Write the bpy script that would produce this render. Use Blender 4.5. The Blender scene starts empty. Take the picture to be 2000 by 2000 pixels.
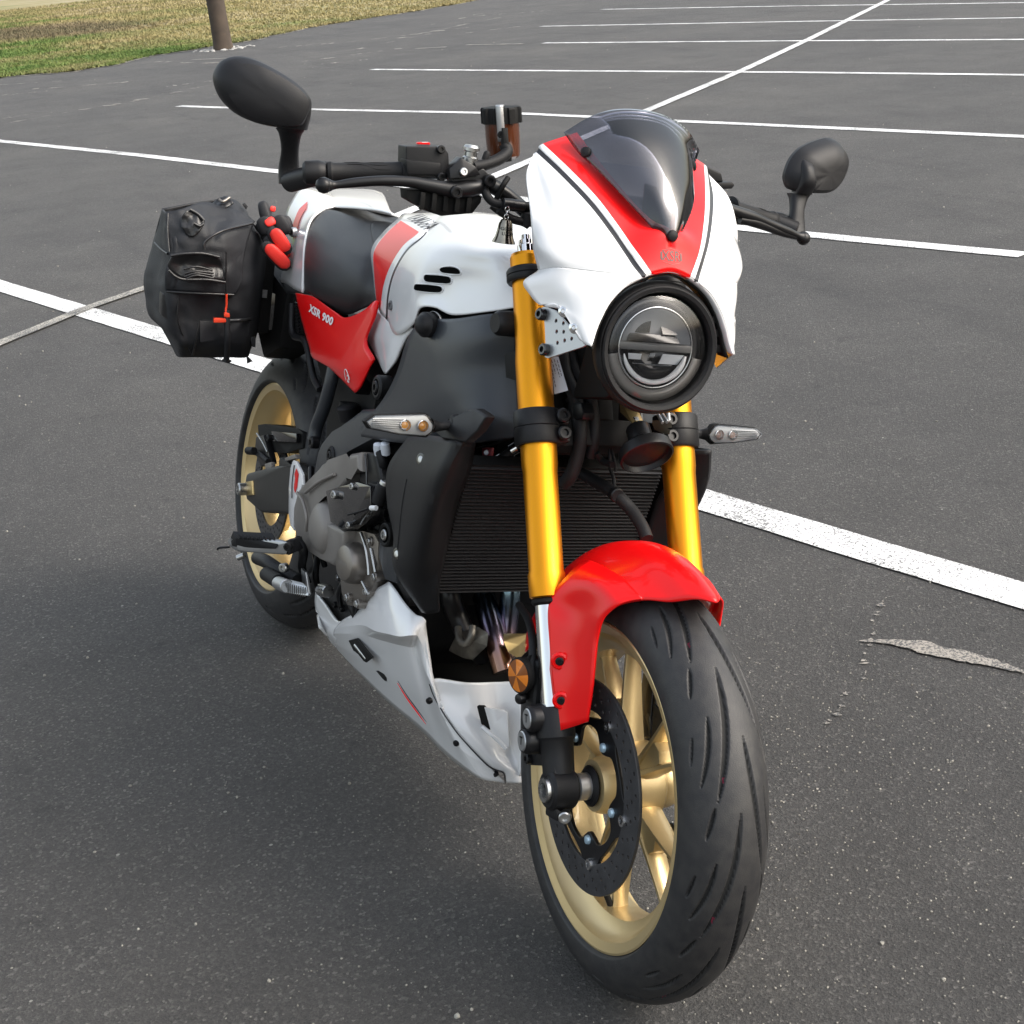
import bpy, bmesh, math, random
import numpy as np
from mathutils import Vector, Matrix, noise
from mathutils.bvhtree import BVHTree
random.seed(7); np.random.seed(7)
sc = bpy.context.scene
R = math.radians

# ---------------------------------------------------------------- camera
cd = bpy.data.cameras.new('camera'); cam = bpy.data.objects.new('camera', cd)
sc.collection.objects.link(cam); sc.camera = cam
fw = Vector((-0.82635268, 0.42858497, -0.36531655)); lf = Vector((-0.48743148, -0.86922513, 0.08281444)); upv = Vector((-0.2820493, 0.24650072, 0.92719232))
m = Matrix((-lf, upv, -fw)).transposed().to_4x4()
m.translation = (3.12331464, -0.732692, 1.407672)
cam.matrix_world = m
cd.sensor_width = 36; cd.lens = 2921.909 / 2000 * 36
cd.shift_x = -(1230.13 - 1000) / 2000; cd.shift_y = (1006.1 - 1000) / 2000
cd.clip_start = .05; cd.clip_end = 2000

# ---------------------------------------------------------------- world, sun
SUN_AZ, SUN_EL = R(48), R(40)     # towards the sun, from +x
world = bpy.data.worlds.new('World'); sc.world = world; world.use_nodes = True
nt = world.node_tree
sky = nt.nodes.new('ShaderNodeTexSky'); sky.sky_type = 'NISHITA'; sky.sun_disc = False
sky.sun_elevation = SUN_EL; sky.sun_rotation = math.pi / 2 - SUN_AZ
sky.air_density = 1.6; sky.dust_density = 4.5; sky.ozone_density = 1.0
hs = nt.nodes.new('ShaderNodeHueSaturation'); hs.inputs['Saturation'].default_value = .50
nt.links.new(sky.outputs[0], hs.inputs['Color']); nt.links.new(hs.outputs[0], nt.nodes['Background'].inputs[0])
nt.nodes['Background'].inputs[1].default_value = 0.15
sd = bpy.data.lights.new('sun', 'SUN'); sd.energy = 0.5; sd.angle = R(24); sd.color = (1, .94, .86)
sun = bpy.data.objects.new('sun', sd); sc.collection.objects.link(sun)
sv = Vector((math.cos(SUN_AZ) * math.cos(SUN_EL), math.sin(SUN_AZ) * math.cos(SUN_EL), math.sin(SUN_EL)))
sun.rotation_euler = sv.to_track_quat('Z', 'Y').to_euler()
sc.view_settings.view_transform = 'Standard'; sc.view_settings.look = 'None'
sc.view_settings.exposure = 1.15; sc.view_settings.gamma = 1
sc.view_settings.use_curve_mapping = False

# ---------------------------------------------------------------- materials
def mat(name, col, rough=.5, metal=0., coat=0., bump=0., bscale=200., spec=.5, var=0., vscale=8.):
    m = bpy.data.materials.new(name); m.use_nodes = True; n = m.node_tree; b = n.nodes['Principled BSDF']
    b.inputs['Base Color'].default_value = (*col, 1); b.inputs['Roughness'].default_value = rough
    b.inputs['Metallic'].default_value = metal; b.inputs['Coat Weight'].default_value = coat
    b.inputs['Coat Roughness'].default_value = .04; b.inputs['Specular IOR Level'].default_value = spec
    tc = n.nodes.new('ShaderNodeTexCoord')
    if var:
        nz = n.nodes.new('ShaderNodeTexNoise'); nz.inputs['Scale'].default_value = vscale; nz.inputs['Detail'].default_value = 6
        mr = n.nodes.new('ShaderNodeMapRange'); mr.inputs[1].default_value = .3; mr.inputs[2].default_value = .7
        mr.inputs[3].default_value = 1 - var; mr.inputs[4].default_value = 1 + var
        mx = n.nodes.new('ShaderNodeVectorMath'); mx.operation = 'SCALE'; mx.inputs[0].default_value = col
        n.links.new(tc.outputs['Object'], nz.inputs['Vector']); n.links.new(nz.outputs[0], mr.inputs[0])
        n.links.new(mr.outputs[0], mx.inputs['Scale']); n.links.new(mx.outputs[0], b.inputs['Base Color'])
        mr2 = n.nodes.new('ShaderNodeMapRange'); mr2.inputs[3].default_value = max(.02, rough - .08); mr2.inputs[4].default_value = min(1, rough + .1)
        n.links.new(nz.outputs[0], mr2.inputs[0]); n.links.new(mr2.outputs[0], b.inputs['Roughness'])
    if bump:
        nz = n.nodes.new('ShaderNodeTexNoise'); nz.inputs['Scale'].default_value = bscale; nz.inputs['Detail'].default_value = 3
        bp = n.nodes.new('ShaderNodeBump'); bp.inputs['Strength'].default_value = bump; bp.inputs['Distance'].default_value = .001
        n.links.new(tc.outputs['Object'], nz.inputs['Vector']); n.links.new(nz.outputs[0], bp.inputs['Height']); n.links.new(bp.outputs[0], b.inputs['Normal'])
    return m
WHITE = mat('pearl_white_paint', (.80, .80, .80), .22, coat=.7)
RED = mat('red_paint', (.80, .004, .005), .30, coat=.3, spec=.22)
STRIPE = mat('dark_stripe_vinyl', (.018, .018, .022), .35)
PLAS = mat('black_plastic', (.0095, .0095, .0105), .45, spec=.3, bump=.25, bscale=900, var=.15)
PLASD = mat('black_plastic_dull', (.006, .006, .006), .62, spec=.2, bump=.3, bscale=700)
BLK = mat('black_paint_metal', (.009, .009, .010), .33, spec=.35, metal=.1, var=.2, vscale=20)
GLOSSB = mat('gloss_black', (.008, .008, .009), .08, coat=.6)
FRAME = mat('graphite_frame_paint', (.024, .028, .034), .40, metal=.1, bump=.2, bscale=1200, coat=.15)
CASE = mat('crankcase_grey', (.22, .203, .187), .42, metal=.35, bump=.3, bscale=900, var=.12)
CASE2 = mat('bronze_grey_cover', (.22, .20, .18), .32, metal=.7, bump=.2, bscale=900)
GOLDF = mat('gold_anodised', (.80, .33, .016), .42, metal=1, coat=.1)
GOLDW = mat('gold_wheel_paint', (.64, .49, .25), .34, metal=.6, coat=.3, bump=.15, bscale=1500)
CHROME = mat('chrome', (.80, .80, .80), .07, metal=1)
STEEL = mat('steel', (.50, .50, .49), .28, metal=1, var=.15, vscale=60)
ALU = mat('brushed_aluminium', (.48, .49, .50), .38, metal=.9, bump=.1, bscale=600)
DISC = mat('dark_disc_steel', (.045, .045, .048), .42, metal=.25, bump=.2, bscale=600, var=.2, vscale=40)
DISCP = mat('polished_disc', (.42, .41, .40), .3, metal=1)
RUB = mat('rubber', (.008, .008, .009), .6, spec=.3, bump=.25, bscale=500)
SEATM = mat('seat_vinyl', (.016, .017, .019), .45, bump=.6, bscale=900, var=.08)
FAB = mat('bag_fabric', (.011, .012, .015), .6, bump=.6, bscale=700, var=.3, vscale=14)
FABL = mat('bag_leather_patch', (.014, .014, .015), .33, bump=.8, bscale=120, var=.2)
GLR = mat('glove_red', (.75, .03, .02), .5, bump=.3, bscale=300)
GLB = mat('glove_black', (.015, .015, .017), .65, bump=.5, bscale=500)
AMBER = mat('amber_reflector', (.72, .20, .01), .18, coat=.6, bump=.6, bscale=250)
AMBD = mat('amber_reflector_dark', (.22, .06, .006), .2, coat=.6)
BROWNR = mat('brown_reservoir', (.075, .022, .008), .18, coat=.7)
LENSW = mat('indicator_clear_lens', (.42, .43, .43), .2, coat=.6, metal=.15)
LED = mat('indicator_amber_led', (.75, .33, .05), .2, coat=.8)
REFL = mat('reflector_chrome', (.62, .63, .64), .12, metal=1)
VENTSHADE = mat('vent_shade_black', (.002, .002, .002), .9, spec=.05)
PAPER = mat('sticker_paper', (.62, .65, .70), .5)
GREYTXT = mat('grey_print', (.085, .08, .085), .5)
WTXT = mat('white_print', (.80, .80, .80), .4)
EMB = mat('grey_red_emblem', (.10, .05, .045), .4)
BELLM = mat('antique_nickel', (.34, .31, .25), .18, metal=1, var=.3, vscale=90)
ORANGE = mat('orange_red_strap', (.70, .05, .015), .5)
BRASS = mat('yellow_zinc', (.55, .42, .20), .35, metal=.9)
DIRTY = mat('dirty_cast_metal', (.16, .15, .13), .45, metal=.7, var=.4, vscale=50)
def glassy(name, tint, fres=.06, rough=.02):
    m = bpy.data.materials.new(name); m.use_nodes = True; n = m.node_tree; n.nodes.clear()
    o = n.nodes.new('ShaderNodeOutputMaterial'); t = n.nodes.new('ShaderNodeBsdfTransparent'); g = n.nodes.new('ShaderNodeBsdfGlossy')
    mx = n.nodes.new('ShaderNodeMixShader'); f = n.nodes.new('ShaderNodeFresnel'); f.inputs[0].default_value = 1.5
    ad = n.nodes.new('ShaderNodeMath'); ad.operation = 'ADD'; ad.inputs[1].default_value = fres; ad.use_clamp = True
    t.inputs[0].default_value = (*tint, 1); g.inputs['Roughness'].default_value = rough
    n.links.new(f.outputs[0], ad.inputs[0]); n.links.new(ad.outputs[0], mx.inputs[0]); n.links.new(t.outputs[0], mx.inputs[1]); n.links.new(g.outputs[0], mx.inputs[2])
    n.links.new(mx.outputs[0], o.inputs[0]); return m
SCREEN = glassy('smoked_screen', (.50, .50, .55), .05)
GLASS = glassy('clear_lens', (.96, .96, .97), .0)
def header_mat():
    m = mat('heat_tinted_steel', (.3, .25, .25), .22, metal=1); n = m.node_tree; b = n.nodes['Principled BSDF']
    tc = n.nodes.new('ShaderNodeTexCoord'); sp = n.nodes.new('ShaderNodeSeparateXYZ'); mr = n.nodes.new('ShaderNodeMapRange')
    mr.inputs[1].default_value = .24; mr.inputs[2].default_value = .46
    nz = n.nodes.new('ShaderNodeTexNoise'); nz.inputs['Scale'].default_value = 5
    ad = n.nodes.new('ShaderNodeMath'); ad.operation = 'MULTIPLY_ADD'; ad.inputs[1].default_value = .18
    cr = n.nodes.new('ShaderNodeValToRGB'); e = cr.color_ramp.elements
    e[0].position = 0; e[0].color = (.10, .08, .07, 1); e[1].position = 1; e[1].color = (.22, .34, .40, 1)
    for p_, c in ((.3, (.30, .20, .14, 1)), (.5, (.30, .17, .13, 1)), (.65, (.18, .15, .21, 1)), (.8, (.13, .17, .23, 1))):
        q = e.new(p_); q.color = c
    n.links.new(tc.outputs['Object'], sp.inputs[0]); n.links.new(sp.outputs[2], mr.inputs[0]); n.links.new(tc.outputs['Object'], nz.inputs['Vector'])
    n.links.new(nz.outputs[0], ad.inputs[0]); n.links.new(mr.outputs[0], ad.inputs[2]); n.links.new(ad.outputs[0], cr.inputs[0]); n.links.new(cr.outputs[0], b.inputs['Base Color'])
    return m
HEAT = header_mat()

# ---------------------------------------------------------------- helpers
LEAN = -0.269211
SU = Vector((-math.sin(R(25)), 0, math.cos(R(25)))); SP = Vector((1.603, 0, 0))
FM = Matrix.Translation(SP) @ Matrix.Rotation(-0.0545764, 4, SU) @ Matrix.Translation(-SP)   # steering
ID = Matrix.Identity(4)
def finish(o, smooth=True, angle=35):
    me = o.data
    if smooth:
        me.polygons.foreach_set('use_smooth', [True] * len(me.polygons))
        me.set_sharp_from_angle(angle=R(angle))
    return o
def link(name, me, parent=None, kind=None):
    o = bpy.data.objects.new(name, me); sc.collection.objects.link(o); o.parent = parent
    if kind: o['kind'] = kind
    return o
def from_bm(name, bm, mats, parent, fr=ID, smooth=True, angle=35, recalc=True, kind=None):
    if recalc: bmesh.ops.recalc_face_normals(bm, faces=bm.faces)
    me = bpy.data.meshes.new(name); bm.to_mesh(me); bm.free()
    me.transform(fr)
    for m_ in (mats if isinstance(mats, (list, tuple)) else [mats]): me.materials.append(m_)
    return finish(link(name, me, parent, kind), smooth, angle)
def catmull(A, n, axis=0):
    A = np.moveaxis(np.asarray(A, float), axis, 0)
    if n <= 1 or len(A) < 2: return np.moveaxis(A, 0, axis)
    P = np.concatenate([[2 * A[0] - A[1]], A, [2 * A[-1] - A[-2]]])
    out = []
    for i in range(1, len(P) - 2):
        a, b, c, d = P[i - 1], P[i], P[i + 1], P[i + 2]
        for k in range(n):
            t = k / n
            out.append(.5 * (2 * b + (c - a) * t + (2 * a - 5 * b + 4 * c - d) * t * t + (3 * b - a - 3 * c + d) * t ** 3))
    out.append(A[-1])
    return np.moveaxis(np.array(out), 0, axis)
def net(name, rows, mats, parent, fr=ID, skipc=0, both=False, nu=5, nv=5, thick=.003, colmat=None, sym=False, skip=0, wrap=False, lin=False, cut=None, kind=None, offset=0, tess=None):
    A = np.array(rows, float)
    if sym:
        L = A[:, ::-1].copy(); L[:, :, 1] *= -1
        A = np.concatenate([L[:, :-1], A], 1)
        if colmat: colmat = colmat[::-1] + colmat
    G = catmull(A, nu, 0)
    if skip: G = G[skip * nu:]
    if lin:
        k_ = np.arange((G.shape[1] - 1) * nv + 1) / nv; i_ = np.minimum(k_.astype(int), G.shape[1] - 2); t_ = (k_ - i_)[None, :, None]; G = G[:, i_] * (1 - t_) + G[:, i_ + 1] * t_
    else: G = catmull(G, nv, 1)
    if skipc: G = G[:, skipc * nv:]
    r, c = G.shape[:2]
    bm = bmesh.new(); vs = [[bm.verts.new(G[i, j]) for j in range(c)] for i in range(r)]
    for i in range(r - 1):
        for j in range(c - 1):
            q = [vs[i][j], vs[i][j + 1], vs[i + 1][j + 1], vs[i + 1][j]]
            try: f = bm.faces.new(q)
            except ValueError: continue
            if colmat: f.material_index = colmat[min(j // nv, len(colmat) - 1)]
    if both:
        vs2 = [[bm.verts.new((q.co.x, -q.co.y, q.co.z)) for q in rw] for rw in vs]
        for i in range(r - 1):
            for j in range(c - 1):
                f = bm.faces.new([vs2[i][j], vs2[i + 1][j], vs2[i + 1][j + 1], vs2[i][j + 1]])
                if colmat: f.material_index = colmat[min(j // nv, len(colmat) - 1)]
    bmesh.ops.remove_doubles(bm, verts=bm.verts, dist=2e-5)
    o = from_bm(name, bm, mats, parent, fr, kind=kind, angle=(11 if lin else 50))
    if thick:
        md = o.modifiers.new('s', 'SOLIDIFY'); md.thickness = thick; md.offset = offset
    return o
def frame_of(d):
    d = Vector(d).normalized(); a = Vector((0, 0, 1)) if abs(d.z) < .9 else Vector((1, 0, 0))
    x = a.cross(d).normalized(); y = d.cross(x); return x, y, d
def lathe(name, prof, org, d, mats, parent, fr=ID, n=48, angle=35, closed=False, caps=True, colmat=None, xdir=None):
    """prof: (radius, height along d)"""
    x, y, d = frame_of(d); org = Vector(org); bm = bmesh.new(); rings = []
    for r, h in prof:
        if r < 1e-6: rings.append([bm.verts.new(org + d * h)])
        else: rings.append([bm.verts.new(org + d * h + (x * math.cos(t) + y * math.sin(t)) * r) for t in (2 * math.pi * k / n for k in range(n))])
    prs = list(zip(rings, rings[1:])) + ([(rings[-1], rings[0])] if closed else [])
    for q, (a, b) in enumerate(prs):
        for k in range(n):
            k2 = (k + 1) % n
            if len(a) == 1 and len(b) == 1: continue
            f = [a[0], b[k], b[k2]] if len(a) == 1 else ([a[k], b[0], a[k2]] if len(b) == 1 else [a[k], b[k], b[k2], a[k2]])
            f = bm.faces.new(f)
            if colmat: f.material_index = colmat[q]
    if not closed and caps:
        for rg, e in ((rings[0], 0), (rings[-1], 1)):
            if len(rg) > 2: bm.faces.new(rg)
    return from_bm(name, bm, mats, parent, fr, angle=angle)
def cyl(name, a, b, r, m_, parent, fr=ID, n=24, bev=.15, r2=None):
    a = Vector(a); b = Vector(b); L = (b - a).length; r2 = r2 or r; e = min(r, r2) * bev
    return lathe(name, [(0, 0), (r - e, 0), (r, e), (r2, L - e), (r2 - e, L), (0, L)], a, b - a, m_, parent, fr, n)
def tube(name, pts, r, m_, parent, fr=ID, n=12, sub=6, caps=True):
    P = catmull(np.array(pts, float), sub, 0)
    rr = catmull(np.array(r if isinstance(r, (list, tuple)) else [r] * len(pts), float)[:, None], sub, 0)[:, 0]
    bm = bmesh.new(); rings = []; px = None
    for i, p_ in enumerate(P):
        d = Vector(P[min(i + 1, len(P) - 1)] - P[max(i - 1, 0)]).normalized()
        if px is None: px, _, _ = frame_of(d)
        px = (px - d * px.dot(d)).normalized(); py = d.cross(px)
        rings.append([bm.verts.new(Vector(p_) + (px * math.cos(t) + py * math.sin(t)) * rr[i]) for t in (2 * math.pi * k / n for k in range(n))])
    for a, b in zip(rings, rings[1:]):
        for k in range(n): bm.faces.new([a[k], a[(k + 1) % n], b[(k + 1) % n], b[k]])
    if caps: bm.faces.new(rings[0]); bm.faces.new(rings[-1])
    return from_bm(name, bm, m_, parent, fr, angle=50)
def bevel_bm(bm, w, seg=2):
    bmesh.ops.bevel(bm, geom=[e for e in bm.edges], offset=w, segments=seg, profile=.6, affect='EDGES', clamp_overlap=True)
def box(name, c, s, m_, parent, fr=ID, rot=None, bev=.002):
    bm = bmesh.new(); bmesh.ops.create_cube(bm, size=1); bmesh.ops.scale(bm, vec=s, verts=bm.verts)
    if bev: bevel_bm(bm, bev)
    M = Matrix.Translation(c) @ (rot.to_4x4() if rot is not None else ID)
    bmesh.ops.transform(bm, matrix=M, verts=bm.verts)
    return from_bm(name, bm, m_, parent, fr)
def hull(name, pts, m_, parent, fr=ID, bev=.004, seg=2):
    bm = bmesh.new(); vs = [bm.verts.new(p_) for p_ in pts]
    r = bmesh.ops.convex_hull(bm, input=vs)
    bmesh.ops.delete(bm, geom=[g for g in set(r['geom_interior'] + r['geom_unused']) if isinstance(g, bmesh.types.BMVert)], context='VERTS')
    bmesh.ops.dissolve_limit(bm, angle_limit=R(4), verts=bm.verts, edges=bm.edges)
    if bev: bevel_bm(bm, bev, seg)
    return from_bm(name, bm, m_, parent, fr)
def slab(name, outline, vec, m_, parent, fr=ID, bev=.002, seg=2, smooth_outline=0):
    """outline of 3D points, extruded by vec"""
    P = np.array(outline, float)
    if smooth_outline:
        Q = np.concatenate([P[-2:], P, P[:2]]); Q = catmull(Q, smooth_outline, 0); P = Q[2 * smooth_outline:-2 * smooth_outline] if True else Q
        P = P[:-smooth_outline] if False else P
    bm = bmesh.new(); a = [bm.verts.new(p_) for p_ in P]; b = [bm.verts.new(Vector(p_) + Vector(vec)) for p_ in P]
    n = len(a); f1 = bm.faces.new(a); f2 = bm.faces.new(b[::-1])
    for k in range(n): bm.faces.new([a[k], a[(k + 1) % n], b[(k + 1) % n], b[k]])
    if bev:
        ed = [e for e in bm.edges if any(len(f.verts) > 4 or f in (f1, f2) for f in e.link_faces)]
        bmesh.ops.bevel(bm, geom=ed, offset=bev, segments=seg, profile=.6, affect='EDGES', clamp_overlap=True)
    bmesh.ops.triangulate(bm, faces=[f for f in bm.faces if len(f.verts) > 4])
    return from_bm(name, bm, m_, parent, fr)
def plate(name, outer, holes, thick, M, m_, parent, fr=ID, bev=0.0005):
    """flat plate with round or free holes; outer/holes = 2D loops, M places it"""
    cu = bpy.data.curves.new(name, 'CURVE'); cu.dimensions = '2D'; cu.fill_mode = 'BOTH'; cu.extrude = max(thick / 2 - bev, .0001); cu.bevel_depth = bev; cu.bevel_resolution = 1
    for lp in [outer] + holes:
        s = cu.splines.new('POLY'); s.points.add(len(lp) - 1); s.use_cyclic_u = True
        for k, q in enumerate(lp): s.points[k].co = (q[0], q[1], 0, 1)
    o = bpy.data.objects.new('tmp', cu); sc.collection.objects.link(o)
    dg = bpy.context.evaluated_depsgraph_get(); me = bpy.data.meshes.new_from_object(o.evaluated_get(dg)); bpy.data.objects.remove(o); bpy.data.curves.remove(cu)
    me.name = name; me.transform(fr @ M); me.materials.clear(); me.materials.append(m_)
    return finish(link(name, me, parent), True, 30)
def plate3(name, outer, holes, r, thick, m_, parent, fr=ID, bev=.0005):
    P = [Vector(p_) for p_ in outer]; o = P[0]; x = (P[1] - o).normalized(); nrm = None
    for k in range(2, len(P)):
        c = x.cross(P[k] - o)
        if nrm is None or c.length > nrm.length: nrm = c
    nrm.normalize(); y = nrm.cross(x); M = Matrix((x, y, nrm)).transposed().to_4x4(); M.translation = o
    f2 = lambda v: ((Vector(v) - o).dot(x), (Vector(v) - o).dot(y))
    return plate(name, [f2(v) for v in P], [circ2(*f2(h), r, 14) for h in holes], thick, M, m_, parent, fr, bev), nrm
def circ2(cx, cy, r, n=12, ph=0): return [(cx + r * math.cos(ph + 2 * math.pi * k / n), cy + r * math.sin(ph + 2 * math.pi * k / n)) for k in range(n)]
def loft(name, secs, m_, parent, fr=ID, sub=4, closed_caps=True, sp=2.6, n=32, angle=50):
    """secs: (centre, axis_a, axis_b) half axes vectors -> super-ellipse sections"""
    C = np.array([list(s[0]) + list(s[1]) + list(s[2]) for s in secs], float); C = catmull(C, sub, 0)
    bm = bmesh.new(); rings = []
    for q in C:
        c, a, b = Vector(q[:3]), Vector(q[3:6]), Vector(q[6:9]); rg = []
        for k in range(n):
            t = 2 * math.pi * k / n; ct, st = math.cos(t), math.sin(t)
            rg.append(bm.verts.new(c + a * math.copysign(abs(ct) ** (2 / sp), ct) + b * math.copysign(abs(st) ** (2 / sp), st)))
        rings.append(rg)
    for a, b in zip(rings, rings[1:]):
        for k in range(n): bm.faces.new([a[k], a[(k + 1) % n], b[(k + 1) % n], b[k]])
    if closed_caps: bm.faces.new(rings[0]); bm.faces.new(rings[-1])
    return from_bm(name, bm, m_, parent, fr, angle=angle)
def bolt(name, p_, d, r, m_, parent, fr=ID, h=None, socket=True):
    h = h or r * .7; p_ = Vector(p_)
    o = lathe(name, [(0, -r * .6), (r, -r * .6), (r, h * .75), (r * .82, h), (r * .5, h), (r * .45, h * .45), (0, h * .45)] if socket else [(0, -r * .6), (r, -r * .6), (r, h * .3), (r * .85, h * .8), (r * .4, h), (0, h * 1.02)], p_, d, m_, parent, fr, n=12)
    return o
def bvh_of(objs, fr=ID):
    dg = bpy.context.evaluated_depsgraph_get(); V = []; F = []; inv = fr.inverted()
    for o in objs:
        ev = o.evaluated_get(dg); me = ev.to_mesh(); b = len(V)
        V += [inv @ v.co for v in me.vertices]; F += [[b + i for i in p_.vertices] for p_ in me.polygons]; ev.to_mesh_clear()
    return BVHTree.FromPolygons(V, F)
def decal(name, me2d, to3, direction, bvh, m_, parent, fr=ID, off=.0006):
    """me2d: flat mesh; to3(x,y)->start point; thrown on to the surface along direction"""
    me = me2d.copy(); d = Vector(direction).normalized(); ok = True
    last = None
    for v in me.vertices:
        s = Vector(to3(v.co.x, v.co.y)); loc, nrm, i, dist = bvh.ray_cast(s, d)
        if loc is None:
            loc = last if last is not None else s
            if last is not None: loc = s + d * ((last - s).dot(d))
        last = loc.copy(); v.co = loc - d * off
    me.transform(fr); me.materials.clear(); me.materials.append(m_); me.name = name
    return finish(link(name, me, parent), True, 40)
def grid_poly(loop, step):
    """filled polygon cut into a fine triangle mesh"""
    bm = bmesh.new(); vs = [bm.verts.new((x, y, 0)) for x, y in loop]; bm.faces.new(vs)
    xs = [q[0] for q in loop]; ys = [q[1] for q in loop]
    for ax, lo, hi in ((0, min(xs), max(xs)), (1, min(ys), max(ys))):
        v = lo + step
        while v < hi:
            no = (1, 0, 0) if ax == 0 else (0, 1, 0); co = (v, 0, 0) if ax == 0 else (0, v, 0)
            bmesh.ops.bisect_plane(bm, geom=bm.verts[:] + bm.edges[:] + bm.faces[:], plane_co=co, plane_no=no); v += step
    bmesh.ops.triangulate(bm, faces=bm.faces); me = bpy.data.meshes.new('poly'); bm.to_mesh(me); bm.free(); return me
def text_mesh(s, size, shear=0., spacing=1., bold=.0, sx=1.):
    cu = bpy.data.curves.new('t', 'FONT'); cu.body = s; cu.size = size; cu.shear = shear; cu.space_character = spacing; cu.offset = bold; cu.align_x = 'CENTER'; cu.align_y = 'CENTER'; cu.resolution_u = 3
    o = bpy.data.objects.new('t', cu); sc.collection.objects.link(o); dg = bpy.context.evaluated_depsgraph_get()
    me = bpy.data.meshes.new_from_object(o.evaluated_get(dg)); bpy.data.objects.remove(o); bpy.data.curves.remove(cu)
    me.transform(Matrix.Diagonal((sx, 1, 1, 1)))
    bm = bmesh.new(); bm.from_mesh(me); bmesh.ops.triangulate(bm, faces=bm.faces); bm.to_mesh(me); bm.free(); return me
def thing(name, label, cat, group=None, loc=(0, 0, 0)):
    o = bpy.data.objects.new(name, None); sc.collection.objects.link(o); o.location = loc; o.empty_display_size = .1
    o['label'] = label; o['category'] = cat
    if group: o['group'] = group
    return o
def tag(o, label, cat, group=None):
    o['label'] = label; o['category'] = cat
    if group: o['group'] = group
    return o
def smooth_loop(pts, n=5):
    P = np.array(pts, float); k = len(P); Q = np.concatenate([P[-2:], P, P[:3]]); Q = catmull(Q, n, 0)
    return [tuple(v) for v in Q[2 * n:(2 + k) * n]]

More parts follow.
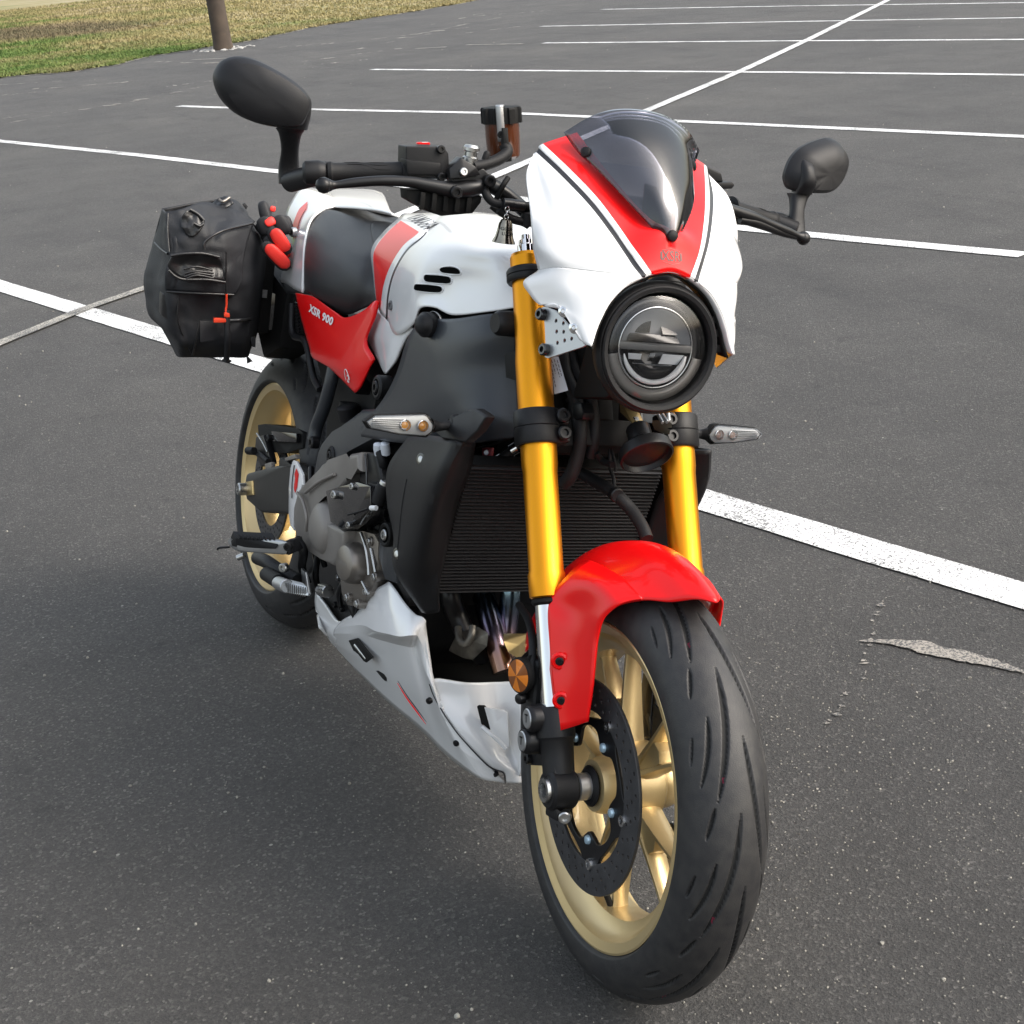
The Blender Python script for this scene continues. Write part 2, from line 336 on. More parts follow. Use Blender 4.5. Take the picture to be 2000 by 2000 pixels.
# ================================================================ GROUND
def asphalt_mat():
    m = bpy.data.materials.new('asphalt'); m.use_nodes = True; n = m.node_tree; b = n.nodes['Principled BSDF']; L = n.links.new
    tc = n.nodes.new('ShaderNodeTexCoord')
    def noise_(s, d=4, r=.6):
        q = n.nodes.new('ShaderNodeTexNoise'); q.inputs['Scale'].default_value = s; q.inputs['Detail'].default_value = d; q.inputs['Roughness'].default_value = r; L(tc.outputs['Object'], q.inputs['Vector']); return q
    def ramp(src, stops):
        q = n.nodes.new('ShaderNodeValToRGB'); e = q.color_ramp.elements
        e[0].position, e[0].color = stops[0][0], (*stops[0][1], 1); e[1].position, e[1].color = stops[-1][0], (*stops[-1][1], 1)
        for p_, c in stops[1:-1]: w = e.new(p_); w.color = (*c, 1)
        L(src, q.inputs[0]); return q
    def mix(f, a, b_, mode='MIX'):
        q = n.nodes.new('ShaderNodeMix'); q.data_type = 'RGBA'; q.blend_type = mode
        if isinstance(f, float): q.inputs[0].default_value = f
        else: L(f, q.inputs[0])
        for s, i in ((a, 6), (b_, 7)):
            if isinstance(s, tuple): q.inputs[i].default_value = (*s, 1)
            else: L(s, q.inputs[i])
        return q.outputs[2]
    grain = noise_(420, 5, .75); med = noise_(60, 6, .7); big = noise_(.55, 5, .6); big2 = noise_(2.6, 4, .6)
    base = ramp(grain.outputs[0], [(.32, (.018, .018, .018)), (.47, (.058, .056, .055)), (.58, (.084, .081, .079)), (.72, (.24, .235, .22))])
    v = n.nodes.new('ShaderNodeTexVoronoi'); v.inputs['Scale'].default_value = 210; L(tc.outputs['Object'], v.inputs['Vector'])
    sp = n.nodes.new('ShaderNodeSeparateColor'); L(v.outputs['Color'], sp.inputs[0])
    stone = ramp(sp.outputs[0], [(.0, (.034, .033, .033)), (.7, (.071, .069, .067)), (.93, (.115, .112, .107)), (.99, (.22, .21, .20))])
    c = mix(.48, base.outputs[0], stone.outputs[0])
    bg = ramp(big.outputs[0], [(.35, (.98, .975, .98)), (.5, (1.14, 1.13, 1.12)), (.68, (1.34, 1.32, 1.28))]); c = mix(1., c, bg.outputs[0], 'MULTIPLY')
    b2 = ramp(big2.outputs[0], [(.35, (.9, .9, .9)), (.65, (1.1, 1.1, 1.1))]); c = mix(1., c, b2.outputs[0], 'MULTIPLY')
    st = noise_(7.5, 6, .72); s3 = ramp(st.outputs[0], [(.30, (.72, .72, .73)), (.42, (1, 1, 1)), (.62, (1, 1, 1)), (.74, (1.25, 1.24, 1.2))]); c = mix(1., c, s3.outputs[0], 'MULTIPLY')
    mp = n.nodes.new('ShaderNodeMapping'); mp.inputs['Scale'].default_value = (.35, 2.2, 1); mp.inputs['Rotation'].default_value = (0, 0, .5); L(tc.outputs['Object'], mp.inputs[0])
    sc_ = n.nodes.new('ShaderNodeTexNoise'); sc_.inputs['Scale'].default_value = 1.1; sc_.inputs['Detail'].default_value = 7; sc_.inputs['Roughness'].default_value = .65; L(mp.outputs[0], sc_.inputs['Vector'])
    s4 = ramp(sc_.outputs[0], [(.34, (.82, .82, .83)), (.46, (1, 1, 1)), (.60, (1, 1, 1)), (.70, (1.16, 1.15, 1.13))]); c = mix(1., c, s4.outputs[0], 'MULTIPLY')
    # light scattered grit
    v2 = n.nodes.new('ShaderNodeTexVoronoi'); v2.inputs['Scale'].default_value = 26; L(tc.outputs['Object'], v2.inputs['Vector'])
    lt = n.nodes.new('ShaderNodeMath'); lt.operation = 'LESS_THAN'; lt.inputs[1].default_value = .085; L(v2.outputs['Distance'], lt.inputs[0])
    s2 = n.nodes.new('ShaderNodeSeparateColor'); L(v2.outputs['Color'], s2.inputs[0])
    g2 = n.nodes.new('ShaderNodeMath'); g2.operation = 'GREATER_THAN'; g2.inputs[1].default_value = .955; L(s2.outputs[1], g2.inputs[0])
    mm = n.nodes.new('ShaderNodeMath'); mm.operation = 'MULTIPLY'; L(lt.outputs[0], mm.inputs[0]); L(g2.outputs[0], mm.inputs[1])
    c = mix(mm.outputs[0], c, (.34, .33, .30))
    L(c, b.inputs['Base Color']); b.inputs['Roughness'].default_value = .78
    bp = n.nodes.new('ShaderNodeBump'); bp.inputs['Strength'].default_value = 1.0; bp.inputs['Distance'].default_value = .008
    ad = n.nodes.new('ShaderNodeMath'); ad.operation = 'MULTIPLY_ADD'; ad.inputs[1].default_value = .5; L(v.outputs['Distance'], ad.inputs[0]); L(grain.outputs[0], ad.inputs[2])
    L(ad.outputs[0], bp.inputs['Height']); L(bp.outputs[0], b.inputs['Normal'])
    return m
ASPH = asphalt_mat()
def sheet(name, poly, z, m_, kind='structure', cuts=None):
    bm = bmesh.new(); bm.faces.new([bm.verts.new((x, y, z)) for x, y in poly]); bmesh.ops.triangulate(bm, faces=bm.faces)
    return from_bm(name, bm, m_, None, smooth=False, kind=kind)
g = sheet('asphalt_lot', [(-400, -400), (400, -400), (400, 400), (-400, 400)], 0, ASPH)
if g.data.polygons[0].normal.z < 0: g.data.flip_normals()
def paint_mat(name, col, wear, spread=1.):
    m = mat(name, col, .6); n = m.node_tree; b = n.nodes['Principled BSDF']; L = n.links.new
    tc = n.nodes.new('ShaderNodeTexCoord'); nz = n.nodes.new('ShaderNodeTexNoise'); nz.inputs['Scale'].default_value = 170; nz.inputs['Detail'].default_value = 6; nz.inputs['Roughness'].default_value = .8
    n2 = n.nodes.new('ShaderNodeTexNoise'); n2.inputs['Scale'].default_value = 3.5
    ad = n.nodes.new('ShaderNodeMath'); ad.operation = 'MULTIPLY_ADD'; ad.inputs[1].default_value = .22
    cr = n.nodes.new('ShaderNodeValToRGB'); e = cr.color_ramp.elements; e[0].position = wear; e[0].color = (0, 0, 0, 1); e[1].position = wear + .05; e[1].color = (1, 1, 1, 1)
    for q in (nz, n2): L(tc.outputs['Object'], q.inputs['Vector'])
    L(n2.outputs[0], ad.inputs[0]); L(nz.outputs[0], ad.inputs[2]); L(ad.outputs[0], cr.inputs[0])
    mx = n.nodes.new('ShaderNodeMix'); mx.data_type = 'RGBA'; mx.inputs[6].default_value = (.06, .06, .06, 1); mx.inputs[7].default_value = (*col, 1)
    L(cr.outputs[0], mx.inputs[0]); L(mx.outputs[2], b.inputs['Base Color'])
    bp = n.nodes.new('ShaderNodeBump'); bp.inputs['Strength'].default_value = .6; bp.inputs['Distance'].default_value = .003; L(nz.outputs[0], bp.inputs['Height']); L(bp.outputs[0], b.inputs['Normal'])
    return m
PAINT = paint_mat('line_paint_white', (.80, .80, .79), .56); PAINTO = paint_mat('line_paint_faded', (.46, .43, .37), .60); PAINTB = paint_mat('line_paint_beige', (.33, .30, .26), .575)
def line(name, pts, w, m_, z=.004, jag=.0012, label=None):
    P = np.array(pts, float); out = []
    seg = []
    for a, b in zip(P, P[1:]):
        L_ = np.linalg.norm(b - a); k = max(1, int(L_ / .08)) if L_ < 14 else int(L_ / .4)
        seg += [a + (b - a) * i / k for i in range(k)]
    seg.append(P[-1]); seg = np.array(seg); d = np.gradient(seg, axis=0); d /= np.linalg.norm(d, axis=1)[:, None]; nn = np.c_[-d[:, 1], d[:, 0]]
    rng = np.random.default_rng(len(seg)); lo = seg + nn * (w / 2 + rng.normal(0, jag, len(seg)).clip(-.01, .01))[:, None]; hi = seg - nn * (w / 2 + rng.normal(0, jag, len(seg)).clip(-.01, .01))[:, None]
    bm = bmesh.new(); A = [bm.verts.new((*q, z)) for q in lo]; B = [bm.verts.new((*q, z)) for q in hi]
    for i in range(len(A) - 1): bm.faces.new([A[i], B[i], B[i + 1], A[i + 1]])
    return from_bm(name, bm, m_, None, smooth=False, kind='structure')
LW = .102
line('stall_line', [(-13.516,0.859),(-12.573,1.037),(-9.731,1.75),(-7.47,2.245),(-4.725,2.878),(-3.08,3.171),(-2.271,3.399),(-1.524,3.626)], LW, PAINT)
line('stall_line', [(-5.35,-0.081),(-4.899,0.016),(-3.099,0.421),(-2.311,0.604),(-0.025,1.116),(0.52,1.24),(0.929,1.339),(1.135,1.388)], LW*1.12, PAINT)
line('stall_line', [(-13.876,3.056),(-13.053,3.286),(-8.791,4.761),(-6.809,5.216),(-3.964,5.9),(-3.361,6.028)], LW, PAINT)
line('stall_line', [(-15.543,5.88),(-12.889,6.583),(-8.901,7.661),(-6.475,8.242),(-5.686,8.428)], LW, PAINT)
line('stall_line', [(-16.387,8.706),(-11.919,9.786),(-7.873,10.686)], LW, PAINT)
line('stall_line', [(-20.041,10.456),(-14.62,11.688),(-9.818,12.694)], LW, PAINT)
line('stall_line', [(-22.855,13.106),(-17.606,13.79),(-11.485,14.414)], LW, PAINT)
line('cross_line', [(-18.508,16.838),(-16.353,14.658),(-11.856,9.937),(-9.706,7.626),(-7.703,5.326),(-6.135,3.557),(-5.783,3.162),(-4.728,1.916)], LW, PAINT, z=.008)
line('faded_line', [(-3.383,-0.308),(-3.54,-0.164),(-3.931,0.253),(-4.166,0.578),(-4.462,1.027)], .07, PAINTO, z=.008)
_op = [(0.881,0.933),(0.902,0.971),(0.933,1.001),(0.965,1.037),(1.003,1.047),(1.058,1.075),(1.129,1.094),(1.183,1.106),(1.191,1.094),(1.12,1.061),(1.065,1.028),(1.005,0.997),(0.957,0.982),(0.924,0.967)]
_r9 = np.random.default_rng(9); _q = []
for i in range(len(_op)):
    A, B = np.array(_op[i]), np.array(_op[(i + 1) % len(_op)]); k = max(2, int(np.linalg.norm(B - A) / .012))
    for j in range(k): _q.append(tuple(A + (B - A) * j / k + _r9.normal(0, .0016, 2)))
sheet('old_paint_patch', _q, .004, PAINTB)
# faded short line remnants near the far edge
_f = [(-18.37,7.595),(-17.937,7.892),(-17.868,8.18),(-16.737,8.539),(-22.075,5.218),(-21.382,5.616)]
for k in (0, 2, 4): line('faded_line', _f[k:k + 2], .08, PAINTO)
# chalky cracks and washed-out grit by the lawn
crk = []; rng = np.random.default_rng(3)
_c = [(-21.447,2.216),(-20.551,2.975),(-19.634,2.394),(-18.695,3.499),(-23.037,4.741),(-19.75,5.494),(-14.889,1.959),(-15.329,2.924),(-15.148,2.527),(-16.339,4.055),(-16.996,3.546),(-17.013,4.368),(-19.111,1.906),(-18.812,2.474),(-18.511,5.834),(-18.712,7.521),(-19.469,6.794),(-21.653,9.429),(-22.76,6.802),(-21.812,7.782),(-21.859,8.172),(-22.108,10.22),(-21.272,8.513),(-24.335,11.869),(-24.033,10.001),(-27.265,12.985),(-17.58,5.842),(-17.352,6.526),(-14.508,1.402),(-14.889,1.959),(-15.175,1.382),(-15.351,1.747),(-25.661,11.788),(-24.495,12.858),(-20.601,9.176),(-20.661,10.551),(0.684,1.201),(0.839,1.007),(0.862,0.995),(1.027,0.796),(1.01,0.808),(1.141,0.614)]
for k in range(0, len(_c), 2):
    A = np.array(_c[k]); B = np.array(_c[k + 1]); L_ = np.linalg.norm(B - A); near = A[0] > -3
    n_ = 40 if near else 26; t = np.linspace(0, 1, n_)[:, None]
    C = A + (B - A) * t + np.cumsum(rng.normal(0, L_ * .008, (n_, 2)), 0)
    for i in range(n_ - 1):
        if rng.random() < (.35 if near else .5) * (.2 + 1.6 * (math.sin(i * .9 + k) > -.1)):
            w = rng.uniform(.1, 1.4) ** 2 * (.006 if near else .07); d = C[i + 1] - C[i]; C[i] = C[i] - d * rng.uniform(0, .6); nn = np.array([-d[1], d[0]]) / (np.linalg.norm(d) + 1e-9) * w
            crk.append([C[i], (C[i] + C[i + 1]) / 2 + nn, C[i + 1], (C[i] + C[i + 1]) / 2 - nn])
bm = bmesh.new()
for q in crk: bm.faces.new([bm.verts.new((*v, .003)) for v in q])
o = from_bm('chalky_grit', bm, PAINTB, None, smooth=False); o['kind'] = 'stuff'
# ---- lawn
def lawn_mat():
    m = mat('dry_lawn', (.1, .1, .04), .9); n = m.node_tree; b = n.nodes['Principled BSDF']; L = n.links.new
    ge = n.nodes.new('ShaderNodeNewGeometry'); a = n.nodes.new('ShaderNodeTexNoise'); a.inputs['Scale'].default_value = .22; a.inputs['Detail'].default_value = 4; a.inputs['Roughness'].default_value = .6
    f = n.nodes.new('ShaderNodeTexNoise'); f.inputs['Scale'].default_value = 5; f.inputs['Detail'].default_value = 8; f.inputs['Roughness'].default_value = .8
    L(ge.outputs['Position'], a.inputs['Vector']); L(ge.outputs['Position'], f.inputs['Vector'])
    ad = n.nodes.new('ShaderNodeMath'); ad.operation = 'MULTIPLY_ADD'; ad.inputs[1].default_value = .38; L(f.outputs[0], ad.inputs[0]); L(a.outputs[0], ad.inputs[2])
    sp = n.nodes.new('ShaderNodeSeparateXYZ'); L(ge.outputs['Position'], sp.inputs[0])
    mr = n.nodes.new('ShaderNodeMapRange'); mr.inputs[1].default_value = 1; mr.inputs[2].default_value = 11; mr.inputs[3].default_value = -.17; mr.inputs[4].default_value = .12; L(sp.outputs[1], mr.inputs[0])
    a2 = n.nodes.new('ShaderNodeMath'); L(ad.outputs[0], a2.inputs[0]); L(mr.outputs[0], a2.inputs[1])
    cr = n.nodes.new('ShaderNodeValToRGB'); e = cr.color_ramp.elements; e[0].position = .50; e[0].color = (.075, .135, .028, 1); e[1].position = .95; e[1].color = (.31, .265, .16, 1)
    for p_, c in ((.60, (.13, .17, .045)), (.68, (.20, .19, .08)), (.80, (.26, .22, .10))): w = e.new(p_); w.color = (*c, 1)
    L(a2.outputs[0], cr.inputs[0])
    vd = n.nodes.new('ShaderNodeVectorMath'); vd.operation = 'SUBTRACT'; vd.inputs[1].default_value = (_br[0], _br[1], 0); L(ge.outputs['Position'], vd.inputs[0])
    vs = n.nodes.new('ShaderNodeVectorMath'); vs.operation = 'MULTIPLY'; vs.inputs[1].default_value = (.16, .38, 0); L(vd.outputs[0], vs.inputs[0])
    ln = n.nodes.new('ShaderNodeVectorMath'); ln.operation = 'LENGTH'; L(vs.outputs[0], ln.inputs[0])
    m3 = n.nodes.new('ShaderNodeMath'); m3.operation = 'ADD'; L(ln.outputs['Value'], m3.inputs[0]); L(f.outputs[0], m3.inputs[1])
    m4 = n.nodes.new('ShaderNodeMapRange'); m4.inputs[1].default_value = 1.15; m4.inputs[2].default_value = 1.7; m4.inputs[3].default_value = .85; m4.inputs[4].default_value = 0; L(m3.outputs[0], m4.inputs[0])
    mx = n.nodes.new('ShaderNodeMix'); mx.data_type = 'RGBA'; mx.inputs[7].default_value = (.135, .105, .068, 1); L(m4.outputs[0], mx.inputs[0]); L(cr.outputs[0], mx.inputs[6])
    L(mx.outputs[2], b.inputs['Base Color']); return m
_br = [(-42.444,6.258)][0]
LAWN = lawn_mat()
_e = [(-23.041,2.113),(-23.242,2.455),(-23.104,2.917),(-22.673,3.334),(-22.848,3.774),(-23.267,4.233),(-24.477,5.058),(-24.847,5.696),(-25.257,6.273),(-26.162,7.412),(-27.634,8.594),(-29.219,10.259),(-30.463,12.074),(-32.292,14.364),(-35.199,16.924)]
edge = catmull(np.array(_e), 6, 0); rng = np.random.default_rng(5)
edge += rng.normal(0, .07, edge.shape)
poly = [tuple(v) for v in edge] + [(-70, 60), (-150, 60), (-150, -40), (-60, -25)]
sheet('lawn', poly, .02, LAWN)
line('edge_crack', [tuple(v) for v in edge + np.array([.12, -.02])], .10, PAINTO, z=.006, jag=.03)
# grass blades and tufts along and behind the lawn edge
def blades(npts):
    V = []; F = []
    E0 = edge[:-1]; dE = edge[1:] - E0; nrm = np.array([-.93, .15])
    for _ in range(npts):
        i = rng.integers(0, len(E0)); u = rng.random(); d = rng.random() ** 1.9 * 55
        p_ = E0[i] + dE[i] * u + np.array([-1, .1]) * d + rng.normal(0, .05, 2)
        h = rng.uniform(.015, .05) * (1 + d * .04); w = rng.uniform(.01, .03) * (1 + d * .05); a = rng.uniform(0, 6.28); k = len(V); ca, sa = math.cos(a) * w, math.sin(a) * w
        V += [(p_[0] - ca, p_[1] - sa, .015), (p_[0] + ca, p_[1] + sa, .015), (p_[0] + rng.normal(0, .03), p_[1] + rng.normal(0, .03), .02 + h)]; F.append((k, k + 1, k + 2))
    me = bpy.data.meshes.new('grass'); me.from_pydata(V, [], F); me.materials.append(LAWN)
    o = link('grass', me, None, 'stuff')
blades(110000)
# ---- grit and pebbles lying on the asphalt
def pebbles():
    ico = bmesh.new(); bmesh.ops.create_icosphere(ico, subdivisions=1, radius=1); IV = np.array([v.co[:] for v in ico.verts]); IF = [[v.index for v in f.verts] for f in ico.faces]; ico.free()
    V = []; F = []
    _p = [(-1.494,0.454),(1.224,-0.417),(0.76,-0.129),(0.639,-0.259),(0.678,-0.315),(-0.117,-0.434),(1.458,-0.191),(1.376,-0.399),(-2.049,-0.106),(1.459,-0.214),(-0.296,1.659),(1.788,0.388),(1.675,0.369),(1.664,-0.034),(1.697,0.05),(1.357,-0.393),(-7.383,0.445),(-0.115,0.342),(0.747,1.232),(1.137,1.005)]
    pts = [(np.array(q), rng.uniform(.0028, .0045)) for q in _p]
    for _ in range(1300):
        u = rng.random(); r_ = 1.0 + u * 9 if rng.random() < .75 else 10 + rng.random() * 14
        a = R(rng.uniform(118, 190)); pts.append((np.array([3.1, -.73]) + r_ * np.array([math.cos(a), math.sin(a)]), rng.uniform(.0006, .0022) * (1 + r_ * .16)))
    for _ in range(4200):       # ravelled patch to the right of the front tyre
        pts.append((np.array(_ctr) + rng.normal(0, 1, 2) * np.array([.55, .50]), rng.uniform(.0006, .0021)))
    for c, s in pts:
        k = len(V); q = IV * s * rng.uniform(.6, 1.3, 3) + np.array([c[0], c[1], s * .25]) + rng.normal(0, s * .12, IV.shape)
        V += [tuple(v) for v in q]; F += [[k + i for i in f] for f in IF]
    me = bpy.data.meshes.new('pebbles'); me.from_pydata(V, [], F); me.materials.append(mat('pale_grit', (.26, .25, .22), .8, var=.4, vscale=40))
    return link('pebbles', me, None, 'stuff')
_ctr = [(1.307,0.54)][0]
pebbles()
# ---- post at the lawn edge
_b = [(-24.097,6.273)][0]
WOOD = mat('weathered_brown_post', (.062, .046, .034), .85, bump=.8, bscale=14, var=.35, vscale=5)
post = thing('wooden_post', 'thick brown wooden post standing at the edge of the lawn', 'post', loc=(_b[0], _b[1], 0))
lathe('post_shaft', [(.175, 0), (.160, .12), (.152, .5), (.146, 3), (.135, 7)], (0, 0, 0), (0, 0, 1), WOOD, post, n=28)
bm = bmesh.new(); rr = np.random.default_rng(2)
for k in range(60):
    a = rr.uniform(0, 6.28); r_ = rr.uniform(.2, .55); s = rr.uniform(.012, .035)
    bmesh.ops.create_icosphere(bm, subdivisions=1, radius=s, matrix=Matrix.Translation((r_ * math.cos(a), r_ * math.sin(a), s * .2)) @ Matrix.Diagonal((1.6, 1.3, .5, 1)))
o = from_bm('post_base_rubble', bm, mat('rubble', (.42, .41, .39), .9), post, smooth=False, kind='stuff')
# ================================================================ MOTORCYCLE
bike = thing('motorcycle', 'white and red cafe racer motorcycle with gold forks and gold wheels parked on asphalt', 'motorcycle', loc=(0, 0, .003))
bike.rotation_euler = (LEAN, 0, 0)
AX = Vector((1.495, 0, .300))

# ---------------- wheels
def tyre(name, c, w, rr, crown, parent, fr, grooves, NT, NS, hue):
    """grooves: (theta0, s0, theta1, s1, bend, width) repeated round; s measured across the tread"""
    hw = w / 2; A_ = math.acos((.2335 - rr) / crown); a = np.linspace(-A_, A_, NS)
    y = hw * np.sin(a); r = rr + crown * np.cos(a)
    yb = np.array([hw * .93, hw * .85, hw * .80]); rb = np.array([.2312, .2285, .222])
    y = np.concatenate([-yb[::-1], y, yb]); r = np.concatenate([rb[::-1], r, rb]); aa = np.concatenate([-A_ - np.array([.3, .2, .1]), a, A_ + np.array([.1, .2, .3])])
    th = np.linspace(0, 2 * np.pi, NT, endpoint=False); s = aa * hw * .97
    D = np.full((NT, len(s)), 1.0); RO = rr + crown; MG = np.zeros((NT, len(s)), bool)
    for (t0, s0, t1, s1, bend, wd) in grooves:
        u = np.linspace(0, 1, 110); gx = (t0 + (t1 - t0) * u) * RO; gy = s0 + (s1 - s0) * u + bend * np.sin(np.pi * u); ww = wd * (1 - .85 * np.abs(2 * u - 1) ** 3)
        i0 = int(np.floor((t0 - .02) / (2 * np.pi) * NT)); i1 = int(np.ceil((t1 + .02) / (2 * np.pi) * NT)); idx = np.arange(i0, i1)
        X = (idx / NT * 2 * np.pi * RO)[:, None, None]; Y = s[None, :, None]
        d = np.sqrt((X - gx) ** 2 + (Y - gy) ** 2) / (ww / 2 + 1e-6); d = d.min(2)
        D[idx % NT] = np.minimum(D[idx % NT], np.clip((d - .55) / .6, 0, 1))
    dep = .0050 * (1 - D)
    V = np.zeros((NT, len(s), 3)); rad = r[None, :] - dep * np.maximum(np.cos(aa), .1)[None, :]; yy = np.broadcast_to(y[None, :], rad.shape) - dep * np.sin(aa)[None, :] * .7
    V[..., 0] = c[0] + rad * np.sin(th)[:, None]; V[..., 1] = c[1] + yy; V[..., 2] = c[2] + rad * np.cos(th)[:, None]
    n2 = len(s); I = np.arange(NT)[:, None] * n2 + np.arange(n2 - 1)[None]; J = ((np.arange(NT) + 1) % NT)[:, None] * n2 + np.arange(n2 - 1)[None]
    F = np.stack([I, J, J + 1, I + 1], -1).reshape(-1, 4)
    me = bpy.data.meshes.new(name); me.from_pydata(V.reshape(-1, 3).tolist(), [], F.tolist()); me.transform(fr)
    me.materials.append(TYRE); me.materials.append(GROOVE); me.materials.append(MAG)
    g = (D < .6); cell = (g[:, :-1] & g[:, 1:]).reshape(-1)
    mi = np.where(cell, 1, 0).astype(np.int32); 
    if hue:
        ph = (th * 10 / (2 * np.pi)) % 1; mk = ((ph > .75) & (ph < .79))[:, None] & (np.abs(np.abs(s[:-1]) - .022) < .006)[None]
        mi = np.where(cell & mk.reshape(-1), 2, mi)
    me.polygons.foreach_set('material_index', mi); me.polygons.foreach_set('use_smooth', [True] * len(me.polygons))
    return link(name, me, parent)
def tyre_mat():
    m = mat('tyre_rubber', (.022, .022, .024), .55, bump=.35, bscale=700); n = m.node_tree; b = n.nodes['Principled BSDF']; L = n.links.new
    tc = n.nodes.new('ShaderNodeTexCoord'); a = n.nodes.new('ShaderNodeTexNoise'); a.inputs['Scale'].default_value = 60; a.inputs['Detail'].default_value = 8; L(tc.outputs['Object'], a.inputs['Vector'])
    cr = n.nodes.new('ShaderNodeValToRGB'); e = cr.color_ramp.elements; e[0].position = .3; e[0].color = (.013, .013, .015, 1); e[1].position = .75; e[1].color = (.030, .029, .028, 1)
    L(a.outputs[0], cr.inputs[0]); L(cr.outputs[0], b.inputs['Base Color']); return m
TYRE = tyre_mat(); GROOVE = mat('tread_groove', (.006, .006, .006), .8); MAG = mat('magenta_dye', (.16, .008, .03), .8)
def tread(P, hw):
    g = []; k = hw / .06
    for i in range(P):
        b = i * 2 * np.pi / P; q = 2 * np.pi / P
        for sd_, off in ((-1, 0), (1, .5)):
            o = b + off * q
            g += [(o, sd_ * .006 * k, o + q * .92, sd_ * .034 * k, -sd_ * .0045, .0078), (o + q * .34, sd_ * .034 * k, o + q * .82, sd_ * .055 * k, -sd_ * .003, .0064),
                  (o + q * .96, sd_ * .038 * k, o + q * 1.18, sd_ * .049 * k, 0, .0056), (o + q * .46, sd_ * .059 * k, o + q * .66, sd_ * .067 * k, 0, .0046)]
    return g
def spoke_pair(nm, c, ang, parent, fr, side, r0=.052, r1=.205, spread=R(13)):
    for sgn in (-1, 1):
        a0 = ang + sgn * R(8); a1 = ang + sgn * spread; bm = bmesh.new(); rings = []
        for t in np.linspace(0, 1, 7):
            a = a0 + (a1 - a0) * t ** .8; r = r0 + (r1 - r0) * t; w = .0145 - .006 * math.sin(math.pi * t * .8) + .004 * (t > .9); dth = .019 - .009 * t + (.006 if t > .95 else 0)
            ct = Vector((c[0] + r * math.sin(a), side * (1 - t) * .01, c[2] + r * math.cos(a))); tg = Vector((math.cos(a), 0, -math.sin(a)))
            rg = []
            for u, v in ((-1, -.45), (-.45, -1), (.45, -1), (1, -.45), (1, .45), (.45, 1), (-.45, 1), (-1, .45)): rg.append(bm.verts.new(ct + tg * (u * w / 2 * 1.15) + Vector((0, v * dth, 0))))
            rings.append(rg)
        for A, B in zip(rings, rings[1:]):
            for k in range(8): bm.faces.new([A[k], A[(k + 1) % 8], B[(k + 1) % 8], B[k]])
        bm.faces.new(rings[0]); bm.faces.new(rings[-1])
        from_bm('spoke', bm, GOLDW, parent, fr, angle=24)
    # web joining the pair near the hub
    for rr_ in (.085,):
        slabp = [Vector((c[0] + q * math.sin(ang + s * R(9)), -.014, c[2] + q * math.cos(ang + s * R(9)))) for q, s in ((.045, -2.0), (.085, -1.3), (.112, -.9), (.118, 0), (.112, .9), (.085, 1.3), (.045, 2.0))]
        slab('spoke_web', slabp, (0, .028, 0), GOLDW, parent, fr, bev=.003)
def wheel(name, c, rimhw, parent, fr, label=None, phase=0.):
    h = rimhw
    prof = [(.229, -h), (.2285, -h + .004), (.218, -h + .007), (.2155, -h + .018), (.205, -h + .026), (.196, -.020), (.196, .020), (.205, h - .026), (.2155, h - .018), (.218, h - .007), (.2285, h - .004), (.229, h), (.226, h + .001), (.213, h - .003), (.209, h - .014), (.198, h - .024), (.187, .026), (.185, .012), (.185, -.012), (.187, -.026), (.198, -h + .024), (.209, -h + .014), (.213, -h + .003), (.226, -h - .001)]
    w = lathe(name, prof, c, (0, 1, 0), GOLDW, parent, fr, n=128, closed=True, angle=30)
    for k in range(5): spoke_pair('spoke', c, phase + k * 2 * math.pi / 5, w, fr, 0)
    lathe('hub', [(.020, -.062), (.036, -.062), (.040, -.050), (.040, -.035), (.048, -.030), (.058, -.022), (.058, .022), (.048, .030), (.040, .035), (.040, .050), (.036, .062), (.020, .062)], c, (0, 1, 0), GOLDW, w, fr, n=40, closed=True)
    return w
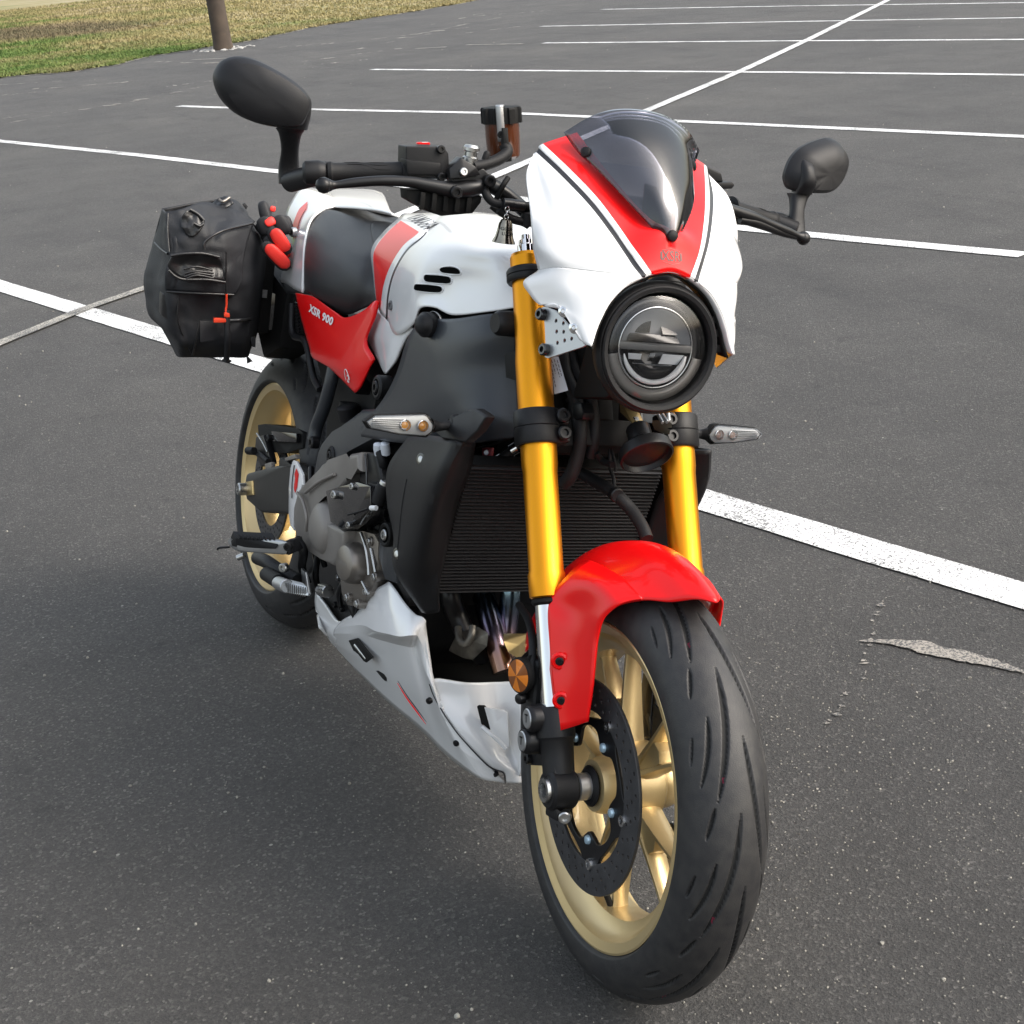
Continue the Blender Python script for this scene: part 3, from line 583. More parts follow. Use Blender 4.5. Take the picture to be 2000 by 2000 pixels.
def rotor(c, r_out, r_in, y, side, parent, fr, m_, holes=(30, 3), carrier=True, n_arm=5, ph=0., bolts=True):
    hs_ = []
    rows = holes[1]; nh = holes[0]
    for k in range(nh):
        for j in range(rows):
            a = 2 * math.pi * (k + (.33 * j)) / nh; rr_ = r_in + (r_out - r_in) * (.22 + .28 * j) ; hs_.append(circ2(rr_ * math.cos(a), rr_ * math.sin(a), .0034, 8))
    M = Matrix.Translation((c[0], y, c[2])) @ Matrix.Rotation(R(90), 4, 'X')
    outer = circ2(0, 0, r_out, 120); inner = circ2(0, 0, r_in, 90)
    plate('brake_disc', outer, [inner] + hs_, .0048, M, m_, parent, fr)
    if carrier:
        # wavy spider ring: lobes out to the buttons, lobes in to the blue bolts
        M2 = Matrix.Translation((c[0], y - side * .0015, c[2])) @ Matrix.Rotation(R(90), 4, 'X'); q5 = 2 * math.pi / n_arm; lo = []; li = []
        for k in range(n_arm):
            a = ph + k * q5
            for r_, d_ in ((.1135, -.13), (.1150, .02), (.1135, .17), (.100, .32), (.095, .55), (.094, .75), (.099, .98)): lo.append((r_ * math.cos(a + d_), r_ * math.sin(a + d_)))
            for r_, d_ in ((.070, -.16), (.064, 0), (.070, .16), (.082, .34), (.0855, .63), (.083, .92)): li.append((r_ * math.cos(a + d_), r_ * math.sin(a + d_)))
        plate('disc_carrier', smooth_loop(lo, 4), [smooth_loop(li, 4)], .006, M2, BLK, parent, fr, bev=.001)
        for k in range(n_arm):
            a = ph + k * q5 + .04; q = M2 @ Vector((.1075 * math.cos(a), .1075 * math.sin(a), 0)) + Vector((0, side * .002, 0))
            lathe('rotor_button', [(0, .001), (.0038, .001), (.0042, .005), (.0078, .005), (.0085, .001), (.0085, -.004), (0, -.004)], q, (0, side, 0), CHROME, parent, fr, n=20)
            a = ph + k * q5 - .02; q = M2 @ Vector((.0745 * math.cos(a), .0745 * math.sin(a), 0)) + Vector((0, side * .003, 0))
            bolt('carrier_bolt', q, (0, side, 0), .0068, BOLTBLUE, parent, fr, h=.005, socket=False)
BOLTBLUE = mat('zinc_blue_bolt', (.42, .58, .70), .3, metal=.5)

fwheel = wheel('front_wheel', (AX.x, 0, AX.z), .0545, bike, FM, phase=R(180 + 8))
tyre('tyre', (AX.x, 0, AX.z), .120, .243, .057, fwheel, FM, tread(10, .06), 1600, 140, True)
rotor(AX, .149, .1065, -.066, -1, fwheel, FM, DISC, ph=R(-2))
rotor(AX, .149, .1065, .066, 1, fwheel, FM, DISCP, ph=R(-2))
cyl('valve', AX + Vector((.012, -.012, -.188)), AX + Vector((.006, -.030, -.150)), .0045, RUB, fwheel, FM)
cyl('axle', AX + Vector((0, -.1, 0)), AX + Vector((0, .1, 0)), .012, STEEL, fwheel, FM)
cyl('axle_spacer', AX + Vector((0, -.090, 0)), AX + Vector((0, -.064, 0)), .019, ALU, fwheel, FM)
cyl('axle_seal', AX + Vector((0, -.071, 0)), AX + Vector((0, -.062, 0)), .029, RUB, fwheel, FM)
# raised casting marks on the hub web between the spokes
CB = (0., 0., .315)
rwheel = wheel('rear_wheel', CB, .080, bike, ID, phase=R(20))
tyre('tyre', CB, .180, .2295, .0855, rwheel, ID, tread(10, .09), 700, 90, False)
rotor(Vector(CB), .1225, .086, -.078, -1, rwheel, ID, DISC, holes=(30, 3), carrier=False)

# ---------------- fork
def leg(sd_):
    Y = .1124 * sd_; A = Vector((AX.x, Y, AX.z)); U_ = SU
    P_ = lambda s, dx=0., dy=0.: A + U_ * s + Vector((dx, dy, 0))
    o = lathe('fork_outer_tube', [(.0225, .262), (.0255, .264), (.0262, .275), (.0262, .295), (.0245, .300), (.0245, .44), (.0258, .452), (.0258, .49), (.0245, .50), (.0258, .53), (.0258, .60), (.0238, .625), (.0238, .66), (.0235, .662), (.0235, .735), (.0245, .737), (.0245, .752), (.0225, .757), (.010, .757)], A, U_, GOLDF, bike, FM, n=64, angle=20)
    lathe('fork_cap', [(.010, .757), (.0135, .757), (.0135, .770), (.011, .772), (.011, .778), (.007, .779), (.007, .786), (0, .786)], A, U_, CHROME, o, FM, n=12)
    cyl('fork_seal', P_(.252), P_(.263), .0235, PLASD, o, FM, n=40)
    cyl('fork_inner_tube', P_(.05), P_(.262), .0190, CHROME, bike, FM, n=48, bev=.02)
    # black axle casting
    b = lathe('fork_bottom', [(.0, .020), (.022, .020), (.0225, .040), (.0235, .066), (.0265, .070), (.0270, .108), (.0255, .112), (.0, .112)], A, U_, PLAS, bike, FM, n=40)
    cyl('axle_clamp', A + Vector((0, -.020, 0)), A + Vector((0, .020, 0)), .0285, PLAS, b, FM, n=36)
    hull('clamp_web', [P_(.05, -.020, -.015), P_(.05, -.020, .015), P_(.05, .020, -.015), P_(.05, .020, .015), A + Vector((-.02, -.016, -.012)), A + Vector((-.02, .016, -.012)), A + Vector((.027, -.016, -.005)), A + Vector((.027, .016, -.005))], PLAS, b, FM, bev=.006)
    hull('pinch_lug', [A + Vector((-.01, -.014, -.020)), A + Vector((.026, -.014, -.016)), A + Vector((.028, .014, -.030)), A + Vector((-.01, .014, -.040)), A + Vector((.03, -.014, -.034)), A + Vector((-.008, -.014, -.042))], PLAS, b, FM, bev=.004)
    bolt('pinch_bolt', A + Vector((.030, -.002, -.027)), (1, -.5 , 0), .009, STEEL, b, FM)
    ax = lathe('axle_end', [(.0, -.003), (.009, -.003), (.010, .004), (.0165, .004), (.0175, .001), (.0175, -.006), (0, -.006)], A + Vector((0, sd_ * .021, 0)), (0, sd_, 0), STEEL, b, FM, n=30)
    return A, P_
LA_, LP_ = leg(1); RA_, RP_ = leg(-1)
# calliper + its bracket, right then left (behind the fork leg)
def calliper(sd_):
    Y = .1124 * sd_; A = Vector((AX.x, Y, AX.z)); B_ = lambda dx, dy, dz: A + Vector((dx, sd_ * dy, dz))
    c = hull('brake_calliper', [B_(-.085, -.052, .155), B_(-.085, .018, .155), B_(-.120, -.052, .150), B_(-.120, .018, .150), B_(-.066, .02, .03), B_(-.066, -.052, .03), B_(-.105, .018, .01), B_(-.105, -.052, .01), B_(-.13, .014, .07), B_(-.13, -.05, .07)], GLOSSB if sd_ > 0 else PLAS, bike, FM, bev=.008, seg=3)
    for k_, q_ in enumerate([(1.4492,-0.15,0.3867),(1.4418,-0.15,0.3503)]):
        dz, dx = q_[2] - A.z, q_[0] - A.x; 
        lathe('piston_cover', [(0, .004), (.0155, .004), (.0175, .002), (.019, -.002), (.020, -.030), (0, -.030)], B_(dx, .036, dz), (0, sd_, 0), BLK, c, FM, n=30)
        lathe('piston_cap', [(0, .0052), (.0125, .0052), (.0140, .0040), (.0140, -.002), (0, -.002)], B_(dx, .0362, dz), (0, sd_, 0), ALU, c, FM, n=30)
        tm = text_mesh('T', .016, bold=.0004)
        tm.transform(Matrix.Translation(B_(dx, .0418, dz)) @ Matrix.Rotation(R(90), 4, 'X') @ Matrix.Rotation(R(15), 4, 'Z')); tm.transform(FM); tm.materials.clear(); tm.materials.append(BLK); link('cap_mark', tm, c)
    hull('calliper_mount', [B_(-.03, -.008, .075), B_(-.03, .014, .075), B_(-.082, .014, .03), B_(-.082, -.008, .03), B_(-.078, .014, .0), B_(-.078, -.008, .0), B_(-.02, .012, .025), B_(-.02, -.008, .025)], PLAS, c, FM, bev=.004)
    bolt('calliper_bolt', B_(-.075, .016, .012), (0, sd_, 0), .008, BLK, c, FM)
    return c
calliper(-1); calliper(1)
tube('brake_hose', [(1.2099,-0.075,0.4646),(1.2996,-0.1,0.4766),(1.3637,-0.12,0.4747),(1.3897,-0.128,0.4571),(1.4055,-0.135,0.4399)], .0058, RUB, bike, FM, n=12)
# amber reflector on the right fork leg
rp = [(1.4004,-0.15,0.4302)][0]
rfl = lathe('side_reflector', [(0, -.010), (.024, -.010), (.0255, -.006), (.0255, 0), (.0235, .001), (0, .001)], rp, (.25, -1, 0), PLASD, bike, FM, n=40)
def refl():
    x, y, d = frame_of(Vector((.25, -1, 0))); c = Vector(rp) + d * .0012
    for k in range(8):
        bm = bmesh.new(); cen = bm.verts.new(c + d * .0035); rg = []
        for j in range(6):
            a = R(22.5) + (k + j / 5) * math.pi / 4; rg.append(bm.verts.new(c + (x * math.cos(a) + y * math.sin(a)) * .0228))
        for u, v in zip(rg, rg[1:]): bm.faces.new([cen, u, v])
        from_bm('reflector_segment', bm, AMBER if k % 2 else AMBD, rfl, FM, smooth=False)
refl()
hull('reflector_bracket', [Vector(rp) + Vector(q) for q in ((.0, .012, .03), (-.01, .03, .028), (0, .012, -.04), (-.01, .03, -.04), (-.015, .014, .02), (-.015, .03, -.03))], PLASD, bike, FM, bev=.002)
bolt('reflector_bolt', [(1.4061,-0.146,0.3978)][0], (.3, -1, 0), .008, BLK, bike, FM, socket=False)

# ---------------- front mudguard
def pol(y, r, a): return (AX.x + r * math.sin(R(a)), y, AX.z + r * math.cos(R(a)))
prof = [(0, .337), (.020, .335), (.040, .3245), (.058, .306), (.074, .278), (.086, .246)]
ends = [25, 23.5, 18, 10.5, 3.5, -2.5]
prof2 = [(0, .349), (.017, .339), (.035, .3145), (.054, .297), (.074, .274), (.088, .246)]; ends = [24.5, 21.5, 17, 11, 5, -1]
rows = []
for f in np.linspace(0, 1, 9):
    g_ = max(0, (f - .45) / .55) ** 1.5
    rows.append([pol(-(y * (1 - g_) + y2 * g_), r * (1 - g_) + r2 * g_, -62 + (e + 62) * f) for (y, r), (y2, r2), e in zip(prof, prof2, ends)])
net('front_mudguard', rows, RED, bike, FM, nu=5, nv=6, thick=.003, sym=True)
mg = bpy.data.objects['front_mudguard']
T = [[(1.5497,-0.0555,0.5922),(1.4822,-0.06,0.6025),(1.392,-0.062,0.5958)],[(1.539,-0.068,0.5861),(1.4817,-0.079,0.5949),(1.408,-0.088,0.5887)],[(1.5303,-0.08,0.5772),(1.466,-0.092,0.5797),(1.4064,-0.104,0.5688)],[(1.5152,-0.0905,0.5543),(1.4452,-0.099,0.5441),(1.3983,-0.119,0.5409)],[(1.5115,-0.093,0.5261),(1.4538,-0.104,0.5164),(1.4083,-0.1215,0.5189)],[(1.5148,-0.0945,0.5004),(1.4681,-0.106,0.4828),(1.4281,-0.122,0.4727)],[(1.521,-0.096,0.4598),(1.4843,-0.108,0.4431),(1.4524,-0.122,0.4332)],[(1.5227,-0.0975,0.4102),(1.4994,-0.107,0.3933),(1.4799,-0.119,0.3791)]]
net('mudguard_side', T, RED, mg, FM, nu=6, nv=6, thick=.003)
net('mudguard_side', [[(x, -y, z) for x, y, z in r] for r in T], RED, mg, FM, nu=6, nv=6, thick=.003)
for q in [(1.4509,-0.117,0.4713),(1.4708,-0.117,0.4219)]:
    for s in (1, -1):
        v = Vector((q[0] + .004, q[1] * s, q[2])); lathe('mudguard_bolt_boss', [(.010, -.004), (.0125, -.002), (.0125, .001), (.0095, .003), (.009, 0)], v, (.85, -.5 * s, 0), RED, mg, FM, n=24)
        bolt('mudguard_bolt', v, (.85, -.5 * s, 0), .0060, BLK, mg, FM, h=.0025)

# ---------------- clamps
def clamp(name, s, h, rad, lug):
    base = Vector((AX.x, 0, AX.z)) + SU * s
    o = None
    for sd_ in (-1, 1):
        A = base + Vector((0, sd_ * .1124, 0))
        c = lathe(name if sd_ < 0 else 'clamp_ring', [(.0235, -h), (rad - .002, -h), (rad, -h + .003), (rad, -.001), (rad - .001, 0), (rad, .001), (rad, h - .003), (rad - .002, h), (.0235, h)], A, SU, PLAS, bike if sd_ < 0 else o, FM, n=44)
        if sd_ < 0: o = c
        if lug:
            x_ = Vector((math.cos(R(25)), 0, math.sin(R(25))))
            for k in (-1, 1):
                cc = A + SU * (k * h * .5) + x_ * .018 + Vector((0, -sd_ * .026, 0))
                hull('clamp_lug', [cc + x_ * u + Vector((0, v, 0)) + SU * w for u in (-.02, .009) for v in (-.013, .013) for w in (-h * .46, h * .46)], PLAS, o, FM, bev=.005, seg=3)
                bolt('clamp_bolt', cc + x_ * .012, x_, .0105, BLK, o, FM)
    x_ = Vector((math.cos(R(25)), 0, math.sin(R(25))))
    hull('bridge', [base + Vector((0, y, 0)) + x_ * (u - .045) + SU * w for y, e in ((-.10, .018), (-.03, .03), (.03, .03), (.10, .018)) for u in (-e, e) for w in (-h * .8, h * .8)], PLASD, o, FM, bev=.004)
    return o
clamp('lower_fork_clamp', .503, .025, .0335, True)
clamp('upper_fork_clamp', .725, .010, .031, False)
cyl('steering_stem', Vector((AX.x - .045, 0, AX.z)) + SU * .50, Vector((AX.x - .045, 0, AX.z)) + SU * .76, .027, PLASD, bike, FM)
# ---------------- headlight
HC = Vector((1.400, 0, .898)); HN = Vector((.997, -.05, .05)).normalized()
hl = lathe('headlight', [(0, -.105), (.030, -.103), (.058, -.088), (.076, -.055), (.083, -.026), (.086, -.020), (.0905, -.018), (.0915, -.012), (.0905, -.004), (.0875, .001), (.086, .001), (.0855, .005), (.0835, .007), (.0785, .006), (.0765, .002), (.0755, -.010), (.070, -.022), (0, -.040)], HC, HN, [PLAS, mat('headlight_inner_black', (.02, .02, .021), .3)], bike, FM, n=96, angle=25, colmat=[0] * 13 + [1] * 4)
def HP(u, v, w): return HC + hx * u + hy * v + hd * w       # u sideways, v up
hx, hy, hd = Vector((.05, .9987, 0)).normalized(), None, HN
hy = hd.cross(hx).normalized()
if hy.z < 0: hy = -hy
def ring_(name, r1, r2, w, m_, tilt=0., a0=0, a1=360, n=64):
    bm = bmesh.new(); A = []; B = []
    for k in range(n + 1):
        a = R(a0 + (a1 - a0) * k / n); A.append(bm.verts.new(HP(r1 * math.cos(a), r1 * math.sin(a), w + tilt))); B.append(bm.verts.new(HP(r2 * math.cos(a), r2 * math.sin(a), w)))
    for k in range(n): bm.faces.new([A[k], A[k + 1], B[k + 1], B[k]])
    bmesh.ops.remove_doubles(bm, verts=bm.verts, dist=1e-6)
    o = from_bm(name, bm, m_, hl, FM); md = o.modifiers.new('s', 'SOLIDIFY'); md.thickness = .0012; return o
INNER = mat('headlight_dark_trim', (.016, .016, .018), .25, coat=.2); SMOKE = mat('headlight_grey_trim', (.34, .32, .30), .35, metal=.1, coat=.6)
ring_('trim_ring', .056, .0745, -.018, INNER, .006)
ring_('trim_ring_lower', .0575, .073, -.0105, SMOKE, .002, 190, 350)
ring_('trim_lip', .0535, .0565, -.010, REFL)
# reflector cups, upper and lower
def cup(name, s, m_, m2):
    bm = bmesh.new(); rings = []
    for r_, w in ((.053, -.011), (.050, -.014), (.040, -.024), (.026, -.031), (.010, -.034)):
        rg = []
        for k in range(25):
            a = R(7 + 166 * k / 24); u = r_ * math.cos(a); v = s * max(.0055, r_ * math.sin(a)); rg.append(bm.verts.new(HP(u, v, w)))
        rings.append(rg)
    for A, B in zip(rings, rings[1:]):
        for k in range(24): bm.faces.new([A[k], A[k + 1], B[k + 1], B[k]])
    from_bm(name, bm, m_, hl, FM, angle=20)
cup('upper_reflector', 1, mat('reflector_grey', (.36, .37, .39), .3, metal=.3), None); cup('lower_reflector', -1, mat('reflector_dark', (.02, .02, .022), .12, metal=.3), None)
LREF = mat('lamp_facet_silver', (.80, .83, .87), .25, metal=.1)
# facets inside both halves
for (u0, u1, v0, v1, w0, w1, mm_) in ((-.040, .040, .0065, .016, -.020, -.026, INNER), (-.034, -.004, .018, .040, -.028, -.026, INNER), (.014, .036, .018, .030, -.022, -.030, SMOKE), (-.038, -.018, -.010, -.018, -.016, -.022, LREF), (-.006, .002, -.009, -.020, -.014, -.022, REFL), (.012, .044, -.008, -.022, -.012, -.020, LREF), (-.030, .03, -.024, -.026, -.016, -.020, REFL)):
    bm = bmesh.new(); bm.faces.new([bm.verts.new(HP(*q)) for q in ((u0, v0, w0), (u1, v0, w0), (u1 * .9, v1, w1), (u0 * .9, v1, w1))]); o = from_bm('reflector_facet', bm, mm_, hl, FM, smooth=False); md = o.modifiers.new('s', 'SOLIDIFY'); md.thickness = .001
bm = bmesh.new()
tube('daylight_crescent', [HP(.0475 * math.cos(R(a)), .0475 * math.sin(R(a)), -.011) for a in range(193, 350, 12)], [.0010, .0026, .0034, .0036, .0036, .0036, .0036, .0036, .0036, .0040, .0045, .0045, .0036, .0018], mat('crescent_white', (.92, .92, .93), .25), hl, FM, n=10, sub=3)
hull('cross_bar', [HP(s * u, v, w) for s in (-1, 1) for u, v, w in ((.055, .006, -.010), (.055, -.0045, -.010), (.055, .006, -.014), (.055, -.0045, -.014), (.0, .0045, -.004), (0, -.003, -.004))], mat('cross_bar_grey', (.12, .12, .12), .4), hl, FM, bev=.0012)
lathe('headlight_lens', [(.0755, -.006), (.074, -.001), (.065, .004), (.045, .009), (.02, .0115), (0, .012)], HC, HN, GLASS, hl, FM, n=64, caps=False)
hull('headlight_bracket', [HC + Vector(q) for q in ((-.11, -.05, .03), (-.11, .05, .03), (-.05, -.04, -.08), (-.05, .04, -.08), (-.13, -.06, -.10), (-.13, .06, -.10), (-.08, -.03, .05), (-.08, .03, .05))], PLASD, bike, FM, bev=.006)

# ---------------- fairing: columns run from the screen opening outwards
colA = [[(1.219,-0.077,1.1638),(1.2238,-0.128,1.143),(1.2262,-0.134,1.1348),(1.2253,-0.1365,1.1309),(1.2254,-0.138,1.1297),(1.2248,-0.1385,1.1294),(1.2243,-0.139,1.1289),(1.2235,-0.14,1.1282)],[(1.2779,-0.056,1.1219),(1.2749,-0.106,1.1146),(1.2885,-0.118,1.1066),(1.2809,-0.1175,1.103),(1.2827,-0.132,1.1024),(1.2714,-0.1405,1.1028),(1.2508,-0.1445,1.1032),(1.2529,-0.16,1.1018)],[(1.3265,-0.034,1.0859),(1.3224,-0.084,1.0842),(1.3395,-0.098,1.0767),(1.3272,-0.095,1.0725),(1.3224,-0.1235,1.0698),(1.3072,-0.136,1.0679),(1.2892,-0.147,1.0659),(1.2834,-0.163,1.062)],[(1.3577,-0.014,1.0636),(1.3582,-0.065,1.0529),(1.3753,-0.08,1.0466),(1.3605,-0.0755,1.0421),(1.3523,-0.1135,1.0392),(1.3338,-0.133,1.0366),(1.3149,-0.1525,1.0339),(1.2954,-0.16,1.0317)],[(1.3856,0.0,1.0557),(1.3783,-0.052,1.0319),(1.3953,-0.067,1.025),(1.3789,-0.0615,1.0201),(1.3715,-0.108,1.0193),(1.3546,-0.131,1.017),(1.3266,-0.1545,1.0131),(1.2977,-0.156,1.0092)],[(1.3942,0.0,1.033),(1.3921,-0.0405,1.0153),(1.4013,-0.053,1.0077),(1.3918,-0.051,1.0035),(1.3769,-0.1005,1.0032),(1.3547,-0.125,1.0008),(1.3368,-0.148,1.0001),(1.2988,-0.15,0.992)],[(1.4034,0.0,1.0045),(1.4036,-0.0295,0.9987),(1.4041,-0.04,0.9948),(1.4028,-0.043,0.9927),(1.3813,-0.091,0.9905),(1.3562,-0.114,0.9869),(1.3437,-0.14,0.9898),(1.3045,-0.1475,0.9796)]]
for r_ in colA:
    for j in (2,): r_[j] = tuple(np.array(r_[3]) * .52 + np.array(r_[1]) * .48)
FMATS = [RED, WHITE, STRIPE, PLASD, PLASD, PLASD]; FKW = dict(nu=6, nv=5, skipc=1, thick=.0035, colmat=[0, 1, 2, 1, 1, 1, 1], offset=0)
def fair(r, i, j, k):       # pull the free columns on to a taut, slightly bulged curve
    a, b = np.array(r[i]), np.array(r[k]); n_ = np.array((.86, -.50, .10)); m_ = k - i
    for q in range(1, m_):
        t = q / m_; r[i + q] = tuple(a + (b - a) * t + n_ * j * 4 * t * (1 - t))
for r_, b_ in zip(colA, (0, .0050, .0085, .0095, .0095, .009, .008)): fair(r_, 3, b_, 6)
ph_ = lambda r: (r[1][0], -r[1][1], r[1][2]) if abs(r[0][1]) < 1e-4 else tuple(2 * np.array(r[0]) - np.array(r[1]))
colC = [[ph_(r)] + list(r) for r in colA]
FAIRW = net('front_fairing', colC, FMATS, bike, FM, both=True, **FKW)
for o_ in (FAIRW,):
    if sum(p_.normal.x * p_.area for p_ in o_.data.polygons) < 0: o_.data.flip_normals()
    o_.modifiers['s'].material_offset = 3
hull('instrument_display', [(x + dx, y, z + dx * .5) for y in (-.062, .062) for x, z in ((1.27, 1.055), (1.20, 1.13)) for dx in (0, -.03)], GLOSSB, bike, FM, bev=.006)
colB = [[(1.3789,-0.0615,1.0201),(1.3715,-0.108,1.0193),(1.3546,-0.131,1.017),(1.3266,-0.1545,1.0131),(1.2977,-0.156,1.0092)],[(1.3918,-0.051,1.0035),(1.3769,-0.1005,1.0032),(1.3547,-0.125,1.0008),(1.3368,-0.148,1.0001),(1.2988,-0.15,0.992)],[(1.4028,-0.043,0.9927),(1.3813,-0.091,0.9905),(1.3562,-0.114,0.9869),(1.3437,-0.14,0.9898),(1.3045,-0.1475,0.9796)],[(1.4012,-0.0655,0.9786),(1.3892,-0.095,0.9782),(1.37,-0.111,0.9754),(1.3459,-0.141,0.9754),(1.2991,-0.165,0.9622)],[(1.4021,-0.0845,0.9572),(1.3946,-0.105,0.9617),(1.3823,-0.117,0.9633),(1.354,-0.137,0.9619),(1.3097,-0.161,0.9494)],[(1.4059,-0.0975,0.9324),(1.4014,-0.113,0.9403),(1.3865,-0.12,0.9426),(1.3637,-0.131,0.9426),(1.3299,-0.15,0.9361)],[(1.4086,-0.1035,0.9148),(1.4039,-0.113,0.9178),(1.3926,-0.118,0.9217),(1.38,-0.125,0.9297),(1.3557,-0.138,0.9417)],[(1.4148,-0.11,0.8985),(1.408,-0.111,0.8963),(1.4047,-0.112,0.8966),(1.401,-0.114,0.8996),(1.3952,-0.12,0.9061)]]
for i_ in range(3): colB[i_] = list(colA[4 + i_][3:])
for r_, b_ in zip(colB[3:], (.006, .005, .004, .002, .0008)): fair(r_, 0, b_, 3)
fb = net('side_fairing', colB, WHITE, FAIRW, FM, nu=6, nv=7, thick=.0035, skip=2)
fb2 = net('side_fairing', [[(x, -y, z) for x, y, z in r] for r in colB], WHITE, FAIRW, FM, nu=6, nv=7, thick=.0035, skip=2)
# rolled lip round the headlight arch
lip = [tuple(c[0]) for c in colB[:1:-1]] ; lipc = [colA[6][3], colA[6][2], colA[6][1], colA[6][0]]
half = lip[:-1] + lipc
full = half + [(x, -y, z) for x, y, z in half[-2::-1]]
rows = [[(x, y, z) for x, y, z in full], [(x - .004, y * .985, z - .003 if abs(y) < .1 else z) for x, y, z in full], [(x - .016, y * .97, z - .004 if abs(y) < .1 else z) for x, y, z in full]]
def lipmat():
    n_ = len(full) - 1; return [STRIPE if False else WHITE]
net('fairing_lip', rows, WHITE, FAIRW, FM, nu=2, nv=5, thick=.002)
mid = [q for q in full if abs(q[1]) < .031]
net('fairing_lip_red', [[(x + .0006, y, z + .0004) for x, y, z in mid], [(x - .0034, y, z - .0032) for x, y, z in mid]], RED, FAIRW, FM, nu=2, nv=5, thick=.002)
net('fairing_inner_trim', [[(x - .006, y * .955, z - .006) for x, y, z in full], [(x - .03, y * .93, z - .006) for x, y, z in full]], PLASD, FAIRW, FM, nu=2, nv=5, thick=.002)
for a in (28, 16, 3):   # ribs between lamp and fairing on the bike's left
    hull('fairing_rib', [HC + hx * (math.cos(R(a + d)) * r_) + hy * (math.sin(R(a + d)) * r_) + hd * w for d in (-3.2, 3.2) for r_ in (.088, .103) for w in (-.03, -.008)], PLASD, FAIRW, FM, bev=.001)
# screen
S_ = [[(1.388, 0, 1.040), (1.388, -.004, 1.040), (1.386, -.008, 1.041), (1.384, -.0115, 1.043)],
      [(1.384, 0, 1.060), (1.382, -.010, 1.060), (1.378, -.018, 1.060), (1.369, -.026, 1.060)],
      [(1.372, 0, 1.088), (1.369, -.018, 1.088), (1.358, -.032, 1.086), (1.341, -.046, 1.084)],
      [(1.350, 0, 1.122), (1.344, -.026, 1.121), (1.329, -.048, 1.117), (1.303, -.066, 1.112)],
      [(1.315, 0, 1.162), (1.309, -.034, 1.160), (1.292, -.063, 1.153), (1.258, -.088, 1.140)],
      [(1.283, 0, 1.187), (1.277, -.038, 1.184), (1.262, -.072, 1.174), (1.232, -.099, 1.157)],
      [(1.256, 0, 1.203), (1.252, -.040, 1.199), (1.241, -.075, 1.187), (1.216, -.105, 1.167)]]
_ed = [(1.3865,0.0,1.0435),(1.3766,-0.014,1.0458),(1.3642,-0.031,1.0602),(1.3358,-0.055,1.0875),(1.2945,-0.075,1.1143),(1.2584,-0.09,1.1337),(1.2366,-0.107,1.1586)]
for r_, e_ in zip(S_, _ed): r_[3] = (e_[0] - .001, e_[1], e_[2] + .001); m_ = np.array(r_[0]); r_[2] = tuple(np.array(r_[2]) * .5 + .5 * (np.array(r_[3]) * .72 + m_ * .28 + np.array([.28 * abs(e_[1]) * .5, 0, .10 * abs(e_[1])])))
scr = net('screen', [[(x + .006, y, z + .003) for x, y, z in r] for r in S_], SCREEN, FAIRW, FM, nu=6, nv=6, thick=.0028, sym=True)
BF = bvh_of([FAIRW, fb, scr], FM)
for y, z in ((-.0845, 1.141), (.0845, 1.141), (0, 1.050)):
    loc, nrm, i, d = BF.ray_cast(Vector((1.7, y, z)), Vector((-1, 0, 0)))
    if loc:
        if nrm.x < 0: nrm = -nrm
        lathe('screen_bolt', [(0, -.004), (.0076, -.004), (.0078, .000), (.0068, .003), (.0035, .0046), (0, .005)], loc, nrm, RUB, FAIRW, FM, n=24)
# badge reading XSR
BF2 = bvh_of([FAIRW], FM)
for s, x0, sz in (('XSR', 0, .0185),):
    tm = text_mesh(s, sz, spacing=1.0, bold=.0002, sx=.62)
    decal('badge_lettering', tm, lambda x, y: (1.7, x * 1.35 - .0005, 1.023 + y), (-1, 0, 0), BF2, EMB, FAIRW, FM)
for sg in (-1, 1):
    decal('badge_wing', grid_poly([(sg * q[0], q[1]) for q in ((.0135, -.0055), (.0165, -.0048), (.0165, .0048), (.0135, .0055))], .004), lambda x, y: (1.7, x, 1.023 + y), (-1, 0, 0), BF2, EMB, FAIRW, FM)
    decal('badge_frame', grid_poly([(-.0135, sg * .0075), (0, sg * .0105), (.0135, sg * .0075), (.0135, sg * .0068), (0, sg * .0098), (-.0135, sg * .0068)], .004), lambda x, y: (1.7, x, 1.023 + y), (-1, 0, 0), BF2, EMB, FAIRW, FM)
# drilled fairing bracket
br = [(1.3029,-0.134,0.9301),(1.3088,-0.1324,0.9314),(1.3296,-0.1275,0.9301),(1.3428,-0.1248,0.9253),(1.4055,-0.113,0.898),(1.4023,-0.1141,0.8955),(1.3377,-0.1334,0.8664),(1.3317,-0.1348,0.8668),(1.3268,-0.1356,0.8705),(1.3278,-0.1341,0.8803),(1.3173,-0.1337,0.904),(1.3124,-0.1337,0.9141),(1.3028,-0.1355,0.9178),(1.2996,-0.1355,0.9245)]
bh = [(1.3366,-0.1273,0.9174),(1.3525,-0.1235,0.917),(1.3428,-0.1275,0.9038),(1.357,-0.1238,0.9062),(1.3498,-0.1276,0.8897),(1.363,-0.1236,0.8955),(1.376,-0.1198,0.9006)]
bracket, bn = plate3('fairing_bracket', br, bh, .0031, .003, ALU, bike, FM)
bn = bn if bn.y < 0 else -bn
for q in [(1.308,-0.1355,0.9209),(1.3316,-0.1352,0.8764)]: bolt('bracket_bolt', Vector(q) + bn * .002, bn, .0085, GLOSSB, bracket, FM, h=.007)
for q in [(1.3644,-0.13,0.9354),(1.3843,-0.121,0.9174)]:
    lathe('washer_bolt', [(0, -.003), (.0085, -.003), (.0088, .001), (.0060, .0018), (.0052, .004), (.003, .0046), (.003, .002), (0, .002)], Vector(q) + bn * .001, (bn + Vector((.5, 0, 0))), CHROME, bracket, FM, n=24)
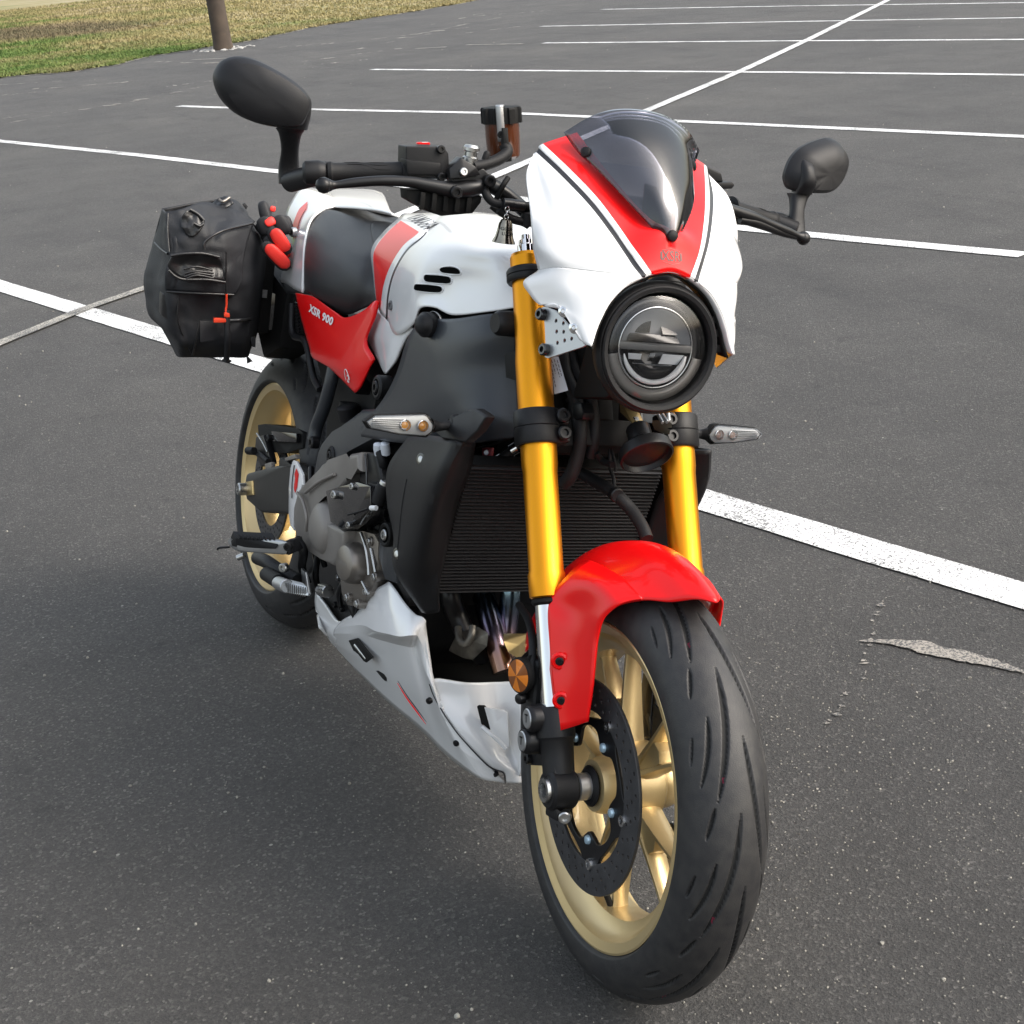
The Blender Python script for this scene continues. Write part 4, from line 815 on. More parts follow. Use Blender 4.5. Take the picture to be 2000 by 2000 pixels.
brL, _ = plate3('fairing_bracket', [(x, -y, z) for x, y, z in br], [(x, -y, z) for x, y, z in bh], .0031, .003, ALU, bike, FM)

# ---------------- handlebar and controls
bp = [(1.045, -.375, 1.064), (1.076, -.270, 1.079), (1.103, -.20, 1.086), (1.128, -.145, 1.070), (1.134, -.09, 1.036), (1.132, -.04, 1.024)]
bar = tube('handlebar', bp + [(x, -y, z) for x, y, z in bp[::-1]], .0112, BLK, bike, FM, n=20)
for s in (-1, 1):
    g0 = Vector((1.045, s * .375, 1.064)); g1 = Vector((1.077, s * .268, 1.079)); gd = (g1 - g0)
    gp = lathe('grip', [(.011, 0), (.0150, .001), (.0155, .006), (.0135, .009), (.0132, .045), (.0138, .09), (.0145, .104), (.019, .106), (.019, .110), (.011, .111)], g0, gd, RUB, bar, FM, n=40)
    for k in range(3):     # moulded grip lines
        a0 = R(60 + 30 * k); x, y, d = frame_of(gd); tube('grip_line', [g0 + d * (.02 + .02 * j + .004 * k) + (x * math.cos(a0 + t) + y * math.sin(a0 + t)) * .01345 for j, t in enumerate((0, .1, .7, .8))], .0006, PLASD, gp, FM, n=6, sub=3)
    lathe('bar_end', [(.0, -.034), (.012, -.034), (.0165, -.030), (.0175, -.012), (.0150, -.003), (.0115, 0), (0, 0)], g0, gd, PLAS, bar, FM, n=32)
def ring_shell(name, pts, depth_back, dome, shift, parent, m_):
    P0_ = np.array(pts); c = P0_.mean(0); bm = bmesh.new(); rings = []
    for sc_, dx, sh in ((.0, -depth_back, 0), (.93, -depth_back, 0), (.99, -depth_back * .8, 0), (1.0, 0, 0), (.965, dome * .35, .25), (.86, dome * .72, .6), (.6, dome * .95, 1), (.3, dome, 1), (0, dome * 1.01, 1)):
        cc = c + np.array([dx, 0, 0]) + np.array(shift) * sh
        if sc_ == 0: rings.append([bm.verts.new(cc)])
        else: rings.append([bm.verts.new(cc + (q - c) * sc_) for q in P0_])
    for a, b in zip(rings, rings[1:]):
        n_ = max(len(a), len(b))
        for k in range(n_):
            k2 = (k + 1) % n_
            if len(a) == 1: bm.faces.new([a[0], b[k], b[k2]])
            elif len(b) == 1: bm.faces.new([a[k], b[0], a[k2]])
            else: bm.faces.new([a[k], b[k], b[k2], a[k2]])
    return from_bm(name, bm, m_, parent, FM, angle=28)
MIR = mat('mirror_housing', (.010, .010, .0115), .45, spec=.3, bump=.25, bscale=900)
mo = [(0.99,-0.5275,1.1683),(0.99,-0.5254,1.1848),(0.993,-0.516,1.198),(0.997,-0.4983,1.205),(1.003,-0.4765,1.2036),(1.01,-0.4492,1.1943),(1.018,-0.4228,1.1812),(1.023,-0.4065,1.1676),(1.025,-0.401,1.1519),(1.024,-0.406,1.1309),(1.02,-0.416,1.1198),(1.013,-0.4403,1.1165),(1.005,-0.4712,1.119),(0.998,-0.4973,1.1282),(0.993,-0.5178,1.146)]
mr = ring_shell('mirror', smooth_loop(mo, 4), .018, .026, (0, .004, -.004), bike, MIR)
0 and lathe('mirror_glass', [(0, 0), (.048, 0), (.048, .001), (0, .001)], np.array(mo).mean(0) + np.array([-.0195, 0, 0]), (-1, 0, 0), CHROME, mr, FM)
ml_ = [(1.035,0.3907,1.1333),(1.035,0.3914,1.1497),(1.032,0.3993,1.1674),(1.03,0.4133,1.1834),(1.025,0.4334,1.1944),(1.02,0.4562,1.203),(1.016,0.475,1.208),(1.012,0.492,1.2071),(1.01,0.5047,1.1991),(1.008,0.5146,1.1851),(1.01,0.5133,1.1675),(1.014,0.5037,1.1474),(1.02,0.4876,1.1313),(1.025,0.4688,1.1223),(1.03,0.451,1.1195),(1.035,0.4205,1.1173),(1.037,0.4002,1.118)]
ml = ring_shell('mirror', smooth_loop(ml_, 4), .010, .030, (0, .014, -.012), bike, MIR)
for nm, pts, par in (('mirror_stem', [(0.945,-0.402,1.0351),(0.944,-0.404,1.0576),(0.9621,-0.409,1.085),(0.9843,-0.416,1.1067),(0.9975,-0.42,1.1154)], mr), ('mirror_stem', [(1.0634,0.412,1.0492),(1.0554,0.413,1.0657),(1.05,0.415,1.0844),(1.0401,0.42,1.103),(1.0346,0.423,1.1114)], ml)):
    w_ = (.0150, .0148, .0125, .0155, .0200); P_ = pts
    loft(nm, [((p_[0] , p_[1], p_[2]), (0, w, 0), (w * .75, 0, w * .1)) for p_, w in zip(P_, w_)], MIR, par, FM, n=24)
    top = Vector(P_[-1]); s = -1 if P_[-1][1] < 0 else 1
    top = top + Vector((.026, 0, 0))
    top = top + Vector((-.008 if s > 0 else 0, 0, 0))
    loft('mirror_neck', [(top + Vector((-.010, 0, .002)), (0, .0195 - .003 * (s > 0), 0), (.015, 0, 0)), (top + Vector((0, 0, .022)), (0, .0200 - .005 * (s > 0), 0), (.016, 0, 0)), (top + Vector((-.004, s * -.002, .044)), (0, .018 - .006 * (s > 0), 0), (.014, 0, 0)), (top + Vector((-.012, s * -.002, .058)), (0, .008, 0), (.006, 0, 0))], MIR, par, FM, n=24)
    base = Vector(P_[0]); cyl('mirror_clamp', base + Vector((0, 0, .004)), Vector((1.040, s * .375, 1.064)), .0155, MIR, par, FM)
# levers
lv = [(1.108,-0.3964,1.0497),(1.109,-0.3884,1.0506),(1.11,-0.3797,1.052),(1.113,-0.356,1.0578),(1.118,-0.3209,1.0643),(1.123,-0.2823,1.0677),(1.127,-0.2533,1.0659),(1.13,-0.2209,1.0637),(1.132,-0.194,1.0676),(1.132,-0.1748,1.073)]
rl = tube('brake_lever', lv, [.0095, .0085, .0055, .0066, .0072, .0078, .0092, .0115, .0125, .010], BLK, bike, FM, n=18)
lathe('lever_ball', [(0, -.0115), (.006, -.0098), (.0105, -.005), (.0115, 0), (.0105, .005), (.006, .0098), (0, .0115)], lv[0], (0, 0, 1), BLK, rl, FM, n=24)
lvl = [(1.108,0.3973,1.0456),(1.11,0.3895,1.0474),(1.112,0.3805,1.0498),(1.117,0.3526,1.0564),(1.122,0.3158,1.0647),(1.128,0.2832,1.0715),(1.132,0.2565,1.0761),(1.136,0.2223,1.082)]
ll = tube('clutch_lever', lvl, [.0095, .0085, .0055, .0070, .0075, .009, .009, .009], BLK, bike, FM, n=18)
tube('lever_blade', [(1.112,0.3802,1.0459),(1.117,0.3496,1.0511),(1.122,0.317,1.0581),(1.128,0.2866,1.0636),(1.132,0.2584,1.0656)], [.004, .006, .007, .008, .006], BLK, ll, FM, n=14)
lathe('lever_ball', [(0, -.0115), (.006, -.0098), (.0105, -.005), (.0115, 0), (.0105, .005), (.006, .0098), (0, .0115)], lvl[0], (0, 0, 1), BLK, ll, FM, n=24)
# right switch block, master cylinder
def hz(name, crop_pts, dx, m_, parent, bev=.004, seg=2):
    P_ = [Vector(q) for q in crop_pts]; return hull(name, P_ + [q + Vector(dx) for q in P_], m_, parent, FM, bev=bev, seg=seg)
swb = hz('switch_block', [(1.098,-0.2808,1.1145),(1.106,-0.2281,1.1209),(1.106,-0.2196,1.1115),(1.106,-0.2153,1.0795),(1.108,-0.2256,1.0768),(1.098,-0.2772,1.0724),(1.097,-0.28,1.1042)], (-.036, 0, 0), PLAS, bike, bev=.004, seg=3)
hz('switch_lower', [(1.103,-0.2812,1.0969),(1.11,-0.2313,1.0982),(1.11,-0.2295,1.081),(1.103,-0.2764,1.0755)], (-.03, 0, 0), PLAS, swb, bev=.003)
hz('kill_switch', [(1.085,-0.2598,1.1216),(1.09,-0.2437,1.1237),(1.09,-0.2422,1.1203),(1.085,-0.2603,1.1184)], (-.008, 0, 0), RED, swb, bev=.0015)
hz('switch_print', [(1.0865,-0.254,1.1228),(1.0885,-0.2454,1.1239),(1.0885,-0.2452,1.1222),(1.0865,-0.2538,1.121)], (-.001, 0, 0), WTXT, swb, bev=0)
for q in [(1.107,-0.2327,1.1164),(1.11,-0.2293,1.0784)]: bolt('switch_screw', q, (1, 0, .1), .006, BLK, swb, FM)
mc = hz('master_cylinder', [(1.125,-0.2227,1.0843),(1.122,-0.2161,1.0977),(1.12,-0.2054,1.109),(1.122,-0.1892,1.1083),(1.13,-0.174,1.0976),(1.132,-0.1622,1.0873),(1.132,-0.1634,1.0728),(1.132,-0.1877,1.0612),(1.13,-0.2157,1.0674)], (-.022, 0, 0), BLK, bike, bev=.005, seg=3)
hz('cylinder_clamp', [(1.135,-0.2272,1.0924),(1.135,-0.211,1.1096),(1.14,-0.1894,1.0994),(1.14,-0.1811,1.0887),(1.142,-0.2078,1.0822),(1.138,-0.2255,1.0787)], (-.012, 0, 0), BLK, mc, bev=.004)
for q in [(1.142,-0.2168,1.0619),(1.142,-0.1684,1.0824)]: bolt('pivot_bolt', q, (1, 0, 0), .009, BLK, mc, FM)
q = [(1.143,-0.2091,1.0904)][0]; bolt('clamp_screw', q, (1, 0, .2), .006, STEEL, mc, FM)
q = Vector([(1.118,-0.1911,1.1143)][0]); lathe('banjo_bolt', [(0, -.012), (.0115, -.012), (.0115, -.004), (.009, -.002), (.009, .004), (.0115, .006), (.0115, .0105), (.009, .0135), (0, .014)], q, (0.05, 0, 1), STEEL, mc, FM, n=16)
lathe('bleed_nipple', [(0, 0), (.005, 0), (.005, .010), (.003, .013), (0, .014)], q + Vector((0, .022, -.005)), (0.1, .2, 1), RUB, mc, FM, n=12)
hz('brake_light_switch', [(1.118,-0.2808,1.0558),(1.12,-0.2393,1.0609),(1.13,-0.1726,1.0599),(1.13,-0.1729,1.0507),(1.13,-0.1853,1.0468),(1.128,-0.1831,1.0337),(1.126,-0.2101,1.0289),(1.124,-0.2286,1.0251),(1.12,-0.2443,1.0284),(1.12,-0.2603,1.036),(1.118,-0.2782,1.0432)], (-.03, 0, 0), PLASD, bike, bev=.004, seg=2)
for k in range(5):
    a, b = [(1.128,-0.2603,1.0498),(1.134,-0.1931,1.0523)]; v = Vector(a).lerp(Vector(b), k / 4); box('connector_rib', v + Vector((0, 0, -.006)), (.006, .007, .024), PLASD, bar, FM, bev=.001)
# reservoir on its arm
rc = Vector([(1.0644,-0.128,1.1651)][0])
rs = lathe('brake_fluid_reservoir', [(0, -.052), (.021, -.052), (.024, -.049), (.0255, -.02), (.0255, 0), (0, 0)], rc, (.02, 0, 1), BROWNR, bike, FM, n=40)
prf = []
bm = bmesh.new(); rings = []
for h_, k_ in ((-.002, 1.), (.018, 1.), (.0205, .95), (.0205, 0)):
    if k_ == 0: rings.append([bm.verts.new(rc + Vector((0, 0, h_)))]); continue
    rings.append([bm.verts.new(rc + Vector(((.0285 + .0016 * math.copysign(1, math.sin(8 * t))) * k_ * math.cos(t), (.0285 + .0016 * math.copysign(1, math.sin(8 * t))) * k_ * math.sin(t), h_))) for t in (2 * math.pi * (j + .5) / 96 for j in range(96))])
for a, b in zip(rings, rings[1:]):
    for k in range(96): bm.faces.new([a[k], a[(k + 1) % 96], b[(k + 1) % 96], b[k]] if len(b) > 1 else [a[k], a[(k + 1) % 96], b[0]])
from_bm('reservoir_cap', bm, PLASD, rs, FM, angle=30)
dv = Vector((.85, -.40, 0)).normalized(); sdv = Vector((-dv.y, dv.x, 0)) * .0055
pth = [rc + dv * .030 + Vector((0, 0, -.026)), rc + dv * .0312 + Vector((0, 0, .0)), rc + dv * .0308 + Vector((0, 0, .0205)), rc + dv * .027 + Vector((0, 0, .0245)), rc + dv * .0 + Vector((0, 0, .0225))]
net('reservoir_strap', [[p_ + sdv, p_ - sdv] for p_ in pth], ALU, rs, FM, nu=5, nv=1, thick=.0016)
bolt('strap_screw', rc + dv * .032 + Vector((0, 0, -.016)), dv, .0055, BLK, rs, FM)
_rm = FM @ Matrix.Translation(rc) @ Matrix.Rotation(R(11), 4, 'X') @ Matrix.Translation(-rc) @ FM.inverted()
for o_ in [rs] + list(rs.children): o_.data.transform(_rm)
tube('reservoir_hose', [(1.125,-0.1892,1.0982),(1.12,-0.1707,1.1023),(1.11,-0.1449,1.1122),(1.1,-0.1292,1.1237),(1.095,-0.1322,1.1335)], .0085, RUB, bike, FM, n=16)
hz('reservoir_bracket', [(1.1,-0.1404,1.1565),(1.1,-0.1318,1.1576),(1.105,-0.1273,1.1269),(1.105,-0.1315,1.1132),(1.1,-0.1394,1.1357)], (-.003, 0, 0), PLASD, rs, bev=.001)
hz('reservoir_bracket', [(1.09,-0.1266,1.1232),(1.09,-0.1172,1.1229),(1.09,-0.1157,1.1111),(1.09,-0.1249,1.1088)], (-.008, 0, 0), PLASD, rs, bev=.001)
# hoses and wiring by the bar
for pts, r_ in (([(1.135,-0.173,1.0721),(1.14,-0.1679,1.06),(1.145,-0.1576,1.0524),(1.15,-0.1366,1.0523),(1.15,-0.1136,1.0532),(1.15,-0.099,1.0532)], .0062), ([(1.15,-0.1529,1.0442),(1.15,-0.1344,1.034),(1.15,-0.1166,1.0304),(1.15,-0.102,1.0303)], .0060), ([(1.13,-0.1568,1.0469),(1.135,-0.1403,1.0371),(1.14,-0.1184,1.0317),(1.14,-0.0999,1.024)], .0045)):
    tube('cable', pts, r_, RUB, bar, FM, n=12)
for q in [(1.152,-0.1404,1.0527),(1.152,-0.1245,1.0523)]: cyl('cable_ferrule', Vector(q) + Vector((0, -.009, 0)), Vector(q) + Vector((0, .009, 0)), .0088, BLK, bar, FM)
q = [(1.15,-0.1057,1.0247)][0]; cyl('cable_end_boot', Vector(q) + Vector((0, -.002, .02)), q, .009, RUB, bar, FM, r2=.0105)
tube('strap', [(1.142,-0.1543,1.0589),(1.15,-0.1498,1.0785),(1.142,-0.1407,1.0891)], .004, PLASD, bar, FM)
# left switch gear
lsw = hz('switch_block', [(1.13,0.1841,1.1374),(1.13,0.1904,1.1397),(1.13,0.2152,1.1327),(1.13,0.2209,1.1196),(1.13,0.2008,1.1167),(1.13,0.196,1.1227)], (-.03, 0, 0), PLAS, bike, bev=.003, seg=3)
hz('indicator_switch', [(1.14,0.1987,1.1158),(1.14,0.2304,1.1215),(1.14,0.2359,1.1172),(1.14,0.2322,1.1112),(1.14,0.2062,1.107)], (-.02, 0, 0), PLAS, lsw, bev=.002)
hz('switch_lower', [(1.13,0.2083,1.1062),(1.13,0.2292,1.1067),(1.13,0.2349,1.0959),(1.13,0.235,1.0845),(1.13,0.2169,1.0892)], (-.03, 0, 0), CASE, lsw, bev=.003)
hz('lever_perch', [(1.12,0.236,1.0786),(1.12,0.2642,1.073),(1.12,0.2849,1.0666),(1.12,0.2788,1.0569),(1.12,0.2552,1.0573)], (-.02, 0, 0), PLASD, ll, bev=.004)

# bell hanging from the bar
bc = Vector([(1.1654,-0.146,0.9992)][0]) ; bw = Matrix.Rotation(LEAN, 4, 'X')
bell = lathe('lucky_bell', [(r_ * 1.18, h_ * 1.12) for r_, h_ in [(.0, .031), (.003, .0308), (.0062, .029), (.0085, .024), (.0095, .016), (.0112, .008), (.0140, .0015), (.0142, 0), (.0125, 0), (.010, .007), (.0085, .016), (.006, .026), (0, .028)]], bc, (0, 0, 1), BELLM, None, FM, n=40)
tag(bell, 'small antique silver bell hanging below the handlebar beside the white tank', 'bell')
for k in range(3):
    lathe('hanging_ring', [(.0032 + .0007 * math.cos(t), .0007 * math.sin(t)) for t in [2 * math.pi * j / 8 for j in range(8)]], bc + Vector((0, 0, .0375 + .0052 * k)), (1, 0, 0) if k % 2 == 0 else (.2, 1, 0), CHROME, bell, FM, n=20, closed=True)
BB = bvh_of([bell], FM)
for s, z_, sz in (('GOOD', .0205, .0062), ('LUCK', .0138, .0065), ):
    decal('bell_lettering', text_mesh(s, sz, bold=.00008), lambda x, y: (bc.x + .05, bc.y + x * 1.0 , bc.z + z_ + y), (-1, 0, 0), BB, DIRTY if False else BLK, bell, FM, off=.0003)
for c in [bell] : c.matrix_world = Matrix.Translation((0, 0, .003)) @ bw
# ================================================================ BODY
sy = lambda rows: [[(x, -y, z) for x, y, z in r] for r in rows]
TK = [[(0.54,0.0,0.975),(0.4945,-0.035,0.9731),(0.5338,-0.065,0.9645),(0.5581,-0.1,0.9387),(0.5664,-0.12,0.9087),(0.5998,-0.125,0.8716),(0.6216,-0.122,0.8278)],[(0.68,0.0,0.998),(0.66,-0.05,0.99),(0.757,-0.112,0.9637),(0.7445,-0.132,0.9376),(0.7261,-0.143,0.9007),(0.7091,-0.145,0.8623),(0.6952,-0.14,0.8193)],[(0.71,0.0,1.002),(0.69,-0.05,0.994),(0.7872,-0.117,0.9618),(0.771,-0.137,0.9334),(0.7523,-0.147,0.8948),(0.7396,-0.148,0.855),(0.7309,-0.143,0.8123)],[(0.715,0.0,1.003),(0.7,-0.05,0.995),(0.7946,-0.118,0.9607),(0.7831,-0.139,0.9329),(0.7651,-0.149,0.895),(0.7498,-0.149,0.8556),(0.7431,-0.144,0.8123)],[(0.77,0.0,1.008),(0.75,-0.055,1.0),(0.8402,-0.124,0.9645),(0.8403,-0.147,0.9377),(0.8235,-0.157,0.9003),(0.8156,-0.158,0.8588),(0.8061,-0.152,0.7975)],[(0.83,0.0,1.012),(0.82,-0.06,1.004),(0.8973,-0.13,0.9694),(0.9061,-0.154,0.9425),(0.8984,-0.164,0.9054),(0.8919,-0.165,0.8708),(0.8876,-0.158,0.8283)],[(0.87,0.0,1.013),(0.86,-0.062,1.005),(0.9325,-0.133,0.971),(0.9441,-0.154,0.9441),(0.9269,-0.16,0.9082),(0.9119,-0.16,0.8782),(0.9188,-0.162,0.8597)],[(0.95,0.0,1.012),(0.94,-0.065,1.002),(0.9892,-0.134,0.9738),(0.9986,-0.148,0.9471),(0.9811,-0.15,0.9156),(0.9666,-0.152,0.8878),(0.9727,-0.16,0.87)],[(1.03,0.0,1.008),(1.02,-0.065,0.996),(1.0462,-0.132,0.9746),(1.0521,-0.141,0.9519),(1.0398,-0.143,0.9217),(1.0391,-0.15,0.8909),(1.0307,-0.155,0.869)],[(1.1,0.0,0.995),(1.1,-0.06,0.982),(1.1,-0.124,0.9759),(1.1187,-0.132,0.9589),(1.1267,-0.134,0.9343),(1.1237,-0.138,0.906),(1.1169,-0.142,0.8893)],[(1.15,0.0,0.965),(1.15,-0.055,0.955),(1.1217,-0.105,0.9722),(1.1463,-0.115,0.9611),(1.159,-0.118,0.9407),(1.1686,-0.12,0.9234),(1.174,-0.122,0.9072)]]
tank = net('fuel_tank', TK, [WHITE, RED, STRIPE], bike, ID, nu=7, nv=6, thick=.003, sym=True)
# painted blaze and pinstripe: faces between the boundary curves
me = tank.data; NR = (len(TK) - 1) * 7; NC = (13 - 1) * 6
for i in range(NR):
    for j in range(NC):
        c_ = abs(j + .5 - NC / 2) / 6
        if i * NC + j >= len(me.polygons): break
        p_ = me.polygons[i * NC + j]
        if c_ > 2.0 and 1 <= i < 7: p_.material_index = 1
        elif c_ > 1.85 and 14 <= i < 21: p_.material_index = 2
BT = bvh_of([tank])
# side vents: flat black patches painted as the shade inside the slots
for lp in [[(0.9658,-0.155,0.9282),(0.9714,-0.155,0.9326),(0.9867,-0.155,0.9358),(1.0066,-0.155,0.9381),(1.0183,-0.155,0.9368),(1.0219,-0.155,0.9324),(1.016,-0.155,0.9298),(0.9895,-0.155,0.9267),(0.9723,-0.155,0.9252)],[(0.9234,-0.155,0.9081),(0.9252,-0.155,0.913),(0.9365,-0.155,0.9156),(0.9844,-0.155,0.9211),(0.9953,-0.155,0.92),(0.9969,-0.155,0.9149),(0.9889,-0.155,0.911),(0.9399,-0.155,0.9048),(0.9274,-0.155,0.9047)],[(0.8993,-0.155,0.8896),(0.9018,-0.155,0.8941),(0.9123,-0.155,0.8967),(0.9597,-0.155,0.9025),(0.9728,-0.155,0.9016),(0.9736,-0.155,0.8974),(0.9628,-0.155,0.8928),(0.9141,-0.155,0.8864),(0.9017,-0.155,0.8866)]]:
    l2 = smooth_loop([(x, z) for x, y, z in lp], 4)
    decal('tank_vent_shade', grid_poly(l2, .006), lambda x, y: (x, -1, y), (0, 1, 0), BT, VENTSHADE, tank, ID, off=.0022)
    c_ = np.array(l2).mean(0); rim = []
    for q in l2 + l2[:1]:
        d_ = np.array(q) - c_; q2 = c_ + d_ * (1 + .0018 / np.linalg.norm(d_)); loc = BT.ray_cast(Vector((q2[0], -1, q2[1])), Vector((0, 1, 0)))[0]
        if loc: rim.append(loc + Vector((0, -.0006, 0)))
    if len(rim) > 5: tube('vent_rim', rim, .0014, WHITE, tank, ID, n=6, sub=1)
# maker's name on the shoulder, reading front to back along the tank
_l = [Vector(v) for v in [(0.6308,-0.09,0.9767),(0.7193,-0.09,0.9673),(0.6994,-0.09,0.9931)]]; vd_ = Vector((-0.9234,0.3774,-0.0696))
tm = text_mesh('YAMAHA', 1., spacing=1.0, bold=.012); xs = [v.co.x for v in tm.vertices]; ys = [v.co.y for v in tm.vertices]; x0_, x1_, y0_, y1_ = min(xs), max(xs), min(ys), max(ys)
decal('tank_lettering', tm, lambda x, y: _l[0] + (_l[1] - _l[0]) * ((x - x0_) / (x1_ - x0_)) + (_l[2] - _l[0]) * ((y - y0_) / (y1_ - y0_)) - vd_ * .3, vd_, BT, GREYTXT, tank, ID, off=.0022)
q = [(0.7723,-0.152,0.8408)][0]; bolt('tank_cover_rivet', Vector(q) + Vector((0, -.001, 0)), (0.1, -1, .1), .0085, GREYTXT, tank, ID, h=.003)
# lower wing of the tank cover
LW_ = [[(0.6316,-0.124,0.819),(0.6788,-0.132,0.8121),(0.735,-0.141,0.8091),(0.7874,-0.146,0.7984)],[(0.6092,-0.122,0.7883),(0.6743,-0.134,0.7887),(0.7577,-0.146,0.7969),(0.8697,-0.15,0.8209)],[(0.5887,-0.12,0.7594),(0.6689,-0.134,0.7692),(0.765,-0.148,0.7823),(0.8458,-0.15,0.7983)],[(0.6284,-0.124,0.7456),(0.696,-0.136,0.7558),(0.7698,-0.148,0.7673),(0.8265,-0.149,0.7763)],[(0.6827,-0.13,0.732),(0.7214,-0.138,0.7382),(0.7684,-0.146,0.7462),(0.8027,-0.147,0.7501)],[(0.735,-0.136,0.7198),(0.7423,-0.138,0.7206),(0.7477,-0.139,0.7209),(0.7529,-0.14,0.7219)]]
for s, r_ in ((-1, LW_), (1, sy(LW_))): net('tank_lower_cover', r_, WHITE, tank, ID, nu=5, nv=5, thick=.004)
lens_ = mat('red_white_fade', (.74, .45, .45), .25, coat=.6)
hull('tank_core', [(x, s * .10, z) for s in (-1, 1) for x, z in ((.62, .80), (1.10, .80), (1.14, .93), (.62, .93))], PLASD, tank, ID, bev=.01)

# seat
ST = [[(0.12,0.0,0.945),(0.115,-0.05,0.94),(0.149,-0.085,0.9355),(0.1504,-0.105,0.9109),(0.1854,-0.12,0.882),(0.2139,-0.128,0.8455),(0.2354,-0.13,0.8117),(0.2423,-0.128,0.7841)],[(0.22,0.0,0.938),(0.22,-0.045,0.932),(0.2103,-0.07,0.9397),(0.3124,-0.12,0.911),(0.3441,-0.138,0.883),(0.3609,-0.148,0.8517),(0.3624,-0.15,0.8165),(0.3384,-0.142,0.7893)],[(0.34,0.0,0.932),(0.34,-0.04,0.925),(0.2823,-0.062,0.9391),(0.4244,-0.118,0.9032),(0.4676,-0.138,0.8802),(0.4765,-0.148,0.8514),(0.4633,-0.15,0.8174),(0.4212,-0.14,0.7841)],[(0.46,0.0,0.936),(0.46,-0.035,0.928),(0.3373,-0.052,0.9403),(0.4967,-0.11,0.9015),(0.5413,-0.126,0.8798),(0.5564,-0.136,0.8549),(0.5424,-0.137,0.8192),(0.4929,-0.128,0.78)],[(0.55,0.0,0.95),(0.55,-0.03,0.942),(0.3753,-0.05,0.9426),(0.5171,-0.1,0.9052),(0.5536,-0.112,0.8829),(0.5763,-0.12,0.8594),(0.585,-0.124,0.8343),(0.563,-0.12,0.8036)],[(0.62,0.0,0.965),(0.62,-0.03,0.957),(0.4108,-0.05,0.9444),(0.5369,-0.095,0.9084),(0.5711,-0.105,0.8861),(0.5973,-0.112,0.8633),(0.6149,-0.116,0.8422),(0.6167,-0.116,0.826)],[(0.72,0.0,0.978),(0.72,-0.03,0.972),(0.71,-0.05,0.955),(0.7,-0.08,0.93),(0.7,-0.1,0.9),(0.7,-0.105,0.88),(0.7,-0.108,0.86),(0.7,-0.108,0.84)]]
seat = net('seat', ST, SEATM, bike, ID, nu=6, nv=5, thick=.004, sym=True)
# tail cowl
TL = [[(0.0392,-0.115,0.7695),(0.0491,-0.112,0.8239),(0.0161,-0.1,0.876),(-0.0565,-0.085,0.9051),(-0.0758,-0.065,0.9391),(-0.0984,-0.045,0.9566),(-0.2,0.0,0.955)],[(0.1065,-0.122,0.7766),(0.1285,-0.122,0.8341),(0.1036,-0.112,0.8803),(0.0671,-0.098,0.9098),(0.0119,-0.072,0.9366),(-0.0164,-0.045,0.9583),(-0.1,0.0,0.958)],[(0.1814,-0.128,0.777),(0.1891,-0.128,0.8288),(0.1733,-0.122,0.8723),(0.1513,-0.108,0.9107),(0.1237,-0.08,0.9399),(0.1061,-0.048,0.9577),(0.03,0.0,0.955)],[(0.2539,-0.134,0.7807),(0.2427,-0.134,0.8282),(0.2225,-0.13,0.8727),(0.1942,-0.114,0.9152),(0.1763,-0.086,0.9385),(0.156,-0.055,0.945),(0.1,0.0,0.945)]]
tail = net('tail_cowl', [r for r in TL], WHITE, bike, ID, nu=6, nv=6, thick=.004)
net('tail_cowl_side', sy(TL), WHITE, tail, ID, nu=6, nv=6, thick=.004)
TU = [[(0.1,0.0,0.945),(0.156,-0.055,0.945),(0.1763,-0.086,0.9385)],[(0.16,0.0,0.95),(0.3208,-0.07,0.9618),(0.281,-0.082,0.9531)],[(0.24,0.0,0.95),(0.4604,-0.082,0.9724),(0.4288,-0.088,0.967)],[(0.3,0.0,0.955),(0.54,-0.085,0.974),(0.5232,-0.09,0.9734)]]
TU2 = [[(-0.0984,-0.045,0.9566),(-0.0164,-0.045,0.9583),(0.1061,-0.048,0.9577),(0.156,-0.055,0.945)],[(-0.1881,0.02,0.9551),(-0.0943,0.01,0.9587),(0.1107,-0.03,0.9603),(0.2498,-0.055,0.9537)],[(0.0411,0.05,0.9809),(0.1406,0.02,0.98),(0.3026,-0.03,0.9757),(0.436,-0.07,0.9685)],[(0.1628,0.04,0.9847),(0.2589,0.01,0.9834),(0.3817,-0.03,0.9793),(0.5242,-0.075,0.9721)]]
net('seat_surround', TU2, WHITE, tail, ID, nu=6, nv=5, thick=.004)
BTL = bvh_of([tail])
def redbar(lp, crop='z5'): pass
RB = [(0.0398,-0.09,0.943),(0.0845,-0.095,0.9311),(0.1085,-0.105,0.9059),(0.13,-0.115,0.8833),(0.1196,-0.118,0.8683),(0.0725,-0.112,0.8818),(0.0586,-0.105,0.9081),(0.0387,-0.095,0.926)]
lp = [(x, z) for x, y, z in RB]
decal('tail_red_blaze', grid_poly(lp, .01), lambda x, y: (x, -1, y), (0, 1, 0), BTL, RED, tail, ID, off=.0026)
q = [(0.122,-0.125,0.884)][0]; bolt('seat_release_knob', q, (.3, -1, 0), .010, STEEL, tail, ID, h=.006, socket=False)
